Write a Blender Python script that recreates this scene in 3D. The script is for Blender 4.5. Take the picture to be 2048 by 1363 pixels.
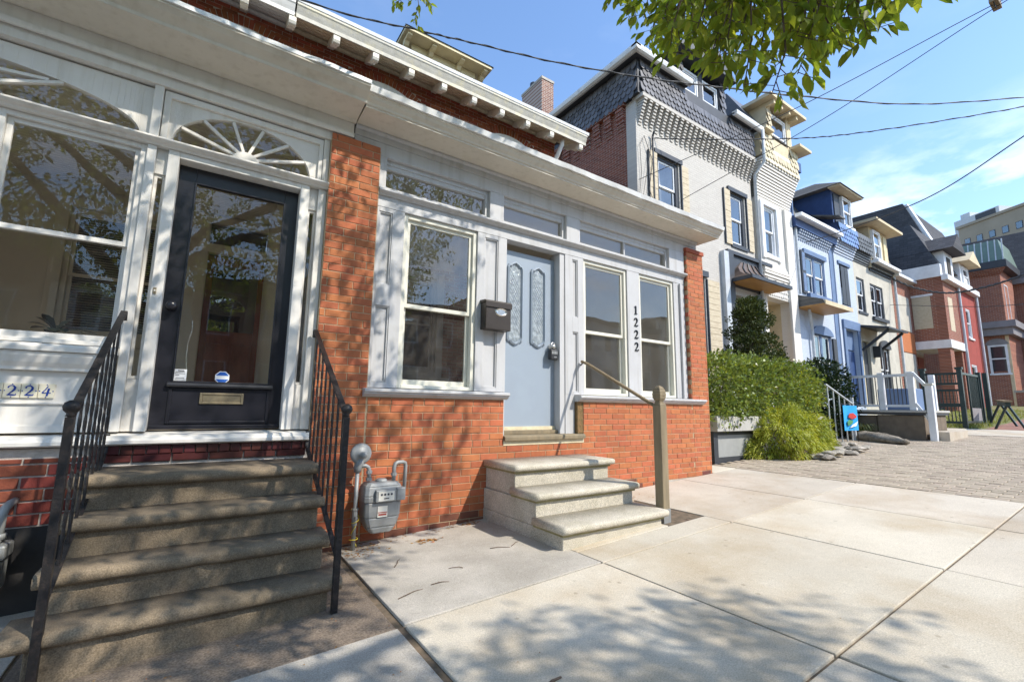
import bpy, bmesh, math, random
from mathutils import Vector, Matrix
RN = random.Random(11)
rad = math.radians
for o in list(bpy.data.objects): bpy.data.objects.remove(o)
SC = bpy.context.scene
COL = SC.collection

# ------------------------------------------------------------------ camera
def camera():
    roll, pitch, yaw = 0.01364, 0.14485, 0.59414
    fwd = Vector((math.sin(yaw), math.cos(yaw), 0)); right = Vector((math.cos(yaw), -math.sin(yaw), 0)); up = Vector((0, 0, 1))
    f2 = fwd*math.cos(pitch)+up*math.sin(pitch); u2 = -fwd*math.sin(pitch)+up*math.cos(pitch)
    r2 = right*math.cos(roll)+u2*math.sin(roll); u3 = -right*math.sin(roll)+u2*math.cos(roll)
    m = Matrix((r2, u3, -f2)).transposed().to_4x4(); m.translation = (0, -4.0, 1.1905)
    cd = bpy.data.cameras.new('camera'); co = bpy.data.objects.new('camera', cd); COL.objects.link(co)
    co.matrix_world = m
    cd.sensor_width = 36; cd.sensor_fit = 'HORIZONTAL'; cd.lens = 16.0
    cd.clip_start = 0.05; cd.clip_end = 3000
    SC.camera = co
camera()
SC.render.resolution_x = 1024; SC.render.resolution_y = 681

# ------------------------------------------------------------------ light
SUN = Vector((0.57, -1.0, 1.13)).normalized()         # towards the sun
SUN_EL = math.asin(SUN.z); SUN_AZ = math.atan2(SUN.x, SUN.y)
def world():
    w = bpy.data.worlds.new('World'); SC.world = w; w.use_nodes = True
    nt = w.node_tree; N = nt.nodes; L = nt.links; N.clear()
    out = N.new('ShaderNodeOutputWorld'); bg = N.new('ShaderNodeBackground'); bg.inputs['Strength'].default_value = 0.15
    sky = N.new('ShaderNodeTexSky'); sky.sky_type = 'NISHITA'; sky.sun_disc = False
    sky.sun_elevation = SUN_EL; sky.sun_rotation = SUN_AZ; sky.air_density = 1.25; sky.dust_density = 0.6; sky.ozone_density = 1.6
    tc = N.new('ShaderNodeTexCoord'); mp = N.new('ShaderNodeMapping'); mp.inputs['Scale'].default_value = (1.0, 1.0, 2.6); mp.inputs['Location'].default_value = (5.5, 7.7, 2.2)
    no = N.new('ShaderNodeTexNoise'); no.inputs['Scale'].default_value = 4.6; no.inputs['Detail'].default_value = 9; no.inputs['Roughness'].default_value = 0.56
    cr = N.new('ShaderNodeValToRGB'); cr.color_ramp.elements[0].position = 0.50; cr.color_ramp.elements[0].color = (0, 0, 0, 1); cr.color_ramp.elements[1].position = 0.66; cr.color_ramp.elements[1].color = (1, 1, 1, 1)
    sx = N.new('ShaderNodeSeparateXYZ'); mr = N.new('ShaderNodeMapRange'); mr.inputs['From Min'].default_value = 0.46; mr.inputs['From Max'].default_value = 0.26; mr.inputs['To Min'].default_value = 0.03; mr.inputs['To Max'].default_value = 0.85
    mu = N.new('ShaderNodeMath'); mu.operation = 'MULTIPLY'
    mx = N.new('ShaderNodeMixRGB'); mx.inputs['Color2'].default_value = (7.2, 7.3, 7.4, 1)
    hz = N.new('ShaderNodeMixRGB'); hz.blend_type = 'MULTIPLY'; hz.inputs['Fac'].default_value = 1.0; hz.inputs['Color2'].default_value = (0.84, 0.95, 1.09, 1)
    L.new(tc.outputs['Generated'], mp.inputs['Vector']); L.new(mp.outputs[0], no.inputs['Vector']); L.new(no.outputs['Fac'], cr.inputs[0])
    L.new(tc.outputs['Generated'], sx.inputs[0]); L.new(sx.outputs['Z'], mr.inputs['Value']); L.new(cr.outputs[0], mu.inputs[0]); L.new(mr.outputs[0], mu.inputs[1])
    L.new(sky.outputs[0], hz.inputs['Color1'])
    L.new(mu.outputs[0], mx.inputs['Fac']); L.new(hz.outputs[0], mx.inputs['Color1']); L.new(mx.outputs[0], bg.inputs['Color']); L.new(bg.outputs[0], out.inputs[0])
world()
sl = bpy.data.lights.new('sun', 'SUN'); sl.energy = 3.0; sl.angle = rad(0.53); sl.color = (1.0, 0.93, 0.82)
so = bpy.data.objects.new('sun', sl); COL.objects.link(so); so.rotation_euler = SUN.to_track_quat('Z', 'Y').to_euler(); so.location = (5, -10, 20)
SC.view_settings.view_transform = 'Standard'; SC.view_settings.look = 'None'; SC.view_settings.gamma = 1.0
SC.view_settings.exposure = 0.88

# ------------------------------------------------------------------ helpers
SLOPE = 0.0465
def zg(x): return SLOPE*max(-45.0, min(60.0, x))

OFF = {}
class MB:
    def __init__(s): s.v = []; s.f = []
    def quad(s, *p):
        i = len(s.v); s.v.extend(p); s.f.append(tuple(range(i, i+len(p)))); return s
    def hexa(s, b, t):
        i = len(s.v); n = len(b); s.v.extend(b); s.v.extend(t)
        s.f.append(tuple(i+k for k in range(n))[::-1]); s.f.append(tuple(i+n+k for k in range(n)))
        for k in range(n):
            j = (k+1) % n; s.f.append((i+k, i+j, i+n+j, i+n+k))
        return s
    def box(s, x0, x1, y0, y1, z0, z1):
        return s.hexa([(x0, y0, z0), (x1, y0, z0), (x1, y1, z0), (x0, y1, z0)], [(x0, y0, z1), (x1, y0, z1), (x1, y1, z1), (x0, y1, z1)])
    def obox(s, c, sx, sy, sz, M=None):
        M = M or Matrix.Identity(3); c = Vector(c); P = lambda a, b, d: tuple(c+M @ Vector((a*sx/2, b*sy/2, d*sz/2)))
        return s.hexa([P(-1, -1, -1), P(1, -1, -1), P(1, 1, -1), P(-1, 1, -1)], [P(-1, -1, 1), P(1, -1, 1), P(1, 1, 1), P(-1, 1, 1)])
    def prism(s, poly, ax, a, b):
        if ax == 'x': F = lambda u, v, w: (w, u, v)
        elif ax == 'y': F = lambda u, v, w: (u, w, v)
        else: F = lambda u, v, w: (u, v, w)
        return s.hexa([F(u, v, a) for u, v in poly], [F(u, v, b) for u, v in poly])
    def bar(s, p, q, w, h, up=(0, 0, 1)):
        p = Vector(p); q = Vector(q); d = (q-p).normalized(); u = Vector(up)
        if abs(d.dot(u)) > 0.98: u = Vector((0, 1, 0))
        r = d.cross(u).normalized(); u = r.cross(d)
        c = [(-1, -1), (1, -1), (1, 1), (-1, 1)]
        return s.hexa([tuple(p+r*a*w/2+u*b*h/2) for a, b in c], [tuple(q+r*a*w/2+u*b*h/2) for a, b in c])
    def tube(s, pts, r, n=8):
        pts = [Vector(p) for p in pts]; rs = r if isinstance(r, (list, tuple)) else [r]*len(pts)
        base = len(s.v); ref = None
        for k, p in enumerate(pts):
            d = (pts[min(k+1, len(pts)-1)]-pts[max(k-1, 0)]).normalized()
            if ref is None: ref = Vector((0, 0, 1)) if abs(d.z) < 0.9 else Vector((1, 0, 0))
            a = d.cross(ref).normalized(); b = a.cross(d).normalized(); ref = b
            for j in range(n):
                t = 2*math.pi*j/n; s.v.append(tuple(p+a*rs[k]*math.cos(t)+b*rs[k]*math.sin(t)))
        for k in range(len(pts)-1):
            for j in range(n):
                j2 = (j+1) % n; s.f.append((base+k*n+j, base+k*n+j2, base+(k+1)*n+j2, base+(k+1)*n+j))
        s.f.append(tuple(base+j for j in range(n))); e = base+(len(pts)-1)*n; s.f.append(tuple(e+j for j in range(n))[::-1])
        return s
    def lathe(s, prof, c, ax='z', n=14):
        base = len(s.v); c = Vector(c)
        for r, h in prof:
            for j in range(n):
                t = 2*math.pi*j/n; u, v = r*math.cos(t), r*math.sin(t)
                q = {'z': (u, v, h), 'y': (u, h, v), 'x': (h, u, v)}[ax]; s.v.append(tuple(c+Vector(q)))
        for k in range(len(prof)-1):
            for j in range(n):
                j2 = (j+1) % n; s.f.append((base+k*n+j, base+k*n+j2, base+(k+1)*n+j2, base+(k+1)*n+j))
        s.f.append(tuple(base+j for j in range(n))[::-1]); e = base+(len(prof)-1)*n; s.f.append(tuple(e+j for j in range(n)))
        return s
    def ring(s, x0, x1, z0, z1, wl, wr, wt, wb, y0, y1):
        s.box(x0, x0+wl, y0, y1, z0, z1); s.box(x1-wr, x1, y0, y1, z0, z1)
        if wt: s.box(x0+wl, x1-wr, y0+.001, y1, z1-wt, z1)
        if wb: s.box(x0+wl, x1-wr, y0+.001, y1, z0, z0+wb)
        return s
    def holed(s, x0, x1, z0, z1, y0, y1, holes):
        xs = sorted({x0, x1}|{min(max(h[k], x0), x1) for h in holes for k in (0, 1)})
        for a, b in zip(xs[:-1], xs[1:]):
            if b-a < 1e-5: continue
            m = (a+b)/2; hz = sorted((max(h[2], z0), min(h[3], z1)) for h in holes if h[0] < m < h[1])
            z = z0
            for c, d in hz:
                if c > z+1e-5: s.box(a, b, y0, y1, z, c)
                z = max(z, d)
            if z1 > z+1e-5: s.box(a, b, y0, y1, z, z1)
        return s
    def build(s, name, mat, parent=None, smooth=False, recalc=True, bevel=0.0, label=None):
        off = OFF.get(parent.name, (0, 0, 0)) if parent is not None else (0, 0, 0)
        me = bpy.data.meshes.new(name)
        vv = [(a-off[0], b-off[1], c-off[2]) for a, b, c in s.v] if off != (0, 0, 0) else s.v
        me.from_pydata(vv, [], s.f)
        if recalc:
            bm = bmesh.new(); bm.from_mesh(me); bmesh.ops.recalc_face_normals(bm, faces=bm.faces); bm.to_mesh(me); bm.free()
        if smooth: me.polygons.foreach_set('use_smooth', [True]*len(me.polygons))
        me.materials.append(mat); me.update()
        o = bpy.data.objects.new(name, me); COL.objects.link(o)
        if parent is not None: o.parent = parent; OFF[o.name] = off
        if bevel:
            b = o.modifiers.new('bevel', 'BEVEL'); b.width = bevel; b.segments = 2; b.limit_method = 'ANGLE'; b.angle_limit = rad(40)
        if label: o['label'] = label
        return o
def tag(o, label, cat, group=None, kind=None):
    if label: o['label'] = label
    if cat: o['category'] = cat
    if group: o['group'] = group
    if kind: o['kind'] = kind
    return o
def thing(name, loc, label, cat, group=None):
    o = bpy.data.objects.new(name, None); COL.objects.link(o); o.location = loc; o.empty_display_size = 0.2
    OFF[o.name] = tuple(loc); return tag(o, label, cat, group)
def structure(o): o['kind'] = 'structure'; return o

# ------------------------------------------------------------------ materials
def mat(name, c1, c2=None, rough=0.6, scale=6.0, detail=4, bump=0.0, bscale=None, metal=0.0, lo=0.35, hi=0.65, vary=0.0, spec=0.4, c3=None, s3=1.2, f3=0.5, lo3=.5, hi3=.7, stretch=None, speck=0.0, streak=0.0, spots=0.0):
    m = bpy.data.materials.new(name); m.use_nodes = True
    nt = m.node_tree; N = nt.nodes; L = nt.links; p = N['Principled BSDF']
    p.inputs['Roughness'].default_value = rough; p.inputs['Metallic'].default_value = metal
    p.inputs['Specular IOR Level'].default_value = spec
    g = N.new('ShaderNodeNewGeometry'); vec = g.outputs['Position']
    if stretch:
        mp = N.new('ShaderNodeMapping'); mp.inputs['Scale'].default_value = stretch; L.new(vec, mp.inputs['Vector']); vec = mp.outputs[0]
    def noise(sc, de):
        n = N.new('ShaderNodeTexNoise'); n.inputs['Scale'].default_value = sc; n.inputs['Detail'].default_value = de; n.inputs['Roughness'].default_value = .62; L.new(vec, n.inputs['Vector']); return n.outputs['Fac']
    def ramp(src, a, b):
        r = N.new('ShaderNodeMapRange'); r.inputs['From Min'].default_value = a; r.inputs['From Max'].default_value = b; L.new(src, r.inputs['Value']); return r.outputs[0]
    c2 = c2 or tuple(c*0.82 for c in c1)
    mx = N.new('ShaderNodeMixRGB'); mx.inputs['Color1'].default_value = (*c1, 1); mx.inputs['Color2'].default_value = (*c2, 1)
    L.new(ramp(noise(scale, detail), lo, hi), mx.inputs['Fac']); col = mx.outputs[0]
    if c3:
        m3 = N.new('ShaderNodeMixRGB'); m3.inputs['Color2'].default_value = (*c3, 1)
        k = N.new('ShaderNodeMath'); k.operation = 'MULTIPLY'; k.inputs[1].default_value = f3; L.new(ramp(noise(s3, 6), lo3, hi3), k.inputs[0]); L.new(k.outputs[0], m3.inputs['Fac']); L.new(col, m3.inputs['Color1']); col = m3.outputs[0]
    if streak:
        mp2 = N.new('ShaderNodeMapping'); mp2.inputs['Scale'].default_value = (1, 1, .07); L.new(g.outputs['Position'], mp2.inputs['Vector'])
        sn = N.new('ShaderNodeTexNoise'); sn.inputs['Scale'].default_value = 16; sn.inputs['Detail'].default_value = 5; L.new(mp2.outputs[0], sn.inputs['Vector'])
        m4 = N.new('ShaderNodeMixRGB'); m4.blend_type = 'MULTIPLY'; m4.inputs['Color2'].default_value = (.58, .53, .45, 1); k4 = N.new('ShaderNodeMath'); k4.operation = 'MULTIPLY'; k4.inputs[1].default_value = streak; L.new(ramp(sn.outputs['Fac'], .52, .8), k4.inputs[0]); L.new(k4.outputs[0], m4.inputs['Fac']); L.new(col, m4.inputs['Color1']); col = m4.outputs[0]
    if spots:
        vo = N.new('ShaderNodeTexVoronoi'); vo.inputs['Scale'].default_value = 5.5; L.new(g.outputs['Position'], vo.inputs['Vector']); m5 = N.new('ShaderNodeMixRGB'); m5.blend_type = 'MULTIPLY'; m5.inputs['Color2'].default_value = (.45, .42, .38, 1)
        k5 = N.new('ShaderNodeMath'); k5.operation = 'MULTIPLY'; k5.inputs[1].default_value = spots; L.new(ramp(vo.outputs['Distance'], .10, .05), k5.inputs[0]); L.new(k5.outputs[0], m5.inputs['Fac']); L.new(col, m5.inputs['Color1']); col = m5.outputs[0]
    if speck:
        sp = N.new('ShaderNodeTexNoise'); sp.inputs['Scale'].default_value = 170; sp.inputs['Detail'].default_value = 3; L.new(g.outputs['Position'], sp.inputs['Vector'])
        mm = N.new('ShaderNodeMapRange'); mm.inputs['From Min'].default_value = .3; mm.inputs['From Max'].default_value = .7; mm.inputs['To Min'].default_value = 1-speck; mm.inputs['To Max'].default_value = 1+speck*.6; L.new(sp.outputs['Fac'], mm.inputs['Value'])
        h2 = N.new('ShaderNodeHueSaturation'); L.new(mm.outputs[0], h2.inputs['Value']); L.new(col, h2.inputs['Color']); col = h2.outputs[0]
    if vary:
        oi = N.new('ShaderNodeObjectInfo'); ad = N.new('ShaderNodeMath'); ad.operation = 'ADD'; L.new(oi.outputs['Random'], ad.inputs[0]); L.new(g.outputs['Random Per Island'], ad.inputs[1])
        fr = N.new('ShaderNodeMath'); fr.operation = 'FRACT'; L.new(ad.outputs[0], fr.inputs[0])
        hs = N.new('ShaderNodeHueSaturation'); mr = N.new('ShaderNodeMapRange'); mr.inputs['To Min'].default_value = 1-vary; mr.inputs['To Max'].default_value = 1+vary*.8; L.new(fr.outputs[0], mr.inputs['Value']); L.new(mr.outputs[0], hs.inputs['Value'])
        m2 = N.new('ShaderNodeMath'); m2.operation = 'MULTIPLY'; m2.inputs[1].default_value = 7.13; L.new(fr.outputs[0], m2.inputs[0]); f2 = N.new('ShaderNodeMath'); f2.operation = 'FRACT'; L.new(m2.outputs[0], f2.inputs[0])
        mh = N.new('ShaderNodeMapRange'); mh.inputs['To Min'].default_value = .5-vary*.045; mh.inputs['To Max'].default_value = .5+vary*.045; L.new(f2.outputs[0], mh.inputs['Value']); L.new(mh.outputs[0], hs.inputs['Hue'])
        L.new(col, hs.inputs['Color']); col = hs.outputs[0]
    L.new(col, p.inputs['Base Color'])
    if bump:
        b = N.new('ShaderNodeBump'); b.inputs['Strength'].default_value = bump; b.inputs['Distance'].default_value = .02; L.new(noise(bscale or scale*8, 5), b.inputs['Height']); L.new(b.outputs[0], p.inputs['Normal'])
    return m
def brickmat(name, c1, c2, mortar, bw=.205, bh=.0665, ms=.011, axis='xz', rough=.85):
    m = mat(name, c1, c2, rough=rough); nt = m.node_tree; N = nt.nodes; L = nt.links; p = N['Principled BSDF']
    g = N.new('ShaderNodeNewGeometry'); sx = N.new('ShaderNodeSeparateXYZ'); cb = N.new('ShaderNodeCombineXYZ'); L.new(g.outputs['Position'], sx.inputs[0])
    L.new(sx.outputs['XYZ'.index(axis[0].upper())], cb.inputs[0]); L.new(sx.outputs['XYZ'.index(axis[1].upper())], cb.inputs[1])
    b = N.new('ShaderNodeTexBrick'); L.new(cb.outputs[0], b.inputs['Vector']); b.inputs['Color1'].default_value = (*c1, 1); b.inputs['Color2'].default_value = (*c2, 1); b.inputs['Mortar'].default_value = (*mortar, 1)
    b.inputs['Scale'].default_value = 1; b.inputs['Mortar Size'].default_value = ms/2; b.inputs['Brick Width'].default_value = bw; b.inputs['Row Height'].default_value = bh; b.inputs['Mortar Smooth'].default_value = .1
    L.new(b.outputs['Color'], p.inputs['Base Color'])
    bu = N.new('ShaderNodeBump'); bu.inputs['Strength'].default_value = .6; bu.inputs['Distance'].default_value = .01; bu.invert = True; L.new(b.outputs['Fac'], bu.inputs['Height']); L.new(bu.outputs[0], p.inputs['Normal'])
    return m
def glassmat(name, tint=(.86, .88, .86), base=.06, rough=.01, wave=0.0, wscale=3.0, dust=0.0):
    m = bpy.data.materials.new(name); m.use_nodes = True; nt = m.node_tree; N = nt.nodes; L = nt.links; N.clear()
    o = N.new('ShaderNodeOutputMaterial'); mx = N.new('ShaderNodeMixShader'); t = N.new('ShaderNodeBsdfTransparent'); t.inputs[0].default_value = (*tint, 1)
    gl = N.new('ShaderNodeBsdfGlossy'); gl.inputs['Roughness'].default_value = rough; gl.inputs['Color'].default_value = (.95, .97, 1, 1)
    lw = N.new('ShaderNodeLayerWeight'); lw.inputs['Blend'].default_value = .5
    pw = N.new('ShaderNodeMath'); pw.operation = 'POWER'; pw.inputs[1].default_value = 4.0; L.new(lw.outputs['Facing'], pw.inputs[0])
    ma = N.new('ShaderNodeMath'); ma.operation = 'MULTIPLY_ADD'; ma.inputs[1].default_value = 1-base; ma.inputs[2].default_value = base; L.new(pw.outputs[0], ma.inputs[0])
    if wave:
        g = N.new('ShaderNodeNewGeometry'); n = N.new('ShaderNodeTexNoise'); n.inputs['Scale'].default_value = wscale; n.inputs['Detail'].default_value = 1; L.new(g.outputs['Position'], n.inputs['Vector'])
        b = N.new('ShaderNodeBump'); b.inputs['Strength'].default_value = wave; b.inputs['Distance'].default_value = .05; L.new(n.outputs['Fac'], b.inputs['Height']); L.new(b.outputs[0], gl.inputs['Normal'])
    L.new(ma.outputs[0], mx.inputs[0]); L.new(t.outputs[0], mx.inputs[1]); L.new(gl.outputs[0], mx.inputs[2]); L.new(mx.outputs[0], o.inputs[0])
    if dust:
        df = N.new('ShaderNodeBsdfDiffuse'); df.inputs[0].default_value = (.62, .58, .52, 1); m2 = N.new('ShaderNodeMixShader'); g2 = N.new('ShaderNodeNewGeometry'); n2 = N.new('ShaderNodeTexNoise'); n2.inputs['Scale'].default_value = 4; n2.inputs['Detail'].default_value = 6; L.new(g2.outputs['Position'], n2.inputs['Vector'])
        r2 = N.new('ShaderNodeMapRange'); r2.inputs['From Min'].default_value = .3; r2.inputs['From Max'].default_value = .75; r2.inputs['To Min'].default_value = dust*.5; r2.inputs['To Max'].default_value = dust*1.5; L.new(n2.outputs['Fac'], r2.inputs['Value'])
        L.new(r2.outputs[0], m2.inputs[0]); L.new(mx.outputs[0], m2.inputs[1]); L.new(df.outputs[0], m2.inputs[2]); L.new(m2.outputs[0], o.inputs[0])
    return m
def leafmat(name, c1, c2, trans=.35, vary=.3, rough=.5):
    m = mat(name, c1, c2, rough=rough, scale=2.5, vary=vary, spec=.3); nt = m.node_tree; N = nt.nodes; L = nt.links; p = N['Principled BSDF']
    col = p.inputs['Base Color'].links[0].from_socket
    tr = N.new('ShaderNodeBsdfTranslucent'); gm = N.new('ShaderNodeMixRGB'); gm.blend_type = 'MULTIPLY'; gm.inputs['Fac'].default_value = 1; gm.inputs['Color2'].default_value = (1.5, 1.35, .55, 1)
    L.new(col, gm.inputs['Color1']); L.new(gm.outputs[0], tr.inputs['Color']); mx = N.new('ShaderNodeMixShader'); mx.inputs[0].default_value = trans
    L.new(p.outputs[0], mx.inputs[1]); L.new(tr.outputs[0], mx.inputs[2]); L.new(mx.outputs[0], N['Material Output'].inputs['Surface'])
    return m
M = {}
M['brick'] = mat('orange_brick', (.475, .152, .062), (.395, .122, .05), rough=.8, scale=14, vary=.15, bump=.25, bscale=120, c3=(.24, .075, .042), s3=2.0, f3=.3, lo3=.52, hi3=.72)
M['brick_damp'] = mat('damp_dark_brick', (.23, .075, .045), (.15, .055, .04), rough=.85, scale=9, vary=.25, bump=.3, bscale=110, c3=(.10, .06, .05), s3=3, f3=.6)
M['mortar'] = mat('tan_mortar', (.50, .385, .25), (.40, .29, .18), rough=.95, scale=30, bump=.4, bscale=200)
M['brick_red'] = mat('dark_red_brick', (.23, .055, .032), (.17, .04, .026), rough=.85, scale=12, vary=.25, bump=.25, bscale=110)
M['mortar_white'] = mat('pale_mortar', (.62, .56, .50), (.5, .45, .40), rough=.95, scale=25, bump=.4, bscale=180)
M['brick_maroon'] = mat('glazed_maroon_brick', (.10, .028, .026), (.075, .022, .022), rough=.3, scale=10, vary=.3)
M['brick_upper'] = mat('upper_wall_brick', (.36, .105, .05), (.27, .078, .04), rough=.85, scale=8, vary=.28)
M['white'] = mat('white_paint', (.76, .73, .675), (.70, .67, .62), rough=.5, scale=3.5, bump=.05, bscale=40, c3=(.50, .46, .39), s3=3.3, f3=.35, lo3=.6, hi3=.8, streak=.4)
M['grey_trim'] = mat('pale_grey_paint', (.515, .515, .52), (.475, .475, .48), rough=.5, scale=4, bump=.05, bscale=40, c3=(.36, .35, .32), s3=3.0, f3=.4, lo3=.58, hi3=.8, streak=.5)
M['cream_sash'] = mat('cream_vinyl', (.72, .70, .60), (.66, .64, .55), rough=.45, scale=5)
M['soffit'] = mat('soffit_paint', (.66, .61, .52), (.60, .555, .47), rough=.6, scale=3, c3=(.40, .33, .24), s3=3, f3=.4, lo3=.58, hi3=.85, streak=.35)
M['gutter'] = mat('gutter_metal_white', (.74, .74, .73), (.66, .66, .65), rough=.4, scale=3, c3=(.30, .28, .25), s3=4, f3=.55, lo3=.58, hi3=.72, bump=.1, bscale=12)
M['door_blue'] = mat('blue_grey_door_paint', (.305, .36, .425), (.285, .335, .40), rough=.4, scale=4, c3=(.36, .43, .5), s3=2, f3=.25)
M['door_dark'] = mat('door_reveal_shadow_gap', (.05, .055, .07), rough=.6)
M['black_paint'] = mat('black_gloss_paint', (.018, .018, .024), (.012, .012, .016), rough=.28, scale=5, spec=.5)
M['iron'] = mat('black_iron', (.022, .02, .02), (.06, .045, .038), rough=.45, scale=30, lo=.5, hi=.75, metal=.2, bump=.2, bscale=90)
M['concrete'] = mat('sidewalk_concrete', (.61, .55, .45), (.53, .475, .385), rough=.9, scale=1.6, detail=8, bump=.12, bscale=260, vary=.09, c3=(.40, .295, .175), s3=.95, f3=.8, lo3=.45, hi3=.74, speck=.26, spots=.5)
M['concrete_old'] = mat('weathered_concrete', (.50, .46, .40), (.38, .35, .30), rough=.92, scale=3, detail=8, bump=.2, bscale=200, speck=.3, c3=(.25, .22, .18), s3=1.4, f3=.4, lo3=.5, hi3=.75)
M['aggregate'] = mat('exposed_aggregate', (.30, .235, .175), (.15, .115, .085), rough=.95, scale=90, detail=3, bump=.5, bscale=150, c3=(.12, .10, .085), s3=2.2, f3=.5)
M['step'] = mat('step_concrete', (.62, .57, .475), (.50, .455, .36), rough=.93, speck=.5, scale=5, detail=8, bump=.35, bscale=160, c3=(.32, .29, .17), s3=3.2, f3=.35, lo3=.5, hi3=.75)
M['step_moss'] = mat('mossy_step_lip', (.34, .30, .15), (.24, .21, .10), rough=.95, scale=12, bump=.4, bscale=150)
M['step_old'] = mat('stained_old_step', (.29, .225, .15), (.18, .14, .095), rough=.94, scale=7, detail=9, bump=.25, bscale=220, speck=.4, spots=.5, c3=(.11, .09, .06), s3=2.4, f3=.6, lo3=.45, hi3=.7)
M['joint'] = mat('joint_filler', (.19, .14, .095), (.10, .08, .055), rough=1, scale=20)
M['soil'] = mat('dark_soil', (.14, .10, .07), (.07, .05, .035), rough=1, scale=14, bump=.8, bscale=50)
M['asphalt'] = mat('asphalt', (.055, .055, .058), (.04, .04, .042), rough=.9, scale=40, bump=.3, bscale=200)
M['earth'] = mat('bare_earth', (.22, .19, .15), (.15, .13, .10), rough=1, scale=3, bump=.4, bscale=40)
M['paver'] = mat('grey_brown_paver', (.42, .35, .265), (.35, .29, .22), rough=.9, scale=9, vary=.17, bump=.2, bscale=120)
M['paver_red'] = mat('red_paver', (.33, .15, .10), (.26, .12, .085), rough=.9, scale=9, vary=.2)
M['wood_post'] = mat('weathered_treated_wood', (.27, .215, .135), (.19, .15, .095), rough=.8, scale=16, stretch=(1, 1, .12), bump=.3, bscale=60, c3=(.20, .19, .14), s3=8, f3=.4)
M['wood_rail'] = mat('weathered_rail_wood', (.30, .225, .135), (.2, .15, .09), rough=.8, scale=30, bump=.2)
M['grey_metal'] = mat('grey_painted_metal', (.33, .34, .335), (.26, .265, .26), rough=.5, scale=12, metal=.2, c3=(.24, .17, .12), s3=9, f3=.3, lo3=.62, hi3=.75)
M['yellow'] = mat('yellow_wire', (.75, .58, .05), rough=.5)
M['paper'] = mat('printed_label', (.78, .75, .66), (.70, .66, .58), rough=.6, scale=8)
M['rust'] = mat('red_print', (.38, .07, .05), rough=.7)
M['dark'] = mat('dark_plastic', (.03, .03, .033), rough=.45)
M['bronze'] = mat('bronze_mailbox_metal', (.055, .045, .038), (.045, .036, .03), rough=.4, metal=.3, scale=5)
M['chrome'] = mat('bright_steel', (.72, .70, .66), rough=.22, metal=.9)
M['brass'] = mat('dull_brass', (.30, .25, .16), (.22, .18, .12), rough=.45, metal=.6, scale=20)
M['glass'] = glassmat('window_glass', tint=(.92, .93, .90), base=.09, wave=.035, wscale=2.0, dust=.06)
M['glass_clear'] = glassmat('porch_glass', tint=(.97, .97, .95), base=.06, wave=.04, wscale=2.2, dust=.012)
M['glass_far'] = glassmat('far_window_glass', tint=(.5, .52, .52), base=.16, wave=.12, wscale=1.3)
M['room'] = mat('dim_room_wall', (.78, .74, .67), (.72, .68, .62), rough=.9, scale=2)
M['room_beige'] = mat('beige_room_wall', (.82, .74, .60), (.78, .70, .56), rough=.85, scale=2)
M['floor_in'] = mat('porch_floor_boards', (.50, .44, .36), (.42, .36, .29), rough=.6, scale=8, stretch=(1, .1, 1))
M['blind'] = mat('slatted_blind', (.62, .58, .48), (.5, .46, .38), rough=.7, scale=4)
M['red_door'] = mat('varnished_red_wood', (.27, .075, .035), (.19, .05, .025), rough=.35, scale=14, stretch=(1, 1, .2))
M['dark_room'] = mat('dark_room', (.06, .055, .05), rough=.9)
M['tile'] = mat('cream_number_tile', (.78, .73, .58), (.72, .66, .5), rough=.25, scale=9)
M['blue_ink'] = mat('blue_glaze', (.03, .07, .33), rough=.25)
M['number_black'] = mat('black_number_metal', (.012, .012, .014), rough=.4)
M['sticker_white'] = mat('white_sticker', (.82, .83, .84), (.78, .79, .8), rough=.4)
M['sticker_blue'] = mat('blue_sticker', (.03, .13, .50), rough=.4)
M['ink'] = mat('dark_print', (.05, .05, .06), rough=.5)
M['leaf_dry'] = mat('dry_leaf', (.42, .20, .06), (.25, .12, .04), rough=.8, scale=30, vary=.4)
M['twig'] = mat('twig_bark', (.16, .11, .075), (.10, .07, .05), rough=.9, scale=40)
M['wire'] = mat('cable_sheath', (.035, .035, .037), (.10, .10, .10), rough=.6, scale=25)
M['peel'] = mat('peeling_cream_paint', (.74, .65, .45), (.60, .51, .34), rough=.75, scale=9, detail=8, bump=.4, bscale=50, c3=(.33, .25, .15), s3=6, f3=.5, lo3=.55, hi3=.7)
M['cream'] = mat('cream_paint', (.70, .60, .38), (.62, .52, .32), rough=.65, scale=4, c3=(.5, .4, .22), s3=3, f3=.4)
M['tan_box'] = mat('tan_stucco', (.60, .47, .29), (.55, .42, .26), rough=.85, scale=3)
M['roof_dark'] = mat('dark_asphalt_shingle', (.045, .045, .05), (.03, .03, .034), rough=.9, scale=14, bump=.3, bscale=60)
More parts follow.
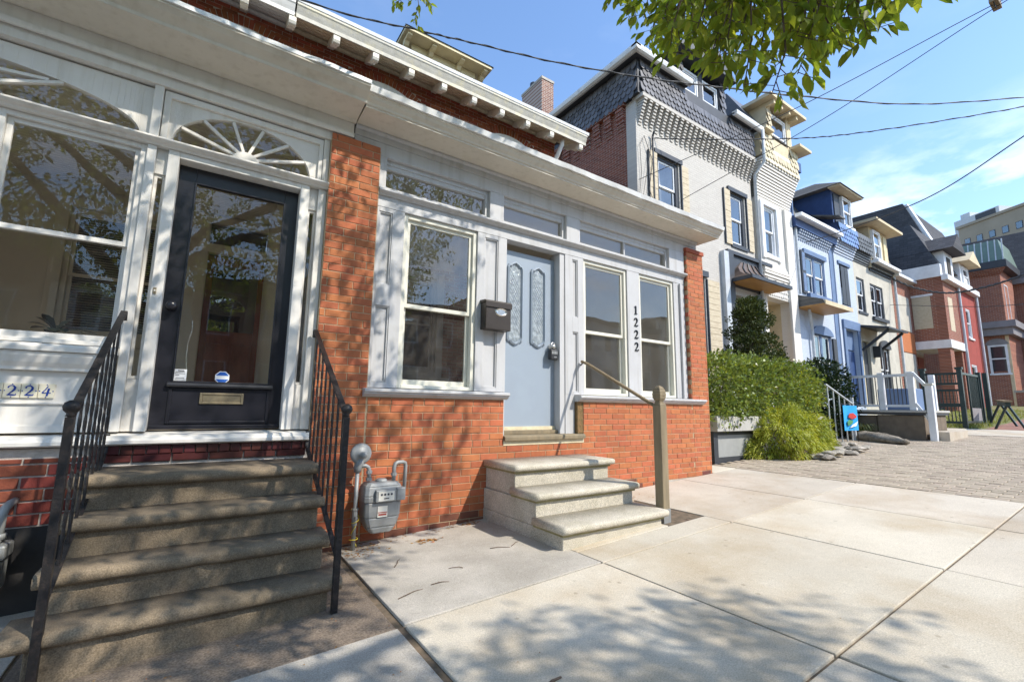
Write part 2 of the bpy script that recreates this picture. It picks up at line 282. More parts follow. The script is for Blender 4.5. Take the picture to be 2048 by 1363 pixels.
# ================================================================== ground, road, pavements
def ground():
    mb = MB(); xs = [-600, -45, 60, 600]; ys = [-600, 600]
    for a, b in zip(xs[:-1], xs[1:]):
        mb.quad((a, ys[0], zg(a)-.16), (b, ys[0], zg(b)-.16), (b, ys[1], zg(b)-.16), (a, ys[1], zg(a)-.16))
    structure(mb.build('ground', M['earth'], recalc=False))
    def strip(name, m, x0, x1, y0, y1, dz):
        mb = MB(); mb.quad((x0, y0, zg(x0)+dz), (x1, y0, zg(x1)+dz), (x1, y1, zg(x1)+dz), (x0, y1, zg(x0)+dz)); return structure(mb.build(name, m, recalc=False))
    strip('road', M['asphalt'], -45, 60, -12.5, -4.85, -.13)
    mb = MB(); mb.hexa([(-45, -4.85, zg(-45)-.2), (60, -4.85, zg(60)-.2), (60, -4.68, zg(60)-.2), (-45, -4.68, zg(-45)-.2)], [(-45, -4.85, zg(-45)), (60, -4.85, zg(60)), (60, -4.68, zg(60)), (-45, -4.68, zg(-45))])
    structure(mb.build('kerb', M['concrete_old'], recalc=False))
    side = strip('sidewalk', M['joint'], -8, 6.89, -4.66, 3.4, -.013)
    xl = [-6.4, -4.8, -3.2, -1.9, -.62, .965, 2.46, 4.1, 5.52, 6.885]; yl = [-4.66, -2.99, -1.545, 0.0]
    def slab(x0, x1, y0, y1, m, gap=.0075, dz=0.0):
        a, b, c, d = x0+gap, x1-gap, y0+gap, y1-gap
        z = lambda x: zg(x)+dz
        mb = MB(); mb.hexa([(a, c, z(a)-.1), (b, c, z(b)-.1), (b, d, z(b)-.1), (a, d, z(a)-.1)], [(a, c, z(a)), (b, c, z(b)), (b, d, z(b)), (a, d, z(a))])
        return mb.build('slab', m, side, bevel=.005)
    for i in range(len(xl)-1):
        for j in range(3):
            x0, x1, y0, y1 = xl[i], xl[i+1], yl[j], yl[j+1]; m = M['concrete']; dz = RN.uniform(-.003, .002)
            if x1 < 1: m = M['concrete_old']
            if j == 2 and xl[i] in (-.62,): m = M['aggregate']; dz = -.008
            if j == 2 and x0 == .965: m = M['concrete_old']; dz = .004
            if j == 2 and x0 == 2.46:
                slab(2.46, 4.1, -1.545, -1.27, m); slab(2.46, 3.57, -1.27, 0, m); slab(3.57, 4.1, -.42, 0, m); continue
            if x0 == .965: x0 += .028
            slab(x0, x1, y0, y1, m, dz=dz)
    slab(6.27, 6.885, 0, .45, M['concrete'])
    # earth pit around the handrail post
    mb = MB(); n = 14
    pt = {}
    for i in range(n+1):
        for j in range(n+1):
            x = 3.575+.52*i/n; y = -1.268+.84*j/n; pt[i, j] = (x, y, zg(x)-.028+RN.uniform(-.006, .008)+(.012*math.sin(i*.9)*math.cos(j*.7)))
    for i in range(n):
        for j in range(n): mb.quad(pt[i, j], pt[i+1, j], pt[i+1, j+1], pt[i, j+1])
    structure(mb.build('soil', M['soil'], recalc=False))
    # ------------ brick pavement
    pv = strip('brick_pavement', M['joint'], 6.89, 15.1, -4.66, 3.0, -.022)
    me = bpy.data.meshes.new('paver'); b = MB(); g = .0035; bl, bw = .205, .1025
    b.hexa([(-bw/2+g, -bl/2+g, -.05), (bw/2-g, -bl/2+g, -.05), (bw/2-g, bl/2-g, -.05), (-bw/2+g, bl/2-g, -.05)], [(-bw/2+g, -bl/2+g, -.004), (bw/2-g, -bl/2+g, -.004), (bw/2-g, bl/2-g, -.004), (-bw/2+g, bl/2-g, -.004)])
    e = .009; b.f.pop(1); t = len(b.v); b.v += [(-bw/2+e, -bl/2+e, 0), (bw/2-e, -bl/2+e, 0), (bw/2-e, bl/2-e, 0), (-bw/2+e, bl/2-e, 0)]; b.f.append((t, t+1, t+2, t+3))
    for k in range(4): b.f.append((4+k, 4+(k+1) % 4, t+(k+1) % 4, t+k))
    me.from_pydata(b.v, [], b.f); me.materials.append(M['paver'])
    spots = []
    nx = int((15.08-6.90)/bw)
    for i in range(nx):
        x = 6.90+bw*(i+.5); y = -4.6+(bl/2 if i % 2 else 0)
        while y < .95:
            if not (x < 10.9 and y > .42): spots.append((x, y))
            y += bl
    def vis(p):
        d = Vector((p[0], p[1]+4)); a = math.degrees(math.atan2(d.x, d.y)); return a < 82.5
    spots.sort(key=lambda p: (not vis(p), (p[0]**2+(p[1]+4)**2)))
    rest = MB(); rot = Matrix.Rotation(-math.atan(SLOPE), 3, 'Y')
    for k, (x, y) in enumerate(spots):
        dz = RN.uniform(-.004, .003)+.002*math.sin(x*2.1+y); rz = RN.uniform(-.012, .012)
        if k < 300:
            o = bpy.data.objects.new('paver', me); COL.objects.link(o); o.parent = pv; o.location = (x, y, zg(x)+dz); o.rotation_euler = (RN.uniform(-.01, .01), -math.atan(SLOPE)+RN.uniform(-.01, .01), rz)
        else:
            MM = rot @ Matrix.Rotation(rz, 3, 'Z'); c = Vector((x, y, zg(x)+dz)); i0 = len(rest.v)
            rest.v += [tuple(c+MM @ Vector(q)) for q in b.v]; rest.f += [tuple(i0+q for q in f) for f in b.f]
    o = rest.build('paver_courses', M['paver'], pv, recalc=False); o['kind'] = 'stuff'
    # farther along the street
    strip('concrete_walk', M['concrete'], 15.1, 17.1, -4.66, 3.0, -.004)
    strip('red_brick_walk', M['paver_red_tex'], 17.1, 60, -4.66, -.9, -.008)
    strip('front_yard', M['lawn_soil'], 17.1, 60, -.9, 3.0, -.02)
M['paver_red_tex'] = brickmat('red_brick_walk', (.34, .17, .12), (.27, .13, .095), (.20, .16, .13), bw=.21, bh=.105, ms=.012, axis='xy')
M['lawn_soil'] = mat('lawn_soil', (.16, .18, .06), (.22, .19, .10), rough=1, scale=5, bump=.5, bscale=60)
ground()

# ================================================================== bricks
BR_MESH = {}
def brick_mesh(L, H, m, dep=.02, ch=.003):
    key = (round(L, 3), round(H, 3), m.name, dep)
    if key not in BR_MESH:
        b = MB(); l, h = L/2, H/2
        o = [(-l, 0, -h), (l, 0, -h), (l, 0, h), (-l, 0, h)]; i = [(-l+ch, -dep, -h+ch), (l-ch, -dep, -h+ch), (l-ch, -dep, h-ch), (-l+ch, -dep, h-ch)]
        mid = [(x, -dep+ch, z) for x, y, z in o]
        b.v = o+mid+i; b.f = [(8, 9, 10, 11)]
        for k in range(4):
            j = (k+1) % 4; b.f += [(k, j, 4+j, 4+k), (4+k, 4+j, 8+j, 8+k)]
        me = bpy.data.meshes.new('brick'); me.from_pydata(b.v, [], b.f); me.materials.append(m); BR_MESH[key] = (me, b.v, b.f)
    return BR_MESH[key]
def brick_spots(x0, x1, z0, z1, ph=0.0, hole=None, L=.2075, H=.0665, j=.0068, header_every=0, zref=0.0):
    out = []; k0 = math.floor((z0-zref)/H); k = k0
    while zref+k*H < z1-.012:
        a = max(zref+k*H, z0); b = min(zref+(k+1)*H, z1)
        x = x0-(L*(.5 if k % 2 else 0)+ph) % L
        hd = header_every and k % header_every == 0; idx = 0
        while x < x1-.012:
            w = L*.52 if (hd and idx % 2) else L
            p, q = max(x, x0), min(x+w, x1)
            segs = [(p, q)]
            if hole and not (b <= hole[2]+.004 or a >= hole[3]-.004):
                segs = []
                if p < hole[0]: segs.append((p, min(q, hole[0])))
                if q > hole[1]: segs.append((max(p, hole[1]), q))
            for s, t in segs:
                if t-s > .03 and b-a > .02: out.append(((s+t)/2, (a+b)/2, t-s-j, b-a-j))
            x += w; idx += 1
        k += 1
    return out
def lay_bricks(parent, spots, y, m, limit, dep=.02, jit=.0025, name='brick', rest_name='brick_courses'):
    """spots: (x, z, length, height) on a wall facing the street at depth y"""
    off = OFF.get(parent.name, (0, 0, 0)); cam = Vector((0, -4, 1.19))
    spots = sorted(spots, key=lambda s: (Vector((s[0], y, s[1]))-cam).length_squared); rest = MB()
    for k, (x, z, l, h) in enumerate(spots):
        me, v, f = brick_mesh(l, h, m, dep); dy = RN.uniform(-jit, jit); c = (x+RN.uniform(-.001, .001), y+dep+dy, z+RN.uniform(-.001, .001)); a = RN.uniform(-.004, .004)
        if k < limit:
            o = bpy.data.objects.new(name, me); COL.objects.link(o); o.parent = parent; o.location = (c[0]-off[0], c[1]-off[1], c[2]-off[2]); o.rotation_euler = (RN.uniform(-.01, .01), a, RN.uniform(-.006, .006))
        else:
            i0 = len(rest.v); rest.v += [(p[0]+c[0], p[1]+c[1], p[2]+c[2]) for p in v]; rest.f += [tuple(i0+q for q in g) for g in f]
    if rest.v:
        o = rest.build(rest_name, m, parent, recalc=False); o['kind'] = 'stuff'
# ================================================================== windows
def stroke(mb, pts, ws, y0, y1):
    """flat ribbon of varying width in the xz plane, given thickness in y"""
    n = len(pts); lft = []; rgt = []
    for k in range(n):
        a = Vector(pts[max(k-1, 0)]); b = Vector(pts[min(k+1, n-1)]); d = (b-a).normalized(); nn = Vector((-d.y, d.x)); p = Vector(pts[k]); w = ws[k]/2 if isinstance(ws, (list, tuple)) else ws/2
        lft.append(p+nn*w); rgt.append(p-nn*w)
    for k in range(n-1):
        q = [lft[k], rgt[k], rgt[k+1], lft[k+1]]
        mb.hexa([(a.x, y0, a.y) for a in q], [(a.x, y1, a.y) for a in q])
def digit(mb, ch, x, z, w, h, y0, y1, t=.16):
    T = lambda pts: [(x+a*w, z+b*h) for a, b in pts]
    if ch == '2':
        stroke(mb, T([(.10, .74), (.14, .88), (.34, .985), (.62, .96), (.80, .80), (.76, .60), (.56, .40), (.30, .20), (.10, .05)]), [v*w for v in (.20, .16, .13, .17, .26, .26, .20, .13, .10)], y0, y1)
        stroke(mb, T([(.06, .06), (.35, .075), (.65, .05), (.92, .06), (.95, .20)]), [v*w for v in (.12, .2, .2, .15, .06)], y0-.0006, y1)
    elif ch == '1':
        stroke(mb, T([(.52, 1.0), (.52, .5), (.52, .04)]), [.26*w, .24*w, .26*w], y0, y1); stroke(mb, T([(.2, .86), (.36, .9), (.55, .99)]), [.07*w, .1*w, .12*w], y0-.0006, y1)
        stroke(mb, T([(.2, .03), (.85, .03)]), .09*w, y0-.0009, y1)
    elif ch == '4':
        stroke(mb, T([(.62, 1.0), (.35, .62), (.05, .32)]), [.12*w, .12*w, .14*w], y0, y1); stroke(mb, T([(.03, .30), (.5, .32), (.98, .30)]), .13*w, y0-.0006, y1); stroke(mb, T([(.74, .78), (.66, .4), (.58, .0)]), [.24*w, .24*w, .2*w], y0-.0009, y1)
def sash_window(root, x0, x1, z0, z1, y, fm, sm, fw=.05, sw=.035, mid=None, glass=None, name='window', blind=None, back=None, sill=None):
    """double-hung window: frame (part) > sash, pane (sub-parts)"""
    glass = glass or M['glass']; mid = mid if mid is not None else (z0+z1)/2
    mb = MB(); mb.ring(x0, x1, z0, z1, fw, fw, fw, fw*.8, y, y+.11)
    if sill: mb.box(x0-.06, x1+.06, y-.07, y+.05, z0-sill, z0-.002)
    w = mb.build(name, fm, root, bevel=.003)
    a, b, c, d = x0+fw+.001, x1-fw-.001, z0+fw*.8+.001, z1-fw-.001
    mb = MB(); mb.ring(a, b, mid-.012, d, sw, sw, sw, sw*1.1, y+.028, y+.055); mb.build('upper_sash', sm, w, bevel=.002)
    mb = MB(); mb.ring(a+.002, b-.002, c, mid+.02, sw, sw, sw*.9, sw*1.5, y+.06, y+.088); mb.build('lower_sash', sm, w, bevel=.002)
    mb = MB(); mb.quad((a+sw-.004, y+.041, mid+.02), (b-sw+.004, y+.041, mid+.02), (b-sw+.004, y+.041, d-sw+.004), (a+sw-.004, y+.041, d-sw+.004)); mb.build('pane', glass, w, recalc=False)
    mb = MB(); mb.quad((a+sw-.002, y+.074, c+sw*1.4), (b-sw+.002, y+.074, c+sw*1.4), (b-sw+.002, y+.074, mid-.008), (a+sw-.002, y+.074, mid-.008)); mb.build('pane', glass, w, recalc=False)
    if blind:
        mb = MB(); z = blind[0]
        while z < blind[1]:
            mb.hexa([(a+.01, y+.14, z), (b-.01, y+.14, z), (b-.01, y+.165, z+.012), (a+.01, y+.165, z+.012)], [(a+.01, y+.141, z+.002), (b-.01, y+.141, z+.002), (b-.01, y+.166, z+.014), (a+.01, y+.166, z+.014)]); z += .032
        mb.build('blind', M['blind'], w, recalc=False)
    if back is not None:
        mb = MB(); mb.box(a, b, y+.3, y+.31, c, d); mb.box(a-.01, a, y+.11, y+.3, c, d); mb.box(b, b+.01, y+.11, y+.3, c, d); mb.build('dark_interior', back, w)
    return w
# ================================================================== house 1222 (brick and grey)
def profile_run(mb, prof, x0, x1): mb.prism(prof, 'x', x0, x1)
M['frost'] = mat('textured_door_glass', (.36, .40, .42), (.22, .25, .27), rough=.12, scale=22, detail=1, bump=.5, bscale=26, spec=.8)
M['brick_tex'] = brickmat('inner_brick_wall', (.27, .095, .055), (.20, .07, .042), (.36, .31, .26))
M['brick_side'] = brickmat('side_brick_wall', (.26, .085, .05), (.17, .055, .036), (.36, .30, .26), axis='yz')
M['brick_front'] = brickmat('street_brick_wall', (.30, .105, .06), (.21, .07, .042), (.40, .33, .28))
def panel_board(mb, x0, x1, z0, z1, y, panels, t=.10, rec=.022):
    mb.holed(x0, x1, z0, z1, y, y+t, panels)
    for a, b, c, d in panels:
        mb.box(a-.002, b+.002, y+rec+.004, y+t, c-.002, d+.002)
        mb.ring(a+.001, b-.001, c+.001, d-.001, .012, .012, .012, .012, y+.008, y+rec+.006)
def upper_window(root, cx, c0):
    top = c0+1.04*math.cos(.61); mb = MB(); pts = [(cx+1.04*math.sin(-.61+1.22*k/12), c0+1.04*math.cos(-.61+1.22*k/12)) for k in range(13)]
    mb.prism(pts+[(cx+.595, top-.12), (cx-.595, top-.12)], 'y', 3.53, 3.597); mb.build('window_head', M['white'], root)
    sash_window(root, cx-.595, cx+.595, 4.75, top-.122, 3.48, M['white'], M['white'], fw=.06, sw=.05, name='upper_window', sill=.1)
def house_1222():
    H = thing('brick_row_house', (3.5, 0, zg(3.5)), 'brick row house with grey-trimmed enclosed porch, blue door and number 1222', 'house')
    T = M['grey_trim']
    # ---- masonry
    mb = MB()
    mb.box(.752, 1.19, .0045, .42, -.2, 3.55)
    mb.holed(1.19, 5.85, -.2, 1.268, .005, .22, [(2.61, 3.73, .80, 2)])
    mb.box(5.85, 6.252, .0045, .42, -.2, 3.55)
    mb.box(.90, 1.0, .42, 3.6, -.2, 3.9)
    mb.box(6.02, 6.25, .42, 3.6, -.2, 3.9)
    mb.build('porch_wall', M['mortar'], H)
    sp = brick_spots(.75, 1.187, -.1, 3.60, ph=.06, L=.2135)
    sp += brick_spots(1.195, 5.85, -.1, 1.268, ph=.10, hole=(2.612, 3.728, .812, 9), header_every=6)
    sp += brick_spots(5.85, 6.25, -.1, 3.55, ph=.05)
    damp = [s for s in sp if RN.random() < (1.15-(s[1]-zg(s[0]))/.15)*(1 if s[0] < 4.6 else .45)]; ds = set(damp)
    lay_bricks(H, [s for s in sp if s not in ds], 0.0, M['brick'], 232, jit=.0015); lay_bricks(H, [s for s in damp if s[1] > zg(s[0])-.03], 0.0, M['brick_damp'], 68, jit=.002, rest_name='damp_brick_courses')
    mb = MB()      # side reveal of the right pier and its cap courses
    for k in range(33):
        z = 1.36+k*.0665
        if z < 3.5: mb.box(5.835, 5.851, .004+(k % 2)*.06, .1, z, z+.058)
    mb.box(5.83, 6.27, -.014, .4, 3.552, 3.61)
    mb.build('pier_cap', M['brick_upper'], H)
    mb = MB(); mb.box(6.02, 6.16, .04, .3, 3.61, 3.75); mb.build('pier_block', M['soffit'], H)
    mb = MB(); mb.box(5.0, 6.27, -.004, .05, .18, .262); mb.build('cement_foot', M['concrete_old'], H)
    # ---- wooden front
    mb = MB(); y = .055
    panel_board(mb, 1.193, 1.47, 1.35, 3.04, y, [(1.222, 1.352, 2.30, 3.0), (1.225, 1.365, 1.40, 2.10)])
    panel_board(mb, 2.285, 2.655, 1.35, 3.04, y, [(2.375, 2.545, 1.39, 3.0)])
    mb.box(2.60, 2.655, y+.004, y+.16, .90, 1.349)
    panel_board(mb, 3.50, 3.80, 1.35, 3.04, y, [(3.615, 3.705, 1.38, 2.10), (3.615, 3.705, 2.28, 3.0)])
    mb.box(3.425, 3.50, y+.012, y+.20, .90, 3.04); mb.box(3.50, 3.64, y+.002, y+.12, .90, 1.349)
    mb.box(4.59, 4.83, y, y+.12, 1.35, 3.04); mb.box(5.585, 5.838, y+.002, y+.12, 1.35, 3.04)
    mb.box(5.70, 5.74, y-.03, y, 1.36, 3.03)
    mb.build('trim_board', T, H, bevel=.003)
    mb = MB(); mb.box(1.193, 5.838, y-.003, y+.13, 3.042, 3.15)
    mb.prism([(.06, 3.15), (.035, 3.15), (.028, 3.162), (.0, 3.172), (-.012, 3.18), (-.012, 3.196), (.03, 3.21), (.17, 3.218), (.17, 3.15)], 'x', 1.195, 5.845)
    mb.build('head_rail', T, H, bevel=.002)
    for a, b in ((1.195, 1.262), (2.415, 2.595), (3.51, 3.73), (5.48, 5.83)): MB().box(a, b, y-.02, y+.12, 3.219, 3.53).build('transom_post', T, H, bevel=.003)
    for i, (a, b) in enumerate(((1.262, 2.415), (2.595, 3.51), (3.73, 5.48))):
        mb = MB(); mb.ring(a, b, 3.219, 3.53, .012, .04, .045, .035, y+.02, y+.09); mb.box(a+.012, b-.04, y+.03, y+.08, 3.44, 3.485)
        if i == 2: mb.box(4.57, 4.595, y+.03, y+.08, 3.254, 3.44)
        w = mb.build('transom_window', T, H, bevel=.002)
        mb = MB(); mb.quad((a+.01, y+.06, 3.25), (b-.03, y+.06, 3.25), (b-.03, y+.06, 3.45), (a+.01, y+.06, 3.45)); mb.build('pane', M['glass'], w, recalc=False)
    # ---- windows
    sash_window(H, 1.472, 2.283, 1.352, 3.04, y+.02, M['cream_sash'], M['cream_sash'], fw=.042, sw=.034, mid=2.135)
    sash_window(H, 3.802, 4.588, 1.352, 3.04, y+.02, M['cream_sash'], M['cream_sash'], fw=.04, sw=.034, mid=2.125)
    sash_window(H, 4.832, 5.583, 1.352, 3.04, y+.02, M['cream_sash'], M['cream_sash'], fw=.04, sw=.034, mid=2.125)
    mb = MB(); mb.box(4.93, 4.975, .165, .17, 1.68, 1.86); mb.box(4.94, 4.95, .1636, .165, 1.72, 1.80); mb.build('window_sticker', M['sticker_white'], H)
    for a, b in ((1.15, 2.645), (3.635, 6.10)):
        mb = MB(); mb.prism([(.14, 1.35), (-.055, 1.338), (-.068, 1.332), (-.068, 1.312), (-.05, 1.304), (-.05, 1.292), (-.03, 1.284), (-.012, 1.268), (.14, 1.268)], 'x', a, b); mb.build('window_sill', T, H, bevel=.002)
    # ---- house number
    for k, ch in enumerate('1222'):
        mb = MB(); digit(mb, ch, 4.705, 2.455-k*.166, .075, .112, y-.012, y-.001); mb.build('house_number', M['number_black'], H)
    # ---- door
    mb = MB(); mb.box(2.658, 3.423, .17, .215, .945, 2.968); D = mb.build('door', M['door_blue'], H, bevel=.003)
    def lite(cx, cz, w, h):
        hw = w/2; hh = h/2
        def outline(g):
            a, b = hw+g, hh+g
            top = [(-a, b-.05), (-a*.86, b-.018), (-a*.7, b-.025), (-a*.45, b-.002), (0, b+.018), (a*.45, b-.002), (a*.7, b-.025), (a*.86, b-.018), (a, b-.05)]
            bot = [(x, -z) for x, z in top[::-1]]
            return [(cx+x, cz+z) for x, z in top+bot]
        o1, o2, o3 = outline(.0), outline(-.016), outline(-.032); mb = MB(); n = len(o1)
        for k in range(n):
            j = (k+1) % n
            P = lambda q, yy: (q[0], yy, q[1])
            mb.quad(P(o1[k], .171), P(o1[j], .171), P(o1[j], .152), P(o1[k], .152)); mb.quad(P(o1[k], .152), P(o1[j], .152), P(o2[j], .142), P(o2[k], .142)); mb.quad(P(o2[k], .142), P(o2[j], .142), P(o3[j], .168), P(o3[k], .168))
        mb.build('door_lite_frame', M['door_blue'], D)
        mb = MB(); mb.hexa([(a, .1695, b) for a, b in o3], [(a, .1655, b) for a, b in o3]); mb.build('textured_pane', M['frost'], D)
        mb = MB()     # lead lattice
        x0, x1, z0, z1 = cx-hw+.036, cx+hw-.036, cz-hh+.06, cz+hh-.06; s = .052
        for sg in (-1, 1):
            k = -12
            while k < 40:
                zz0 = z0+k*s; pts = []
                a = (x0, zz0 if sg > 0 else zz0+(x1-x0)*1.6); b = (x1, zz0+(x1-x0)*1.6 if sg > 0 else zz0)
                if min(a[1], b[1]) > z0 and max(a[1], b[1]) < z1: mb.bar((a[0], .1645, a[1]), (b[0], .1645, b[1]), .003, .003)
                k += 1
        if mb.v: mb.build('lead_lattice', M['door_blue'], D)
    lite(2.845, 2.36, .215, .93); lite(3.172, 2.355, .215, .93)
    mb = MB(); mb.lathe([(.03, 0), (.032, -.008), (.014, -.02), (.014, -.045), (.026, -.055), (.03, -.07), (.024, -.085), (.008, -.09)], (3.355, .169, 1.90), 'y', 14); mb.build('door_knob', M['chrome'], D, smooth=True)
    mb = MB(); mb.box(2.66, 3.42, .15, .171, .946, .985); mb.build('door_sweep', M['peel'], D)
    mb = MB(); mb.box(2.658, 3.423, .10, .23, .905, .944); mb.prism([(.1, .85), (-.035, .85), (-.035, .885), (-.02, .898), (.1, .904)], 'x', 2.612, 3.727); mb.build('threshold', M['wood_post'], H, bevel=.003)
    mb = MB(); mb.box(2.612, 3.727, -.003, .2, .802, .848); mb.build('threshold_bed', M['peel'], H)
    mb = MB(); mb.box(3.645, 3.727, .01, .05, .905, 1.266); mb.build('rough_brick_edge', M['soil_brick'], H)
    # ---- entablature
    mb = MB(); mb.box(.95, 6.13, .035, .17, 3.531, 3.66); mb.box(.95, 6.13, .025, .17, 3.661, 3.75); mb.prism([(.024, 3.75), (.024, 3.715), (.012, 3.715), (-.005, 3.735), (-.005, 3.75)], 'x', .95, 6.14); mb.build('frieze', T, H, bevel=.002)
    mb = MB(); mb.box(.95, 6.25, -.28, .42, 3.751, 3.775); mb.build('soffit', M['soffit'], H)
    mb = MB(); pr = [(-.26, 3.752), (-.285, 3.752), (-.285, 3.768), (-.297, 3.772), (-.305, 3.79), (-.33, 3.812), (-.345, 3.835), (-.355, 3.84), (-.355, 3.855), (-.26, 3.855)]
    mb.prism(pr, 'x', .95, 6.255); mb.build('crown_moulding', M['soffit'], H)
    mb = MB()
    n = 60
    for k in range(n):      # gutter edge metal, slightly wavy
        a = .95+(6.27-.95)*k/n; b = .95+(6.27-.95)*(k+1)/n; f = lambda x: .006*math.sin(x*9)+.004*math.sin(x*23+1)
        mb.hexa([(a, -.372+f(a), 3.852), (b, -.372+f(b), 3.852), (b, -.30, 3.852), (a, -.30, 3.852)], [(a, -.385+f(a), 3.905+f(a)*.6), (b, -.385+f(b), 3.905+f(b)*.6), (b, -.28, 3.93), (a, -.28, 3.93)])
    mb.build('gutter', M['gutter'], H)
    mb = MB(); mb.hexa([(.95, -.28, 3.90), (6.25, -.28, 3.90), (6.25, 3.6, 4.30), (.95, 3.6, 4.30)], [(.95, -.28, 3.929), (6.25, -.28, 3.929), (6.25, 3.6, 4.34), (.95, 3.6, 4.34)]); mb.build('porch_roof', M['roof_dark'], H)
    # ---- inside of the porch
    mb = MB(); mb.box(1.0, 6.02, .24, 3.58, .86, .93); mb.build('porch_floor', M['floor_in'], H)
    mb = MB(); mb.box(1.0, 6.02, .43, 3.58, 3.72, 3.745); mb.build('porch_ceiling', M['room'], H)
    mb = MB(); mb.box(1.001, 1.02, .43, 3.57, .931, 3.719); mb.box(6.0, 6.019, .43, 3.57, .931, 3.719); mb.build('porch_side_lining', M['room'], H)
    mb = MB(); mb.holed(.70, 6.25, .3, 6.25, 3.6, 3.9, [(2.45, 3.45, 1.75, 3.5), (4.4, 5.3, .93, 3.2)]); mb.build('main_wall', M['brick_tex'], H)
    mb = MB(); mb.ring(2.33, 3.57, 1.70, 3.62, .13, .13, .13, .1, 3.56, 3.66); mb.box(2.2, 3.7, 3.5, 3.6, 1.62, 1.699); mb.build('inner_window_casing', T, H, bevel=.004)
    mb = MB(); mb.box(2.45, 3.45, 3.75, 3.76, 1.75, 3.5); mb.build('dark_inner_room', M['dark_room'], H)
    sash_window(H, 2.46, 3.44, 1.80, 3.49, 3.62, T, T, name='inner_window')
    mb = MB(); mb.box(4.4, 5.3, 3.66, 3.70, .93, 3.2); mb.build('inner_door', M['red_door'], H)
    mb = MB(); mb.ring(4.28, 5.42, .93, 3.32, .12, .12, .12, 0, 3.565, 3.66); mb.build('inner_door_casing', T, H)
    # ---- upper wall above the porch roof
    mb = MB(); mb.box(.70, 6.25, 3.599, 3.9, 6.25, 7.33); mb.build('upper_wall', M['mortar_white'], H)
    arcs = [(2.22, 6.46, 1.15), (4.95, 6.44, 1.15)]
    def in_arch(s, pad=0):
        for cx, cz, w in arcs:
            r0, r1 = .95, 1.26
            d = math.hypot(s[0]-cx, s[1]-(cz-.55+.0)); a = abs(math.atan2(s[0]-cx, s[1]-(cz-.55)))
            if a < .66 and d < r1-.02: return True
        return False
    sp = [s for s in brick_spots(.70, 6.25, 6.25, 7.30, ph=.03) if not in_arch(s)]
    mb = MB()
    for cx, cz, w in arcs:
        n = 21; c0 = cz-.55
        for k in range(n):
            a = -.64+1.28*(k+.5)/n
            for r0, r1 in ((1.045, 1.255),):
                da = .64*2/n*.43
                P = lambda r, t: (cx+r*math.sin(t), c0+r*math.cos(t))
                q = [P(r0, a-da), P(r0, a+da), P(r1, a+da), P(r1, a-da)]; mb.hexa([(u, 3.592, v) for u, v in q], [(u, 3.615, v) for u, v in q])
    mb.build('arch_bricks', M['brick_upper'], H, recalc=True)['kind'] = 'stuff'
    for cx, cz, w in arcs: upper_window(H, cx, cz-.55)
    lay_bricks(H, sp, 3.592, M['brick_upper'], 0, rest_name='upper_brick_courses')
    mb = MB(); mb.box(6.20, 6.26, 3.7, 9.5, 3.6, 7.25); mb.build('side_wall', M['tan_box'], H)
    # ---- eave with brackets
    eave(H, .66, 6.72, .66, 6.25, M['peel'], [1.28+.637*k for k in range(8)]+[6.58])
    mb = MB(); mb.hexa([(.66, 3.0, 7.30), (6.72, 3.0, 7.30), (6.72, 7.2, 8.6), (.66, 7.2, 8.6)], [(.66, 3.0, 7.36), (6.72, 3.0, 7.36), (6.72, 7.2, 8.68), (.66, 7.2, 8.68)]); mb.build('roof', M['roof_dark'], H)
    mb = MB(); mb.tube([(6.15, 3.2, 7.12), (6.15, 3.22, 7.0), (6.13, 3.35, 6.8), (6.1, 3.5, 6.62), (6.1, 3.53, 6.4), (6.1, 3.53, 4.3)], .05, 10); mb.build('downspout', M['white'], H, smooth=True)
    # ---- roof dormer
    mb = MB(); mb.box(3.16, 4.68, 4.75, 6.6, 7.7, 9.06); d = mb.build('dormer', M['cream'], H)
    mb = MB(); x0, x1, yf = 2.86, 4.99, 4.38
    mb.hexa([(x0, yf, 9.075), (x1, yf, 9.075), (x1, 6.9, 9.075), (x0, 6.9, 9.075)], [(x0, yf, 9.14), (x1, yf, 9.14), (x1, 6.9, 9.14), (x0, 6.9, 9.14)]); mb.build('dormer_soffit', M['cream'], d)
    mb = MB(); mb.hexa([(x0-.02, yf-.02, 9.142), (x1+.02, yf-.02, 9.142), (x1+.02, 6.9, 9.142), (x0-.02, 6.9, 9.142)], [(3.5, 5.2, 9.6), (4.4, 5.2, 9.6), (4.4, 6.7, 9.6), (3.5, 6.7, 9.6)]); mb.ring(x0-.025, x1+.025, 9.10, 9.145, .02, .02, .001, .001, yf-.025, yf-.018); mb.build('dormer_roof', M['roof_dark'], d)
    mb = MB(); mb.box(3.12, 4.72, 4.71, 4.75, 8.93, 9.073); mb.build('dormer_frieze', M['cream'], d)
    for xx in (2.98, 3.55, 4.25, 4.86):
        mb = MB(); mb.prism([(4.44, 9.073), (4.74, 9.073), (4.74, 8.90), (4.66, 8.93), (4.60, 8.99), (4.52, 9.0), (4.44, 9.03)], 'x', xx-.05, xx+.05); mb.build('dormer_bracket', M['cream'], d)
M['soil_brick'] = mat('broken_brick_edge', (.30, .17, .08), (.16, .12, .05), rough=1, scale=25, bump=1, bscale=60)
M['grey_fascia'] = mat('weathered_fascia', (.62, .585, .50), (.48, .45, .38), rough=.7, scale=7, detail=8, c3=(.70, .62, .42), s3=5, f3=.7, lo3=.5, hi3=.65, bump=.15, bscale=40)
M['bracket_paint'] = mat('cream_white_bracket', (.80, .75, .64), (.72, .65, .52), rough=.6, scale=9)
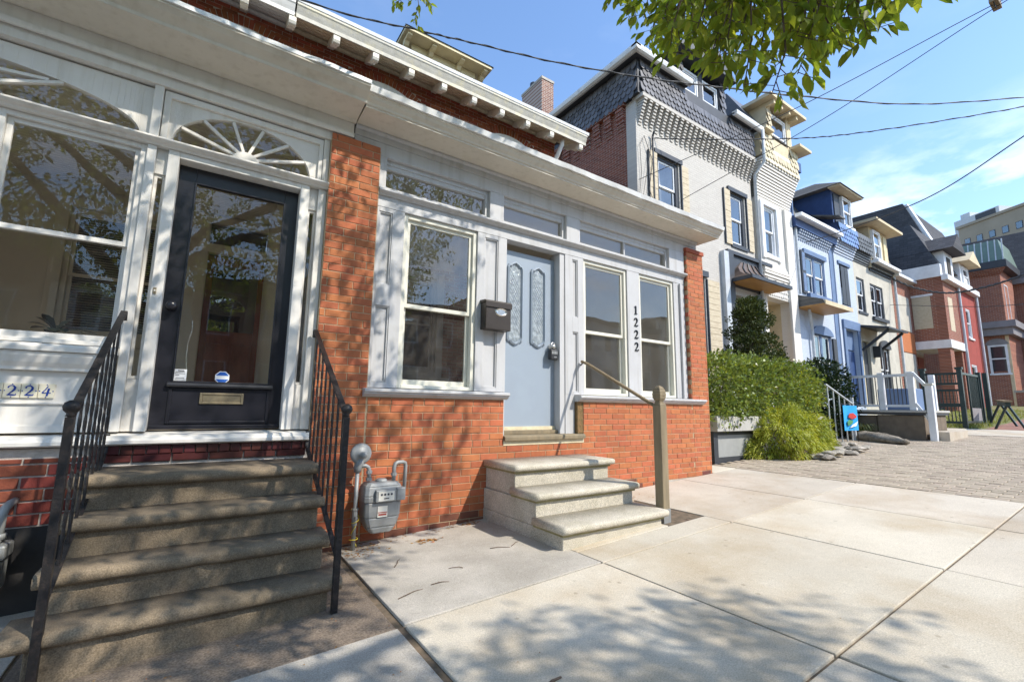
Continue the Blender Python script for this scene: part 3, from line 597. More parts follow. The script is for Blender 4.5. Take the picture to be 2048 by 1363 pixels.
def bracket_mesh(xx, w=.105):
    mb = MB()
    pr = [(3.075, 7.105), (3.055, 7.08), (3.055, 7.01), (3.075, 6.97), (3.115, 6.955), (3.155, 6.975), (3.18, 7.02), (3.22, 7.035), (3.30, 7.04), (3.36, 7.09), (3.45, 7.16), (3.58, 7.21), (3.58, 7.31), (3.085, 7.14)]
    mb.prism(pr, 'x', xx-w/2, xx+w/2); return mb
def eave(root, x0, x1, w0, w1, m, brs, fascia=None):
    mb = MB()
    n = 5
    for k in range(n):
        ya, yb = 3.06+.54*k/n, 3.06+.54*(k+1)/n-.012; f = lambda y_: 7.13+(y_-3.06)/3; MB().prism([(ya, f(ya)), (yb, f(yb)), (yb, f(yb)+.02), (ya, f(ya)+.02)], 'x', x0, x1).build('soffit_board', m, root)
    mb.prism([(3.06, 7.155), (3.6, 7.335), (3.6, 7.36), (3.06, 7.18)], 'x', x0, x1)
    mb.build('eave_backing', m, root)
    mb = MB(); mb.prism([(3.045, 7.09), (3.065, 7.09), (3.065, 7.31), (2.985, 7.31), (2.985, 7.27), (3.0, 7.25), (3.02, 7.2), (3.042, 7.15)], 'x', x0+.01, x1-.01); mb.build('eave_moulding', M['grey_fascia'] if m is M['peel'] else m, root); mb = MB(); mb.prism([(3.56, 7.25), (3.6, 7.25), (3.6, 7.309), (3.52, 7.275)], 'x', x0, w1); mb.build('wall_moulding', m, root)
    mb = MB(); mb.prism([(2.975, 7.31), (3.06, 7.31), (3.06, 7.385), (2.965, 7.37)], 'x', x0, x1+.03); mb.build('eave_fascia', fascia or M['gutter'], root, bevel=.004)
    for b in brs: bracket_mesh(b).build('eave_bracket', M['bracket_paint'], root, bevel=.005)
house_1222()

# ================================================================== house 1224 (white front, black door)
def arch_board(mb, x0, x1, z0, z1, cx, cz, rx, rz, y0, y1, n=40):
    pts = [(cx-rx*math.cos(math.pi*k/n), cz+rz*math.sin(math.pi*k/n)) for k in range(n+1)]
    pts = [p for p in pts if x0 <= p[0] <= x1]
    if cx-rx > x0: mb.box(x0, cx-rx, y0, y1, z0, z1)
    if cx+rx < x1: mb.box(cx+rx, x1, y0, y1, z0, z1)
    for (a, b), (c, d) in zip(pts[:-1], pts[1:]): mb.hexa([(a, y0, b), (c, y0, d), (c, y1, d), (a, y1, b)], [(a, y0, z1), (c, y0, z1), (c, y1, z1), (a, y1, z1)])
M['dark_board'] = mat('near_black_panel', (.022, .021, .021), (.035, .032, .03), rough=.7, scale=8)
def house_1224():
    H = thing('white_front_row_house', (-.5, 0, zg(-.5)), 'white-painted porch front with black glass door, fanlight and 224 tiles', 'house')
    T = M['white']; y = .055; X0 = -3.2
    mb = MB(); mb.box(X0, .75, .013, .3, -.4, .90); mb.box(.66, .748, .301, 3.6, -.4, 3.75); mb.build('base_wall', M['mortar_white'], H)
    sp = [s for s in brick_spots(X0, -.56, -.25, .845, ph=.02, L=.225, H=.0735, j=.011)]
    lay_bricks(H, [s for s in sp if s[0] > -1.6], 0.0, M['brick_red'], 160, name='brick')
    mb = MB(); mb.box(X0, -.62, -.022, -.001, -.3, .44); mb.build('dark_base_panel', M['dark_board'], H)  # near-black sheet over the lower base wall, left of the steps
    sold = [(-.55+.069*k+.034, .876, .062, .058) for k in range(19)]; low = [(-.56+.215*k+.107, .82, .206, .050) for k in range(6)]
    lay_bricks(H, sold, -.012, M['brick_maroon'], 40, dep=.03, name='soldier_brick'); lay_bricks(H, low, -.004, M['brick_maroon'], 40, name='soldier_brick')
    mb = MB(); mb.prism([(.2, .908), (-.03, .908), (-.05, .918), (-.05, .942), (-.03, .95), (-.025, .97), (.2, .992)], 'x', X0, .752); mb.build('door_ledge', T, H, bevel=.003)
    # door frame, posts, sidelights
    mb = MB()
    mb.box(-.366, -.297, y-.01, y+.2, .993, 3.055); mb.box(.542, .612, y-.01, y+.2, .993, 3.055); mb.box(-.297, .542, y-.009, y+.2, 3.006, 3.054)
    mb.box(-.49, -.437, y-.012, y+.12, .993, 3.055); mb.box(.684, .75, y, y+.14, .993, 3.055); mb.box(.612, .684, y+.03, y+.1, .993, 1.35); mb.box(-.437, -.366, y+.03, y+.1, .993, 1.35)
    mb.box(.612, .684, y+.03, y+.1, 2.86, 3.055); mb.box(-.437, -.366, y+.03, y+.1, 2.86, 3.055)
    mb.build('door_frame', T, H, bevel=.004)
    for a, b in ((-.437, -.366), (.612, .684)):
        mb = MB(); mb.ring(a+.002, b-.002, 1.352, 2.858, .018, .018, .02, .02, y+.045, y+.08); w = mb.build('sidelight', T, H); mb = MB(); mb.quad((a+.015, y+.06, 1.36), (b-.015, y+.06, 1.36), (b-.015, y+.06, 2.85), (a+.015, y+.06, 2.85)); mb.build('pane', M['glass_clear'], w, recalc=False)
    # transom rail and fanlight boards
    mb = MB(); mb.prism([(.2, 3.056), (.03, 3.056), (.02, 3.07), (-.005, 3.078), (-.02, 3.09), (-.02, 3.10), (.0, 3.112), (.2, 3.122)], 'x', X0, .752); mb.build('transom_rail', T, H, bevel=.002)
    mb = MB(); arch_board(mb, -.437, .70, 3.123, 3.515, .122, 3.14, .485, .315, y+.03, y+.08); mb.ring(-.43, .695, 3.123, 3.515, .04, .03, .045, 0, y+.005, y+.03)
    fan = mb.build('fanlight', T, H, bevel=.002)
    mb = MB()
    for k in range(1, 7):
        a = math.pi*k/7; c, s = math.cos(a), math.sin(a); mb.bar((.122-.09*c, y+.045, 3.14+.075*s), (.122-.482*c, y+.045, 3.14+.312*s), .022, .026, up=(0, 1, 0))
    mb.prism([(.122-.10*math.cos(math.pi*k/12), 3.124+.09*math.sin(math.pi*k/12)) for k in range(13)], 'y', y+.025, y+.065); mb.build('fan_muntin', T, fan, bevel=.002)
    n = 24; mb = MB(); pts = [(.122-.485*math.cos(math.pi*k/n), y+.055, 3.13+.32*math.sin(math.pi*k/n)) for k in range(n+1)]; mb.quad(*pts); mb.build('pane', M['glass_clear'], fan, recalc=False)
    MB().box(-.494, -.437, y-.012, y+.12, 3.123, 3.53).build('upper_post', T, H, bevel=.004); MB().box(.70, .75, y-.002, y+.1, 3.123, 3.53).build('upper_post', T, H, bevel=.004)
    mb = MB(); arch_board(mb, -2.55, -.495, 3.123, 3.515, -1.5, 3.15, .945, .248, y+.03, y+.08); aw = mb.build('arched_transom', T, H, bevel=.002)
    mb = MB(); mb.bar((-1.5, y+.05, 3.15), (-.98, y+.05, 3.355), .02, .03, up=(0, 1, 0)); mb.bar((-1.5, y+.05, 3.30), (-1.05, y+.05, 3.345), .02, .03, up=(0, 1, 0)); mb.build('arch_muntin', T, aw)
    pts = [(-1.5-.95*math.cos(math.pi*k/n), y+.055, 3.14+.25*math.sin(math.pi*k/n)) for k in range(n+1)]; mb = MB(); mb.quad(*pts); mb.build('pane', M['glass_clear'], aw, recalc=False)
    # big window
    for a, b in ((-1.24, -.492), (-2.5, -1.245)):
        sash_window(H, a, b, 1.56, 3.054, y+.01, T, T, fw=.035, sw=.03, mid=2.287, glass=M['glass_clear'])
    mb = MB(); mb.prism([(.15, 1.50), (-.03, 1.50), (-.03, 1.53), (.0, 1.55), (.15, 1.558)], 'x', X0, -.492); mb.prism([(.1, 1.38), (.02, 1.38), (.018, 1.40), (.0, 1.43), (-.012, 1.47), (-.012, 1.498), (.1, 1.498)], 'x', X0, -.5); mb.box(X0, -.5, y, y+.08, .993, 1.379); mb.box(X0, -.52, y-.015, y, 1.17, 1.182); mb.box(X0, -.52, y-.012, y, .994, 1.04); mb.build('window_apron', T, H, bevel=.003)
    # tiles
    for k, ch in enumerate('1224'):
        x = -1.078+.0765*k; mb = MB(); mb.box(x, x+.0735, y-.012, y-.0005, 1.208, 1.298); t = mb.build('number_tile', M['tile'], H, bevel=.002)
        mb = MB(); digit(mb, ch, x+.016, 1.222, .043, .062, y-.0135, y-.0118)
        for (u, v) in ((.037, .006), (.037, .083), (.006, .044), (.067, .044)): mb.box(x+u-.003, x+u+.003, y-.0132, y-.0118, 1.208+v-.003, 1.208+v+.003)
        mb.build('tile_number', M['blue_ink'], t)
    # door
    yd = y+.1
    mb = MB(); mb.holed(-.296, .541, 1.0, 3.004, yd, yd+.045, [(-.185, .44, 1.345, 2.884)]); D = mb.build('door', M['black_paint'], H, bevel=.003)
    mb = MB(); mb.prism([(yd, 1.30), (yd-.03, 1.305), (yd-.04, 1.318), (yd-.03, 1.338), (yd, 1.344)], 'x', -.215, .47); mb.ring(-.20, .455, 1.04, 1.30, .02, .02, .012, .02, yd-.01, yd); mb.box(-.29, .53, yd-.03, yd, 1.001, 1.03); mb.ring(-.19, .445, 1.34, 2.889, .012, .012, .012, .012, yd-.012, yd-.0005); mb.build('door_moulding', M['black_paint'], D, bevel=.003)
    mb = MB(); mb.quad((-.185, yd+.02, 1.345), (.44, yd+.02, 1.345), (.44, yd+.02, 2.884), (-.185, yd+.02, 2.884)); mb.build('pane', M['glass_clear'], D, recalc=False)
    mb = MB(); mb.ring(-.01, .275, 1.185, 1.268, .018, .018, .016, .016, yd-.012, yd-.0004); mb.box(.008, .257, yd-.006, yd-.0004, 1.201, 1.252); mb.build('mail_slot', M['brass'], D, bevel=.003)
    mb = MB(); mb.lathe([(.034, 0), (.036, -.006), (.016, -.014), (.014, -.04), (.03, -.05), (.034, -.062), (.026, -.076), (.008, -.08)], (-.242, yd, 1.895), 'y', 16); mb.build('door_knob', M['black_paint'], D, smooth=True)
    mb = MB(); mb.box(-.352, -.334, y-.018, y-.0105, 1.955, 2.0); mb.build('door_bell', M['brass'], H); 
    mb = MB(); mb.lathe([(.006, 0), (.006, -.004), (.001, -.005)], (-.343, y-.018, 1.978), 'y', 10); mb.build('bell_button', M['white'], H)
    # stickers on the glass
    mb = MB(); mb.box(-.185, -.105, yd+.016, yd+.0185, 1.345, 1.438); st = mb.build('sticker', M['sticker_white'], D)
    mb = MB()
    for k, (a, b) in enumerate(((.15, .9), (.2, .85), (.15, .45), (.1, .9), (.15, .85))): mb.box(-.185+.08*a, -.185+.08*b, yd+.0152, yd+.016, 1.36+.012*k+(.008 if k > 1 else 0), 1.364+.012*k+(.008 if k > 1 else 0))
    mb.box(-.16, -.12, yd+.0152, yd+.016, 1.424, 1.431); mb.build('sticker_print', M['ink'], st)
    oc = lambda r: [(.121+r*math.cos(rad(22.5+45*k)), 1.389+r*math.sin(rad(22.5+45*k))) for k in range(8)]
    mb = MB(); mb.prism(oc(.05), 'y', yd+.016, yd+.0185); so2 = mb.build('octagon_sticker', M['sticker_white'], D)
    q = oc(.045); mb = MB(); c30 = 1.389
    mb.prism([q[0], q[1], q[2], q[3], (q[3][0], c30+.014), (q[0][0], c30+.014)], 'y', yd+.0152, yd+.016); mb.prism([q[7], q[6], q[5], q[4], (q[4][0], c30-.014), (q[7][0], c30-.014)], 'y', yd+.0152, yd+.016); mb.build('sticker_band', M['sticker_blue'], so2)
    # entablature
    mb = MB(); mb.box(X0, .93, .03, .17, 3.531, 3.62); mb.box(X0, .935, .012, .17, 3.621, 3.77); mb.prism([(.011, 3.62), (.011, 3.60), (-.004, 3.60), (-.012, 3.615), (-.012, 3.64), (.011, 3.65)], 'x', X0, .936); mb.build('frieze', T, H, bevel=.002)
    mb = MB(); mb.prism([(.1, 3.771), (-.02, 3.73), (-.05, 3.745), (-.31, 3.765), (-.31, 3.80), (.1, 3.80)], 'x', X0, .94); mb.build('soffit', M['soffit'], H)
    mb = MB(); mb.prism([(-.30, 3.762), (-.32, 3.762), (-.325, 3.785), (-.345, 3.80), (-.385, 3.825), (-.41, 3.85), (-.42, 3.855), (-.42, 3.875), (-.30, 3.875)], 'x', X0, .948); mb.build('crown_moulding', M['soffit'], H)
    mb = MB(); n = 40
    for k in range(n):
        a = X0+(.95-X0)*k/n; b = X0+(.95-X0)*(k+1)/n; f = lambda x: .008*math.sin(x*7)+.005*math.sin(x*19)
        mb.hexa([(a, -.43+f(a), 3.872), (b, -.43+f(b), 3.872), (b, -.33, 3.872), (a, -.33, 3.872)], [(a, -.425+f(a), 3.91), (b, -.425+f(b), 3.91), (b, -.30, 3.94), (a, -.30, 3.94)])
    mb.build('gutter', M['gutter'], H)
    mb = MB(); mb.hexa([(X0, -.30, 3.90), (.94, -.30, 3.90), (.94, 3.6, 4.30), (X0, 3.6, 4.30)], [(X0, -.30, 3.94), (.94, -.30, 3.94), (.94, 3.6, 4.34), (X0, 3.6, 4.34)]); mb.build('porch_roof', M['roof_dark'], H)
    # inside the porch
    mb = MB(); mb.box(X0, .66, .31, 3.56, .9, .98); mb.build('porch_floor', M['floor_in'], H)
    mb = MB()
    k = .31
    while k < 3.5: mb.box(X0, .66, k, k+.062, 3.88-.002, 3.90); k += .066
    mb.box(X0, .66, .31, 3.56, 3.9, 3.91); mb.build('porch_ceiling', M['room_beige'], H)
    mb = MB(); mb.holed(X0, .69, .4, 6.25, 3.6, 3.9, [(-.10, .72, .99, 3.74), (-1.56, -.6, 2.0, 3.6)]); mb.box(.62, .659, .31, 3.599, .981, 3.87); mb.box(X0-.1, X0, .0, 3.8, -.4, 3.9); mb.build('main_wall', M['room_beige'], H)
    mb = MB(); mb.holed(-.10, .62, .99, 3.30, 3.66, 3.71, [(-.02, .55, 2.21, 3.17)]); dd = mb.build('inner_door', M['red_door'], H, bevel=.004)
    mb = MB(); mb.ring(.02, .28, 1.15, 2.05, .02, .02, .02, .02, 3.645, 3.66); mb.ring(.3, .55, 1.15, 2.05, .02, .02, .02, .02, 3.645, 3.66); mb.build('door_panel', M['red_door'], dd)
    mb = MB(); mb.quad((-.02, 3.68, 2.21), (.55, 3.68, 2.21), (.55, 3.68, 3.17), (-.02, 3.68, 3.17)); mb.build('pane', M['glass_far'], dd, recalc=False)
    mb = MB(); mb.ring(-.24, .62, .98, 3.86, .13, .001, .12, 0, 3.54, 3.66); mb.box(-.11, .62, 3.545, 3.66, 3.31, 3.44); mb.build('inner_door_casing', M['room_beige'], H, bevel=.004)
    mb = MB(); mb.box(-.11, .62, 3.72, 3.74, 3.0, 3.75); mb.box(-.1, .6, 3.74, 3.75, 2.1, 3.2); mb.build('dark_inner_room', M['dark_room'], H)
    mb = MB(); mb.quad((-.11, 3.64, 3.44), (.62, 3.64, 3.44), (.62, 3.64, 3.74), (-.11, 3.64, 3.74)); mb.build('inner_transom_pane', M['glass_far'], H, recalc=False)
    mb = MB(); mb.ring(-1.68, -.48, 1.88, 3.72, .12, .12, .12, .1, 3.54, 3.66); mb.build('inner_window_casing', M['room_beige'], H, bevel=.004)
    sash_window(H, -1.56, -.6, 1.98, 3.60, 3.60, M['room_beige'], M['room_beige'], mid=2.75, name='inner_window', blind=(2.05, 3.55))
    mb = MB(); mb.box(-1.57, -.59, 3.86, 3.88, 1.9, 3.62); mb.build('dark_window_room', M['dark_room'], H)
    # ceiling light bowl
    mb = MB(); mb.lathe([(.001, -.1), (.08, -.09), (.13, -.05), (.15, 0)], (-1.55, 1.6, 3.87), 'z', 16); mb.build('ceiling_lamp', M['white'], H, smooth=True)
    # upper wall and eave
    mb = MB(); mb.box(-6, .699, 3.599, 3.9, 6.25, 7.33); mb.build('upper_wall', M['mortar_white'], H)
    cx, c0 = .05, 5.9; sp = [s for s in brick_spots(-1.6, .70, 6.25, 7.30, ph=.03) if not (math.hypot(s[0]-cx, s[1]-c0) < 1.25 and abs(math.atan2(s[0]-cx, s[1]-c0)) < .66)]
    lay_bricks(H, sp, 3.592, M['brick_upper'], 0, rest_name='upper_brick_courses')
    mb = MB(); n = 21
    for k in range(n):
        a = -.64+1.28*(k+.5)/n; da = .64*2/n*.43; P = lambda r, t: (cx+r*math.sin(t), c0+r*math.cos(t)); q = [P(1.045, a-da), P(1.045, a+da), P(1.255, a+da), P(1.255, a-da)]; mb.hexa([(u, 3.592, v) for u, v in q], [(u, 3.615, v) for u, v in q])
    mb.build('arch_bricks', M['brick_upper'], H)['kind'] = 'stuff'
    upper_window(H, cx, c0)
    eave(H, -6, .655, -6, .65, M['white'], [.63-.637*k for k in range(6)])
    mb = MB(); mb.hexa([(-6, 3.0, 7.30), (.655, 3.0, 7.30), (.655, 7.2, 8.6), (-6, 7.2, 8.6)], [(-6, 3.0, 7.36), (.655, 3.0, 7.36), (.655, 7.2, 8.68), (-6, 7.2, 8.68)]); mb.build('roof', M['roof_dark'], H)
house_1224()
# ================================================================== steps, railings, meters, small things
def slab_tread(mb, x0, x1, yf, yb, z, t=.055, over=.0, r=.017, chip=None):
    """stone tread with a rounded front nosing, front edge subdivided and slightly worn"""
    n = 26; prof = [(0, -t), (-r*.3, -t), (-r, -t*.75), (-r*1.15, -t*.5), (-r, -t*.2), (-r*.45, -.004), (r*.6, 0)]
    rows = []
    for i in range(n+1):
        x = x0+(x1-x0)*i/n; w = .0016*math.sin(i*1.7+x0*9+z*40)+RN.uniform(-.0016, .0016); row = []
        for dy, dz in prof:
            yy = yf+r*1.0+dy+w; zz = z+dz+RN.uniform(-.0012, .0012)-.003*math.sin(math.pi*i/n)
            if chip and abs(x-chip) < .07: yy += .022*(1-abs(x-chip)/.07); zz -= .01*(1-abs(x-chip)/.07)*(1 if dz > -.02 else 0)
            row.append((x, yy, zz))
        row.append((x, yb, z)); row.append((x, yb, z-t)); rows.append(row)
    m = len(rows[0]); base = len(mb.v)
    for r_ in rows: mb.v += r_
    for i in range(n):
        for k in range(m): k2 = (k+1) % m; mb.f.append((base+i*m+k, base+(i+1)*m+k, base+(i+1)*m+k2, base+i*m+k2))
    mb.f.append(tuple(base+k for k in range(m))); mb.f.append(tuple(base+n*m+k for k in range(m))[::-1])
def steps_1222():
    S = thing('concrete_steps', (3.0, -.6, zg(3.0)), 'three pale sunlit concrete steps below the blue door', 'steps')
    T = [(.675, -.56, 2.38, 3.64), (.482, -.90, 2.36, 3.62), (.292, -1.25, 2.355, 3.60)]
    zb = [.4075, .2175, -.05]
    for k, (z, yf, x0, x1) in enumerate(T):
        mb = MB(); mb.box(x0+.03, x1-.05, yf+.05, -.002, zb[k], z-.0755); st = mb.build('step', M['step'], S, bevel=.006)
        mb = MB(); slab_tread(mb, x0, x1, yf, -.002 if k == 0 else T[k-1][1]+.062, z); mb.build('tread', M['step'], st, smooth=True)
        mb = MB(); mb.box(x0+.014, x1-.034, yf+.028, -.002 if k == 0 else T[k-1][1]+.06, z-.076, z-.0555); mb.build('mossy_lip', M['step_moss'], st, bevel=.004)
steps_1222()
def steps_1224():
    S = thing('old_stone_steps', (.1, -.6, 0), 'four worn brown stone steps in dappled shade at the black door', 'steps')
    T = [(.775, -.50), (.585, -.72), (.392, -.93), (.20, -1.13)]; zb = [.5235, .3305, .1385, -.2]
    for k, (z, yf) in enumerate(T):
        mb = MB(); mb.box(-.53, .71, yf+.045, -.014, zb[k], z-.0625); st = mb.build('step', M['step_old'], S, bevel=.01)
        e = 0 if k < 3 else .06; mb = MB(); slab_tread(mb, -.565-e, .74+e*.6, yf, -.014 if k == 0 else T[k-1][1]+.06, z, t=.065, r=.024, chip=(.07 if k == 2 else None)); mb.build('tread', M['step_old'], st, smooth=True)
steps_1224()
def iron_rail(x, yb, label, foot):
    R_ = thing('iron_railing', (x, -.55, zg(x)), label, 'railing', 'wrought iron stair railings')
    A = Vector((x, -.005, 1.80)); B = Vector((x, yb, 1.13)); d = (B-A)
    mb = MB(); mb.bar(A, B, .036, .014); mb.bar(A-Vector((0, 0, .011)), B-Vector((0, 0, .011)), .016, .012); mb.tube([A+Vector((0, .0, -.03)), A+Vector((0, -.004, .0)), A+Vector((0, .012, -.06))], .02, 8); mb.build('top_rail', M['iron'], R_, bevel=.003)
    mb = MB(); mb.box(x-.017, x+.017, yb-.02, yb+.014, foot, 1.12); mb.build('post', M['iron'], R_, bevel=.002)
    mb = MB(); mb.lathe([(.01, -.035), (.022, -.03), (.014, -.022), (.03, -.005), (.034, .012), (.028, .03), (.012, .041), (.001, .043)], (x, yb-.003, 1.155), 'z', 12); mb.build('knob', M['iron'], R_, smooth=True)
    lo = Vector((0, 0, -.86)); C0 = A+Vector((0, -.03, -.95)); C1 = Vector((x, yb, .32))
    mb = MB(); mb.bar(C0, C1, .028, .012); mb.build('bottom_rail', M['iron'], R_)
    for k in range(8):
        t = (k+.7)/8.2; p = A+d*t; q = C0+(C1-C0)*t; q.y = p.y
        mb = MB(); n = 26; w = .0065; prev = None
        pts = []
        for i in range(n+1):
            s = i/n; c = Vector((x, p.y, p.z-.02+(q.z-p.z+.02)*s)); a = s*math.pi*4.5 if .12 < s < .88 else (math.pi*.54 if s <= .12 else math.pi*3.96); tw = [c+Vector((math.cos(a+math.pi/4+math.pi/2*j)*w*1.3, math.sin(a+math.pi/4+math.pi/2*j)*w*1.3, 0)) for j in range(4)]
            pts.append([tuple(v) for v in tw])
        for i in range(n):
            b0 = len(mb.v); mb.v += pts[i]+pts[i+1]
            for j in range(4): j2 = (j+1) % 4; mb.f.append((b0+j, b0+j2, b0+4+j2, b0+4+j))
        mb.build('baluster', M['iron'], R_)
    mb = MB(); mb.bar((x, -.0, .98), (x, -.03, .86), .03, .012); mb.bar((x, -.03, .87), C0, .012, .012); mb.build('wall_bracket', M['iron'], R_)
iron_rail(.735, -1.14, 'black iron stair railing beside the brick pillar, right of the black door', zg(.735)-.01)
iron_rail(-.485, -1.12, 'black iron stair railing in front of the white window panel, left of the black door', -.03)
def handrail():
    P = thing('wooden_handrail', (3.66, -1.13, zg(3.66)), 'weathered wooden post and sloping handrail beside the concrete steps', 'handrail')
    x, y = 3.665, -1.13; w = .046
    mb = MB(); z0, z1 = zg(x)-.06, 1.235
    mb.hexa([(x-w, y-w, z0), (x+w, y-w, z0), (x+w, y+w, z0), (x-w, y+w, z0)], [(x-w, y-w, z1), (x+w, y-w, z1), (x+w, y+w, z1), (x-w, y+w, z1)])
    def sq(a): return [(x-a, y-a), (x+a, y-a), (x+a, y+a), (x-a, y+a)]
    prof = [(w, 1.235), (w*.72, 1.255), (w*.66, 1.27), (w*.92, 1.29), (w*1.04, 1.32), (w*1.02, 1.35), (w*.85, 1.385), (w*.5, 1.41), (.004, 1.42)]
    for (a, za), (b, zb) in zip(prof[:-1], prof[1:]):
        mb.hexa([(u, v, za) for u, v in sq(a)], [(u, v, zb) for u, v in sq(b)])
    mb.build('post', M['wood_post'], P, bevel=.006)
    mb = MB(); b = w+.004; mb.box(x-b, x+b, y-b, y-w-.0005, z0, zg(x)+.11); mb.box(x-b, x-w-.0005, y-w, y+w, z0, zg(x)+.11); mb.box(x+w+.0005, x+b, y-w, y+w, z0, zg(x)+.11); mb.build('post_bracket', M['grey_metal'], P)
    mb = MB(); mb.tube([(3.735, .03, 1.745), (3.72, -.1, 1.70), (3.675, -1.085, 1.215)], .017, 10); mb.build('rail', M['wood_rail'], P, smooth=True)
    mb = MB(); mb.bar((3.735, .05, 1.70), (3.735, .0, 1.735), .012, .012); mb.build('rail_bracket', M['iron'], P)
handrail()
def gas_meter():
    G = thing('gas_meter', (1.35, -.12, zg(1.35)), 'grey gas meter with regulator, pipes and yellow wire on the orange brick wall', 'gas meter')
    def P(name, pts, r, m='grey_metal', n=10): mb = MB(); mb.tube(pts, r, n); return mb.build(name, M[m], G, smooth=True)
    x = 1.105; y = -.15
    P('riser_pipe', [(x, y, zg(x)-.03), (x, y, .66)], .0165)
    mb = MB(); mb.tube([(x, y, .245), (x, y, .36)], [.023, .023], 10); mb.tube([(x, y, .36), (x, y, .375)], .029, 8); mb.tube([(x, y-.02, .305), (x, y-.05, .305)], .012, 6); mb.build('stop_valve', M['grey_metal'], G)
    mb = MB(); mb.lathe([(.001, -.055), (.02, -.05), (.026, -.03), (.062, -.022), (.08, -.016), (.085, 0), (.085, .012), (.078, .02), (.04, .03), (.001, .032)], (1.125, -.155, .80), 'y', 22); rg = mb.build('regulator', M['grey_metal'], G, smooth=True)
    mb = MB(); mb.lathe([(.012, -.09), (.024, -.085), (.026, -.05), (.024, -.03)], (1.13, -.155, .795), 'y', 10); mb.tube([(x, y, .655), (x, y, .69), (1.118, -.155, .73), (1.12, -.155, .76)], [.026, .032, .036, .03], 10); mb.build('regulator_body', M['grey_metal'], G, smooth=True)
    P('inlet_pipe', [(1.12, -.155, .70), (1.165, -.155, .705), (1.19, -.155, .69), (1.2, -.155, .665), (1.2, -.155, .58)], .0165)
    for xx, zz in ((1.2, .595), (1.2, .65), (1.41, .62)): MB().tube([(xx, -.155, zz-.012), (xx, -.155, zz+.012)], .025, 8).build('pipe_union', M['grey_metal'], G)
    P('outlet_pipe', [(1.41, -.155, .57), (1.41, -.155, .68), (1.418, -.155, .705), (1.44, -.15, .715), (1.49, -.14, .715), (1.512, -.135, .705), (1.52, -.13, .68), (1.52, -.12, .50), (1.52, -.06, .47), (1.52, .02, .47)], .0165)
    # body
    mb = MB(); q = [(1.165, .22), (1.20, .20), (1.41, .20), (1.445, .22), (1.455, .30), (1.455, .415), (1.155, .415), (1.155, .30)]
    mb = MB(); cs = 1.305
    def lay(w, d0, d1, z): return [(cs-w, d0, z), (cs-w*.8, d0-.02, z), (cs+w*.8, d0-.02, z), (cs+w, d0, z), (cs+w, d1, z), (cs-w, d1, z)]
    L_ = [lay(.085, -.20, -.09, .175), lay(.12, -.215, -.08, .225), lay(.145, -.225, -.075, .30), lay(.15, -.23, -.07, .42)]
    for a, b in zip(L_[:-1], L_[1:]): mb.hexa(a, b)
    mb.build('meter_body', M['grey_metal'], G, bevel=.01)
    mb = MB(); L_ = [lay(.158, -.235, -.065, .42), lay(.16, -.237, -.063, .47), lay(.15, -.22, -.07, .54), lay(.12, -.195, -.085, .57)]
    for a, b in zip(L_[:-1], L_[1:]): mb.hexa(a, b)
    mb.lathe([(.05, 0), (.048, .016), (.035, .024), (.001, .026)], (1.305, -.15, .568), 'z', 14); mb.build('meter_top', M['grey_metal'], G, bevel=.008)
    mb = MB(); mb.box(1.225, 1.395, -.285, -.235, .425, .52); idx = mb.build('index_box', M['grey_metal'], G, bevel=.008)
    mb = MB(); mb.box(1.245, 1.375, -.289, -.2845, .435, .508); ip = mb.build('index_plate', M['paper'], idx)
    mb = MB()
    for k in range(4): mb.lathe([(.009, 0), (.009, -.002), (.001, -.0022)], (1.27+.027*k, -.2892, .485), 'y', 8)
    mb.box(1.29, 1.33, -.291, -.2892, .45, .458); mb.build('index_print', M['ink'], idx)
    mb = MB(); mb.box(1.40, 1.475, -.275, -.20, .425, .525); mb.build('transmitter_box', M['grey_metal'], G, bevel=.006)
    mb = MB(); mb.box(1.255, 1.335, -.2535, -.2495, .305, .39); lb = mb.build('warning_label', M['paper'], G)
    mb = MB(); mb.box(1.257, 1.333, -.2545, -.2534, .338, .345); mb.box(1.262, 1.328, -.2545, -.2534, .318, .332); mb.build('label_print', M['rust'], lb)
    n = 60; pts = []
    for k in range(n+1):
        t = k/n; a = t*math.pi*7; r = .024+.01*math.sin(t*9); pts.append((x+math.cos(a)*r, y+math.sin(a)*r-.004, .03+zg(x)+.27*t+.02*math.sin(t*14)))
    P('yellow_wire', pts, .0032, 'yellow', 6)
gas_meter()
def gas_meter_left():
    G = thing('gas_meter', (-.95, -.15, zg(-.95)), 'gas meter half hidden in shade behind the left stair railing', 'gas meter')
    mb = MB(); mb.tube([(-.86, -.01, .60), (-.86, -.10, .60), (-.865, -.145, .585), (-.87, -.16, .55), (-.87, -.165, .42)], .022, 10); mb.tube([(-.87, -.165, .42), (-.87, -.165, .45)], .034, 8); mb.build('inlet_pipe', M['grey_metal'], G, smooth=True)
    mb = MB()
    for w, z0, z1 in ((.15, .15, .32), (.165, .32, .40), (.13, .40, .425)): mb.box(-.98-w, -.98+w, -.25, -.09, z0, z1-.0005)
    mb.build('meter_body', M['grey_metal'], G, bevel=.02)
    mb = MB(); mb.box(-.94, -.83, -.285, -.251, .29, .36); mb.build('index_plate', M['paper'], G, bevel=.004)
    mb = MB(); mb.box(-1.10, -1.02, -.256, -.2505, .20, .30); mb.build('warning_label', M['paper'], G)
gas_meter_left()
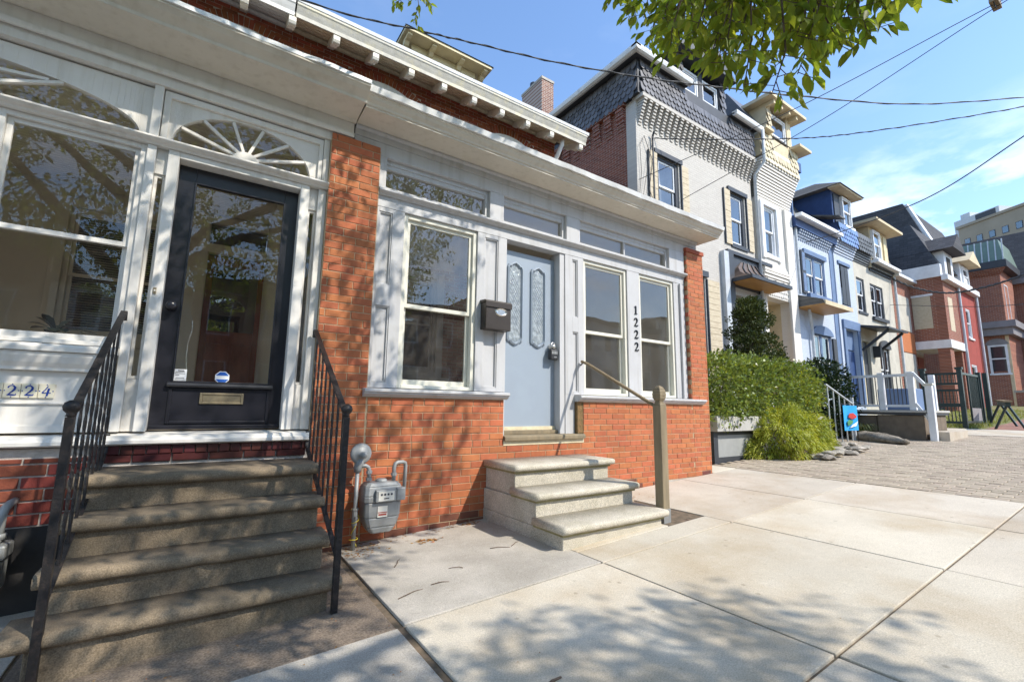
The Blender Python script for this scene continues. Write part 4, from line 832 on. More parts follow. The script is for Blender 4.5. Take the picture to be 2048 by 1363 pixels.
def mailbox():
    B = thing('mailbox', (2.51, .05, 1.97), 'dark bronze wall mailbox with an oval emblem beside the blue door', 'mailbox')
    mb = MB(); mb.box(2.335, 2.645, -.06, .053, 1.985, 2.265); mb.build('body', M['bronze'], B, bevel=.006)
    mb = MB(); mb.prism([(.054, 2.30), (-.045, 2.292), (-.072, 2.275), (-.072, 2.215), (-.0605, 2.215), (-.0605, 2.266), (.054, 2.266)], 'x', 2.328, 2.652); mb.build('lid', M['bronze'], B, bevel=.003)
    mb = MB(); n = 24
    def el(a, b, yy): return [(2.52+a*math.cos(2*math.pi*k/n), yy, 2.175+b*math.sin(2*math.pi*k/n)) for k in range(n)]
    o1, o2, o3 = el(.078, .046, -.061), el(.066, .036, -.072), el(.05, .026, -.066)
    for k in range(n):
        j = (k+1) % n; mb.quad(o1[k], o1[j], o2[j], o2[k]); mb.quad(o2[k], o2[j], o3[j], o3[k])
    mb.quad(*o3); mb.build('emblem', M['chrome'], B, smooth=False)
mailbox()
def lock_box():
    B = thing('lock_box', (3.355, .1, 1.79), 'black key lock box hanging from the blue door knob', 'lock box')
    mb = MB(); mb.box(3.30, 3.405, .075, .135, 1.745, 1.865); mb.build('body', M['dark'], B, bevel=.012)
    mb = MB(); mb.tube([(3.325, .105, 1.86), (3.325, .105, 1.92), (3.34, .105, 1.945), (3.37, .105, 1.945), (3.385, .105, 1.92), (3.385, .105, 1.86)], .006, 8); mb.build('shackle', M['chrome'], B, smooth=True)
    mb = MB(); mb.box(3.345, 3.385, .0735, .076, 1.77, 1.78)
    for k in range(4): mb.box(3.312+.022*k, 3.328+.022*k, .0725, .0755, 1.81, 1.845)
    mb.build('dials', M['grey_metal'], B)
lock_box()
def plant_in_window():
    P = thing('potted_plant', (-1.02, .42, 1.5), 'dark-leaved plant behind the big white-framed window', 'plant')
    mb = MB(); mb.lathe([(.05, 0), (.075, .12), (.08, .13), (.06, .13)], (-.90, .45, 1.48), 'z', 12); mb.build('pot', M['dark'], P, smooth=True)
    mb = MB(); mb.box(-1.5, -.56, .3, .6, 1.43, 1.48); mb.build('shelf', M['room_beige'], P)
    for k in range(13):
        a = k*2.4; el = .35+1.0*RN.random(); L_ = .17+.13*RN.random(); b = Vector((-.90, .45, 1.68)); d = Vector((math.cos(a)*math.cos(el), math.sin(a)*math.cos(el)*.6, math.sin(el))); s = d.cross(Vector((0, 0, 1))).normalized(); mb = MB(); ps = []
        for i, (t, w) in enumerate(((0, .008), (.25, .03), (.55, .045), (.8, .03), (1, .002))): c = b+d*L_*t+Vector((0, 0, -.09*t*t)); ps.append((tuple(c+s*w), tuple(c-s*w), tuple(c+Vector((0, 0, .004)))))
        for p, q in zip(ps[:-1], ps[1:]): mb.quad(p[0], p[1], q[1], q[0])
        mb.build('leaf', M['plant_dark'], P, smooth=True, recalc=False)
M['plant_dark'] = mat('dark_glossy_leaf', (.012, .016, .014), (.02, .03, .022), rough=.3, scale=12)
plant_in_window()
def debris():
    def twig(pts, r=.0035, label=None):
        o = MB(); o.tube([(x, y, zg(x)+z) for x, y, z in pts], [r*(1-.5*k/len(pts)) for k in range(len(pts))], 5); t = o.build('twig', M['twig'], smooth=True); tag(t, label, 'twig', 'twigs on the pavement')
    spots = [(1.62, -1.03, .10, 2.6, 'thin dry twig in the middle of the pale slab by the gas meter'), (1.08, -1.23, .18, .25, 'long thin twig near the joint at the left slab edge'), (1.32, -1.16, .12, -.2, 'short curved twig on the slab left of the concrete steps'), (2.14, -.86, .13, .5, 'small twig close to the bottom concrete step'), (1.98, -.80, .16, -.5, 'branching twig lying below the stack of concrete steps'), (1.24, -.72, .17, 1.0, 'forked dry twig below the gas meter'), (1.20, -2.42, .17, .22, 'thick dark stick at the bottom edge of the pavement')]
    for x, y, L_, a, lab in spots:
        c, s = math.cos(a), math.sin(a); k = L_; twig([(x, y, .006), (x+c*k*.35+.008, y+s*k*.35, .012), (x+c*k*.7, y+s*k*.7+.01, .008), (x+c*k, y+s*k, .005)], .008 if 'thick' in lab else .0032, lab)
    mb = MB()     # litter of dry leaves, twig bits and grit
    def bit(x, y, s):
        a = RN.uniform(0, 6.28); z = zg(x)+.004; d = Vector((math.cos(a), math.sin(a), RN.uniform(-.1, .3)))*s; n = Vector((-math.sin(a), math.cos(a), RN.uniform(-.2, .3)))*s*.4; c = Vector((x, y, z+s*.1)); mb.quad(tuple(c-d), tuple(c+n), tuple(c+d), tuple(c-n))
    for k in range(90): bit(RN.uniform(1.02, 2.3), -abs(RN.gauss(0, .07))-.01, RN.uniform(.006, .02))
    for k in range(160): bit(RN.gauss(1.12, .10), RN.gauss(-.2, .09), RN.uniform(.006, .02))
    for k in range(45): bit(RN.gauss(1.66, .06), RN.gauss(-.30, .035), RN.uniform(.012, .028))
    for k in range(60): bit(RN.gauss(2.2, .1), RN.gauss(-.07, .03), RN.uniform(.008, .022))
    for k in range(120): bit(RN.gauss(4.05, .25), RN.gauss(-.3, .12), RN.uniform(.006, .018))
    for k in range(110): bit(RN.uniform(1.0, 6.5), RN.uniform(-3, -.05), RN.uniform(.002, .007))
    for k in range(60): bit(RN.uniform(-.5, .95), RN.uniform(-2.2, -1.15), RN.uniform(.003, .012))
    o = mb.build('leaf_litter', M['leaf_dry'], recalc=False); tag(o, 'scattered dry brown leaves and grit on the pavement', 'litter', kind='stuff')
debris()
# ================================================================== the row of houses to the right (front wall at y = 3)
YF = 3.0
def colm(name, c, c2=None, **k):
    if name not in M: M[name] = mat(name, c, c2, **k)
    return M[name]
M['grey_wall'] = brickmat('grey_painted_brick', (.53, .50, .45), (.49, .46, .415), (.46, .43, .385))
M['white_wall'] = brickmat('white_painted_brick', (.75, .715, .65), (.72, .685, .62), (.64, .605, .54))
colm('cream_wall', (.66, .55, .36), rough=.75, scale=3)
colm('slate', (.14, .138, .145), (.10, .098, .108), rough=.38, scale=9, vary=.35)
colm('slate_cream', (.62, .54, .37), rough=.7, scale=9, vary=.15)
colm('slate_blue', (.16, .27, .50), rough=.6, scale=9, vary=.2)
colm('slate_grey', (.12, .13, .14), rough=.6, scale=9, vary=.3)
colm('navy', (.035, .075, .20), rough=.5, scale=4)
M['pale_blue'] = brickmat('pale_blue_painted_brick', (.50, .56, .65), (.475, .535, .625), (.43, .485, .575))
colm('mid_blue', (.14, .21, .35), rough=.6, scale=3)
colm('tan_wall', (.55, .52, .44), rough=.85, scale=2.5, bump=.3, bscale=25)
colm('charcoal', (.05, .055, .065), rough=.5, scale=4)
colm('plywood', (.60, .52, .38), (.52, .44, .31), rough=.8, scale=6, stretch=(1, 1, 4), c3=(.30, .2, .1), s3=9, f3=.4)
colm('white_vinyl', (.82, .83, .84), rough=.4, scale=3)
colm('red_paint', (.34, .065, .05), rough=.8, scale=3, bump=.2, bscale=30)
colm('green_metal', (.17, .24, .20), rough=.4, scale=3)
colm('galv', (.55, .58, .60), rough=.4, scale=5)
colm('ceiling_wood', (.50, .27, .08), (.40, .2, .06), rough=.5, scale=8, stretch=(.3, 4, 1))
colm('copper', (.16, .11, .085), (.10, .075, .06), rough=.45, scale=9, metal=.3)
M['shingle_tex'] = brickmat('asphalt_shingles', (.075, .075, .08), (.05, .05, .055), (.03, .03, .032), bw=.3, bh=.13, ms=.012, axis='yz')
M['shingle_grey'] = brickmat('grey_shingles', (.14, .135, .125), (.10, .097, .09), (.05, .05, .05), bw=.3, bh=.13, ms=.014, axis='xz')
M['tower_wall'] = mat('tower_stone', (.34, .295, .23), (.30, .26, .20), rough=.9, scale=.3)
def scale_mesh(w, h, m):
    key = ('scale', w, h, m.name)
    if key not in BR_MESH:
        n = 6; pts = [(-w/2, 0), (-w/2, -h*.55)]+[(-w/2*math.cos(math.pi*k/n), -h*.55-h*.45*math.sin(math.pi*k/n)) for k in range(1, n)]+[(w/2, -h*.55), (w/2, 0)]
        b = MB(); b.hexa([(x, -.004-.036*(-z/h), z) for x, z in pts], [(x, .014-.036*(-z/h), z) for x, z in pts]); me = bpy.data.meshes.new('slate'); me.from_pydata(b.v, [], b.f); me.materials.append(m); BR_MESH[key] = (me, b.v, b.f)
    return BR_MESH[key]
def scales(root, x0, x1, z0, z1, y, w, h, expo, m, solo=True, skip=None, side=False):
    off = OFF.get(root.name, (0, 0, 0)); me, v, f = scale_mesh(w-.008, h, m); r = 0; z = z1; rest = MB()
    while z > z0:
        x = x0+w/2+(w/2 if r % 2 else 0)
        while x < x1-w*.25:
            if not (skip and skip[0] < x < skip[1] and z > skip[2]):
                dy = RN.uniform(-.003, .003)
                if solo:
                    o = bpy.data.objects.new('slate', me); COL.objects.link(o); o.parent = root
                    c = (y+dy, x, z) if side else (x, y+dy, z); o.location = (c[0]-off[0], c[1]-off[1], c[2]-off[2]); o.rotation_euler = (0, RN.uniform(-.03, .03), -math.pi/2 if side else 0)
                else:
                    i0 = len(rest.v); rest.v += [(p[0]+x, p[1]+y+dy, p[2]+z) for p in v]; rest.f += [tuple(i0+q for q in g) for g in f]
            x += w
        z -= expo; r += 1
    if rest.v: rest.build('slates', m, root, recalc=False)['kind'] = 'stuff'
def part(root, name, m, *boxes, bevel=0):
    mb = MB()
    for b in boxes: mb.box(*b)
    return mb.build(name, m, root, bevel=bevel)
def corbels(root, x0, x1, zt, zb, n, m, y=YF, out=.24, wid=.5, rows=9):
    p = (x1-x0)/n; off = OFF.get(root.name, (0, 0, 0)); mb = MB(); h = (zt-zb)/rows
    for k in range(rows):
        d = out*((k+1)/rows)**1.05; mb.box(-p*wid/2, p*wid/2, -d, .0, zb+k*h+.017, zb+(k+1)*h)
    me = None
    for i in range(n):
        if me is None: o = mb.build('corbel', m, root); me = o.data; o.location = (x0+p*(i+.5)-off[0], y-off[1], -off[2]); o.data.transform(Matrix.Translation(off))
        else:
            o = bpy.data.objects.new('corbel', me); COL.objects.link(o); o.parent = root; o.location = (x0+p*(i+.5)-off[0], y-off[1], -off[2])
def win(root, x0, x1, z0, z1, fm, sm, y=YF, lint=None, lint_m=None, sill=.1, mid=None, curtain=None, sw=.05, fw=.06):
    w = sash_window(root, x0, x1, z0, z1, y-.02+.05, fm, sm, fw=fw, sw=sw, mid=mid, glass=M['glass_far'], back=curtain or M['far_room'], sill=sill)
    if lint: part(root, 'lintel', lint_m or fm, (x0-.14, x1+.14, y-.06, y+.02, z1-.0, z1+lint))
    return w
M['far_room'] = mat('pale_curtain', (.30, .29, .27), (.18, .175, .165), rough=.9, scale=1.5)
M['far_blind'] = mat('white_blind', (.60, .62, .64), rough=.8)
def shutter_boards(root, x0, x1, z0, z1, m, y=YF):
    n = max(6, int((z1-z0)/.16)); h = (z1-z0)/n
    for k in range(n): part(root, 'shutter_board', m, (x0, x1, y-.045+RN.uniform(-.004, .004), y-.012, z0+k*h+.004, z0+(k+1)*h-.004))
    part(root, 'shutter_batten', M['charcoal'], (x0-.035, x0-.002, y-.05, y-.011, z0, z1))
def house_grey():
    H = thing('grey_slate_house', (11, 3, zg(11)), 'tall grey painted house with slate mansard, corbels and wooden shutters next to the porch house', 'house')
    X0, X1 = 8.38, 13.72; zb = .2; W1 = (9.14, 10.04, 6.1, 7.70); W2 = (12.46, 13.27, 6.02, 7.66); W0 = (9.95, 11.0, 1.9, 4.75); DR = (12.1, 13.6, 1.2, 4.5)
    mb = MB(); mb.holed(X0+.22, X1, zb, 8.95, YF, YF+.3, [W1, W2, W0, DR]); mb.build('front_wall', M['grey_wall'], H)
    part(H, 'corner_pier', M['grey_wall'], (X0+.004, X0+.219, YF, YF+.31, zb, 8.95))
    part(H, 'side_wall', M['brick_side'], (X0, X0+.25, YF+.311, 14, zb, 8.95))
    mb = MB()
    for k in range(14):
        y = 3.35+k*.42
        for j in range(6): d = .10*((j+1)/6); mb.box(X0-d, X0, y, y+.24, 8.27+j*.105, 8.27+(j+1)*.105-.012)
    mb.box(X0-.12, X0, 3.28, 13, 8.90, 8.99); mb.build('side_corbels', M['brick_side'], H)
    part(H, 'string_course', M['grey_wall'], (X0, X1, YF-.25, YF+.1, 8.90, 9.0))
    corbels(H, X0+.02, X1, 8.90, 8.25, 25, M['grey_wall'])
    part(H, 'slate_backing', M['charcoal'], (X0+.02, X1, YF-.18, YF+.2, 9.0, 9.93), (X0-.09, X0+.019, YF-.17, 13, 9.0, 9.93))
    scales(H, X0-.02, X1, 9.12, 9.92, YF-.195, .168, .25, .152, M['slate'], skip=(10.25, 12.35, 9.62))
    scales(H, YF-.15, 5.9, 9.12, 9.92, X0-.10, .168, .25, .152, M['slate'], side=True)
    # eaves: gutter on front and side
    def gut(name, a, b, vert=False):
        mb = MB()
        if vert: mb.prism([(X0-.42, 9.98), (X0-.40, 9.92), (X0-.34, 9.89), (X0-.28, 9.90), (X0-.25, 9.95), (X0-.25, 10.03), (X0-.42, 10.04)], 'y', a, b)
        else: mb.prism([(YF-.44, 9.98), (YF-.42, 9.92), (YF-.37, 9.89), (YF-.31, 9.90), (YF-.28, 9.95), (YF-.28, 10.03), (YF-.44, 10.04)], 'x', a, b)
        mb.build(name, M['gutter'], H)
    gut('front_gutter', X0-.42, 10.25); gut('front_gutter', 12.38, X1+.2); gut('side_gutter', YF-.44, 10.5, True)
    part(H, 'eave_board', M['charcoal'], (X0-.249, 10.25, YF-.36, YF+.3, 9.94, 9.99), (12.38, X1+.1, YF-.36, YF+.3, 9.94, 9.99), (X0-.27, X0+.3, YF+.301, 13, 9.94, 9.99))
    mb = MB(); mb.hexa([(X0-.2, YF+.3, 9.995), (X1+.1, YF+.3, 9.995), (X1+.1, 13, 9.995), (X0-.2, 13, 9.995)], [(X0+2.6, YF+2.8, 10.9), (X1, YF+2.8, 10.9), (X1, 12, 10.9), (X0+2.6, 12, 10.9)]); mb.build('mansard_roof', M['slate'], H)
    # dormer
    part(H, 'dormer_cheek', M['charcoal'], (9.95, 10.28, YF-.1, YF+1.2, 9.55, 11.2), (12.05, 12.36, YF-.1, YF+1.2, 9.55, 11.2), (10.281, 12.049, YF+.15, YF+1.2, 9.5, 11.2))
    scales(H, 9.95, 10.28, 9.7, 11.1, YF-.115, .165, .26, .17, M['slate']); scales(H, 12.05, 12.36, 9.7, 11.1, YF-.115, .155, .26, .17, M['slate'])
    win(H, 10.29, 11.06, 9.5, 10.75, M['white_vinyl'], M['white_vinyl'], y=YF-.08, curtain=M['far_blind'], sill=.05); win(H, 11.25, 12.04, 9.5, 10.75, M['white_vinyl'], M['white_vinyl'], y=YF-.08, curtain=M['far_blind'], sill=.05)
    part(H, 'dormer_mullion', M['charcoal'], (11.061, 11.249, YF-.07, YF+.14, 9.45, 10.9))
    mb = MB(); mb.prism([(9.75, 10.98), (12.55, 10.98), (11.15, 12.0)], 'y', YF-.4, YF+2.0); mb.build('dormer_roof', M['charcoal'], H)
    # second-floor windows with board shutters
    for (a, b, c, d) in (W1, W2):
        win(H, a+.02, b-.02, c, d, M['charcoal'], M['white_vinyl'], lint=.12, lint_m=M['charcoal'], curtain=M['far_blind'], fw=.09)
        shutter_boards(H, a-.33, a-.03, c-.05, d+.0, M['plywood']); shutter_boards(H, b+.09, b+.38, c-.05, d+.0, M['plywood'])
    win(H, W0[0]+.02, W0[1]-.02, W0[2], W0[3], M['charcoal'], M['white_vinyl'], lint=.16, lint_m=M['charcoal'], fw=.12); shutter_boards(H, W0[1]+.08, W0[1]+.62, W0[2], W0[3]-.05, M['plywood'])
    # door recess with copper canopy
    part(H, 'door_surround', M['charcoal'], (12.05, 12.3, YF-.12, YF+.02, 1.2, 5.66), (13.5, 13.7, YF-.12, YF+.02, 1.2, 4.6), (12.05, 14.55, YF-.10, YF+.02, 5.66, 5.76), (12.301, 13.9, YF-.03, YF+.02, 4.72, 5.659))
    part(H, 'door_recess', M['dark_room'], (12.1, 13.6, YF+.28, YF+.3, 1.2, 4.5))
    mb = MB(); prof = [(YF-.04, 5.52), (YF-.10, 5.30), (YF-.22, 5.12), (YF-.40, 4.99), (YF-.66, 4.90)]; xa, xb = 12.2, 14.35
    for k in range(len(prof)-1):
        (y0, z0), (y1, z1) = prof[k], prof[k+1]; i0 = .62*(1-(k/4)**.6); i1 = .62*(1-((k+1)/4)**.6)
        mb.quad((xa+i0, y0, z0), (xb-i0, y0, z0), (xb-i1, y1, z1), (xa+i1, y1, z1)); mb.quad((xa+i0, y0, z0), (xa+i1, y1, z1), (xa+i1, YF, z1), (xa+i0, YF, z0)); mb.quad((xb-i0, y0, z0), (xb-i1, y1, z1), (xb-i1, YF, z1), (xb-i0, YF, z0))
    can = mb.build('canopy', M['copper'], H)
    mb = MB()
    for t in (.16, .38, .6, .82):
        pts = []
        for k, (y0, z0) in enumerate(prof): i = .62*(1-(k/4)**.6); pts.append((xa+i+(xb-xa-2*i)*t, y0-.012, z0+.012))
        mb.tube(pts, .02, 6)
    mb.build('canopy_seam', M['charcoal'], can)
    mb = MB(); mb.box(xa-.05, xb+.05, YF-.70, YF-.01, 4.80, 4.895); mb.build('canopy_fascia', M['charcoal'], can)
    for k in range(7): part(can, 'canopy_board', M['ceiling_wood'], (xa, xb, YF-.66+k*.09, YF-.66+k*.09+.086, 4.785, 4.799))
    part(H, 'wall_duct', M['galv'], (11.80, 12.03, YF-.13, YF-.002, 1.0, 5.66))
    mb = MB(); mb.tube([(13.80, YF-.45, 9.90), (13.80, YF-.43, 8.85), (13.82, YF-.10, 8.55), (13.82, YF-.07, 1.0)], .05, 8); mb.build('downspout', M['galv'], H, smooth=True)
    mb = MB(); mb.tube([(X0-.33, 6.9, 9.9), (X0-.33, 6.9, 9.3), (X0-.14, 6.9, 8.2), (X0-.14, 6.9, 5.0)], .05, 8); mb.tube([(X0-.33, 6.3, 9.9), (X0-.33, 6.3, 8.7), (X0-.1, 6.2, 8.1), (X0-.1, 6.2, 5.0)], .05, 8); mb.build('side_downspout', M['galv'], H, smooth=True)
    mb = MB(); mb.tube([(8.95, YF-.05, 4.5), (8.95, YF-.05, 8.1), (8.93, YF-.12, 8.2)], .025, 8); mb.build('service_mast', M['charcoal'], H)
    # chimney at the back
    part(H, 'chimney', M['brick_chim'], (8.50, 9.0, 7.0, 8.15, 9.9, 12.15)); part(H, 'chimney_cap', M['concrete_old'], (8.48, 9.02, 6.98, 8.17, 12.152, 12.24))
    mb = MB(); mb.tube([(8.75, 7.8, 12.2), (8.75, 7.8, 12.55)], .13, 12); mb.build('chimney_pot', M['charcoal'], H)
M['brick_chim'] = brickmat('chimney_brick', (.30, .16, .11), (.17, .07, .05), (.50, .45, .40), axis='xz', ms=.016)
house_grey()
def house_white():
    H = thing('cream_white_house', (15, 3, zg(15)), 'narrow white brick house with ribbed flare, cream scalloped shingles and dormer', 'house')
    X0, X1 = 13.9, 16.12; W = (14.30, 15.08, 6.1, 7.72); E = (14.25, 15.72, 1.0, 4.72)
    mb = MB(); mb.holed(X0, X1, .3, 7.9, YF-.02, YF+.3, [W, E]); mb.build('front_wall', M['white_wall'], H)
    for k in range(14):
        d = .33*((k+1)/14)**1.3; part(H, 'brick_rib', M['white_wall'], (X0, X1+d*.7, YF-.02-d, YF+.2, 7.9+k*.09, 7.9+(k+1)*.09-.022))
    part(H, 'rib_backing', M['white_wall'], (X0, X1, YF-.019, YF+.2, 7.9, 9.2))
    for k in range(6): d = .09*(1-abs(k-2.5)/3.2); part(H, 'apron_rib', M['white_wall'], (14.1, X1-.1, YF-.02-d, YF-.019, 5.25+k*.10, 5.25+(k+1)*.10-.025))
    part(H, 'shingle_backing', M['cream_wall'], (X0, X1+.22, YF-.30, YF+.3, 9.2, 10.02)); scales(H, X0, X1+.24, 9.22, 10.02, YF-.32, .19, .28, .18, M['slate_cream'], skip=(14.75, 15.8, 9.6))
    part(H, 'dormer_wall', M['cream_wall'], (14.45, 14.74, YF-.28, YF+1, 9.5, 11.2), (15.8, 16.1, YF-.28, YF+1, 9.5, 11.2), (14.741, 15.799, YF+.2, YF+1, 9.5, 11.2)); scales(H, 14.45, 14.74, 9.7, 11.0, YF-.295, .145, .24, .17, M['slate_cream'])
    win(H, 14.75, 15.79, 9.58, 11.0, M['white_vinyl'], M['white_vinyl'], y=YF-.28, curtain=M['far_room'])
    part(H, 'dormer_cornice', M['cream_wall'], (14.15, 16.55, YF-.62, YF+1, 11.2, 11.3), (14.3, 16.3, YF-.42, YF+.8, 11.301, 11.42)); 
    for x in (14.5, 15.0, 15.5, 16.0): part(H, 'dormer_bracket', M['cream_wall'], (x-.05, x+.05, YF-.55, YF-.281, 11.05, 11.199))
    part(H, 'side_cornice', M['cream_wall'], (15.9, 16.75, YF-.62, YF+.3, 10.03, 10.12)); part(H, 'side_cornice', M['cream_wall'], (13.95, 14.44, YF-.5, YF+.2, 10.03, 10.12))
    mb = MB(); mb.hexa([(X0, YF-.3, 10.13), (X1+.3, YF-.3, 10.13), (X1+.3, 9, 10.13), (X0, 9, 10.13)], [(X0, YF+.7, 11.9), (X1, YF+.7, 11.9), (X1, 8, 11.9), (X0, 8, 11.9)]); mb.build('mansard_roof', M['slate'], H)
    win(H, W[0]+.005, W[1]-.005, W[2], W[3], M['white_vinyl'], M['white_vinyl'], y=YF-.03, curtain=M['far_blind'], sill=.12); part(H, 'window_surround', M['white_vinyl'], (14.12, 14.29, YF-.08, YF-.02, 5.95, 7.85), (15.1, 15.26, YF-.08, YF-.02, 5.95, 7.85), (14.291, 15.099, YF-.08, YF-.02, 7.73, 7.85)); part(H, 'pilaster', M['white_wall'], (15.62, 16.1, YF-.10, YF-.021, .4, 7.89))
    part(H, 'entry_recess', M['cream_wall'], (E[0], E[1], YF+1.0, YF+1.05, 1.0, 4.72), (E[1], E[1]+.05, YF+.3, YF+1.0, 1.0, 4.72), (E[0]-.05, E[0], YF+.3, YF+1.0, 1.0, 4.72), (E[0], E[1], YF+.3, YF+1, 4.72, 4.76)); part(H, 'entry_door', M['red_door'], (14.45, 15.3, YF+.9, YF+.99, 1.2, 3.4)); part(H, 'entry_transom', M['dark_room'], (14.45, 15.4, YF+.9, YF+.99, 3.6, 3.95))
    for k in range(26): 
        x = 14.2+(k % 13)*.115; z = 4.78+(k//13)*.16; part(H, 'raised_brick', M['white_wall'], (x, x+.06, YF-.05, YF-.02, z, z+.05))
house_white()
def house_blue():
    H = thing('blue_row_house', (18.6, 3, zg(18)), 'pale blue house with navy cornice, blue shingles and paired windows', 'house')
    Wp = (16.98, 18.58, 5.25, 6.66); Wa = (17.15, 18.62, 1.9, 3.9); Wn = (19.76, 20.57, 5.2, 6.8); Dr = (19.75, 20.9, 1.4, 4.3)
    mb = MB(); mb.holed(16.14, 19.05, .4, 7.75, YF, YF+.3, [Wp, Wa]); mb.build('front_wall', M['pale_blue'], H)
    mb = MB(); mb.holed(19.36, 21.12, .4, 7.2, YF-.05, YF+.3, [Wn, Dr]); mb.build('bay_wall', M['pale_blue'], H)
    part(H, 'pilaster', M['mid_blue'], (19.05, 19.355, YF-.02, YF+.3, .4, 7.74))
    part(H, 'gutter', M['white_vinyl'], (16.1, 19.4, YF-.42, YF-.2, 7.70, 7.82)); part(H, 'frieze', M['navy'], (16.14, 19.36, YF-.2, YF+.1, 7.42, 7.80))
    corbels(H, 16.5, 19.05, 7.42, 7.08, 17, M['pale_blue'], out=.17, wid=.5, rows=4); corbels(H, 16.5, 19.05, 7.40, 7.25, 17, M['mid_blue'], out=.14, wid=.95, rows=2)
    # paired window
    win(H, Wp[0], 17.78, Wp[2], Wp[3], M['mid_blue'], M['white_vinyl'], sill=0); win(H, 17.79, Wp[1], Wp[2], Wp[3], M['mid_blue'], M['white_vinyl'], sill=0)
    part(H, 'lintel', M['mid_blue'], (16.9, 18.66, YF-.07, YF-.001, 6.66, 6.82)); part(H, 'sill', M['mid_blue'], (17.0, 18.72, YF-.12, YF-.001, 5.08, 5.24)); part(H, 'shutter', M['charcoal'], (16.66, 16.96, YF-.06, YF-.01, 5.2, 6.72)); part(H, 'shutter_panel', M['mid_blue'], (16.71, 16.91, YF-.07, YF-.061, 5.27, 5.9), (16.71, 16.91, YF-.07, YF-.061, 6.0, 6.65))
    # arched window
    mb = MB(); mb.prism([(17.885-.8*math.cos(math.pi*k/12), 3.85+.32*math.sin(math.pi*k/12)) for k in range(13)], 'y', YF-.08, YF-.002); mb.build('window_arch', M['mid_blue'], H)
    win(H, Wa[0], 17.87, Wa[2], Wa[3]-.02, M['mid_blue'], M['white_vinyl'], sill=.1); win(H, 17.89, Wa[1], Wa[2], Wa[3]-.02, M['mid_blue'], M['white_vinyl'], sill=.1); part(H, 'shutter', M['charcoal'], (18.66, 18.95, YF-.06, YF-.01, 1.9, 3.8))
    # porch roof over its left part
    mb = MB(); mb.hexa([(16.15, YF-.85, 4.62), (18.25, YF-.85, 4.62), (18.25, YF-.001, 4.62), (16.15, YF-.001, 4.62)], [(16.15, YF-.80, 4.76), (18.2, YF-.80, 4.76), (18.2, YF-.001, 5.06), (16.15, YF-.001, 5.06)]); pr = mb.build('porch_roof', M['shingle_grey'], H); part(pr, 'porch_roof_soffit', M['ceiling_wood'], (16.15, 18.2, YF-.82, YF-.002, 4.59, 4.618)); part(pr, 'porch_roof_fascia', M['cream_wall'], (16.14, 18.27, YF-.88, YF-.851, 4.58, 4.72))
    mb = MB(); mb.tube([(16.6, YF-.2, 4.58), (16.65, YF-.2, 4.3), (16.95, YF-.1, 3.95), (17.0, YF-.08, 1.0)], .05, 8); mb.build('downspout', M['galv'], H); MB().tube([(16.35, YF-.08, 7.7), (16.35, YF-.08, 5.1)], .05, 8).build('downspout', M['galv'], H)
    # right bay
    for k in range(6): d = .20*((k+1)/6); part(H, 'brick_rib', M['pale_blue'], (19.36, 21.13, YF-.05-d, YF+.2, 7.2+k*.09, 7.2+(k+1)*.09-.02))
    part(H, 'shingle_backing', M['navy'], (19.4, 21.2, YF-.26, YF+.6, 7.75, 8.35)); scales(H, 19.4, 21.2, 7.76, 8.35, YF-.28, .2, .26, .17, M['slate_blue'])
    win(H, Wn[0], Wn[1], Wn[2], Wn[3], M['mid_blue'], M['charcoal'], y=YF-.04, lint=.12); part(H, 'shutter', M['charcoal'], (19.84, 20.15, YF-.075, YF-.055, 5.24, 6.74), (20.18, 20.49, YF-.075, YF-.055, 5.24, 6.74))
    part(H, 'door_lintel', M['mid_blue'], (19.55, 21.1, YF-.12, YF-.051, 4.3, 4.62)); part(H, 'door_frame', M['mid_blue'], (19.56, 19.75, YF-.10, YF-.051, 1.4, 4.299), (20.9, 21.08, YF-.10, YF-.051, 1.4, 4.299)); part(H, 'door', M['navy'], (19.75, 20.9, YF+.1, YF+.15, 1.4, 3.5)); part(H, 'door_transom', M['mid_blue'], (19.75, 20.9, YF+.09, YF+.15, 3.55, 4.3))
    # roof and dormer
    mb = MB(); mb.hexa([(16.9, YF+.25, 7.8), (21.2, YF+.25, 7.8), (21.2, 11, 7.8), (16.9, 11, 7.8)], [(17.2, YF+1.5, 10.0), (21.2, YF+1.5, 10.0), (21.2, 10, 10.0), (17.2, 10, 10.0)]); mb.build('roof', M['shingle_grey'], H)
    part(H, 'dormer', M['navy'], (19.5, 21.15, YF-.1, YF+1.6, 8.36, 9.75)); mb = MB(); mb.hexa([(19.2, YF-.55, 9.76), (21.5, YF-.55, 9.76), (21.5, YF+2.2, 9.76), (19.2, YF+2.2, 9.76)], [(20.0, YF+.6, 10.4), (21.0, YF+.6, 10.4), (21.0, YF+2.2, 10.4), (20.0, YF+2.2, 10.4)]); mb.build('dormer_roof', M['shingle_grey'], H)
    part(H, 'dormer_soffit', M['cream_wall'], (19.25, 21.45, YF-.5, YF-.101, 9.70, 9.755))
    part(H, 'dormer_shutter', M['charcoal'], (19.62, 20.1, YF-.14, YF-.101, 8.45, 9.6)); win(H, 20.2, 21.0, 8.42, 9.62, M['white_vinyl'], M['white_vinyl'], y=YF-.25)
    mb = MB(); mb.hexa([(19.0, YF-.5, 8.36), (19.5, YF-.5, 8.36), (19.5, YF+1, 8.9), (19.0, YF+1, 8.9)], [(19.0, YF-.5, 8.42), (19.5, YF-.5, 8.42), (19.5, YF+1, 8.96), (19.0, YF+1, 8.96)]); mb.build('lower_roof', M['shingle_grey'], H)
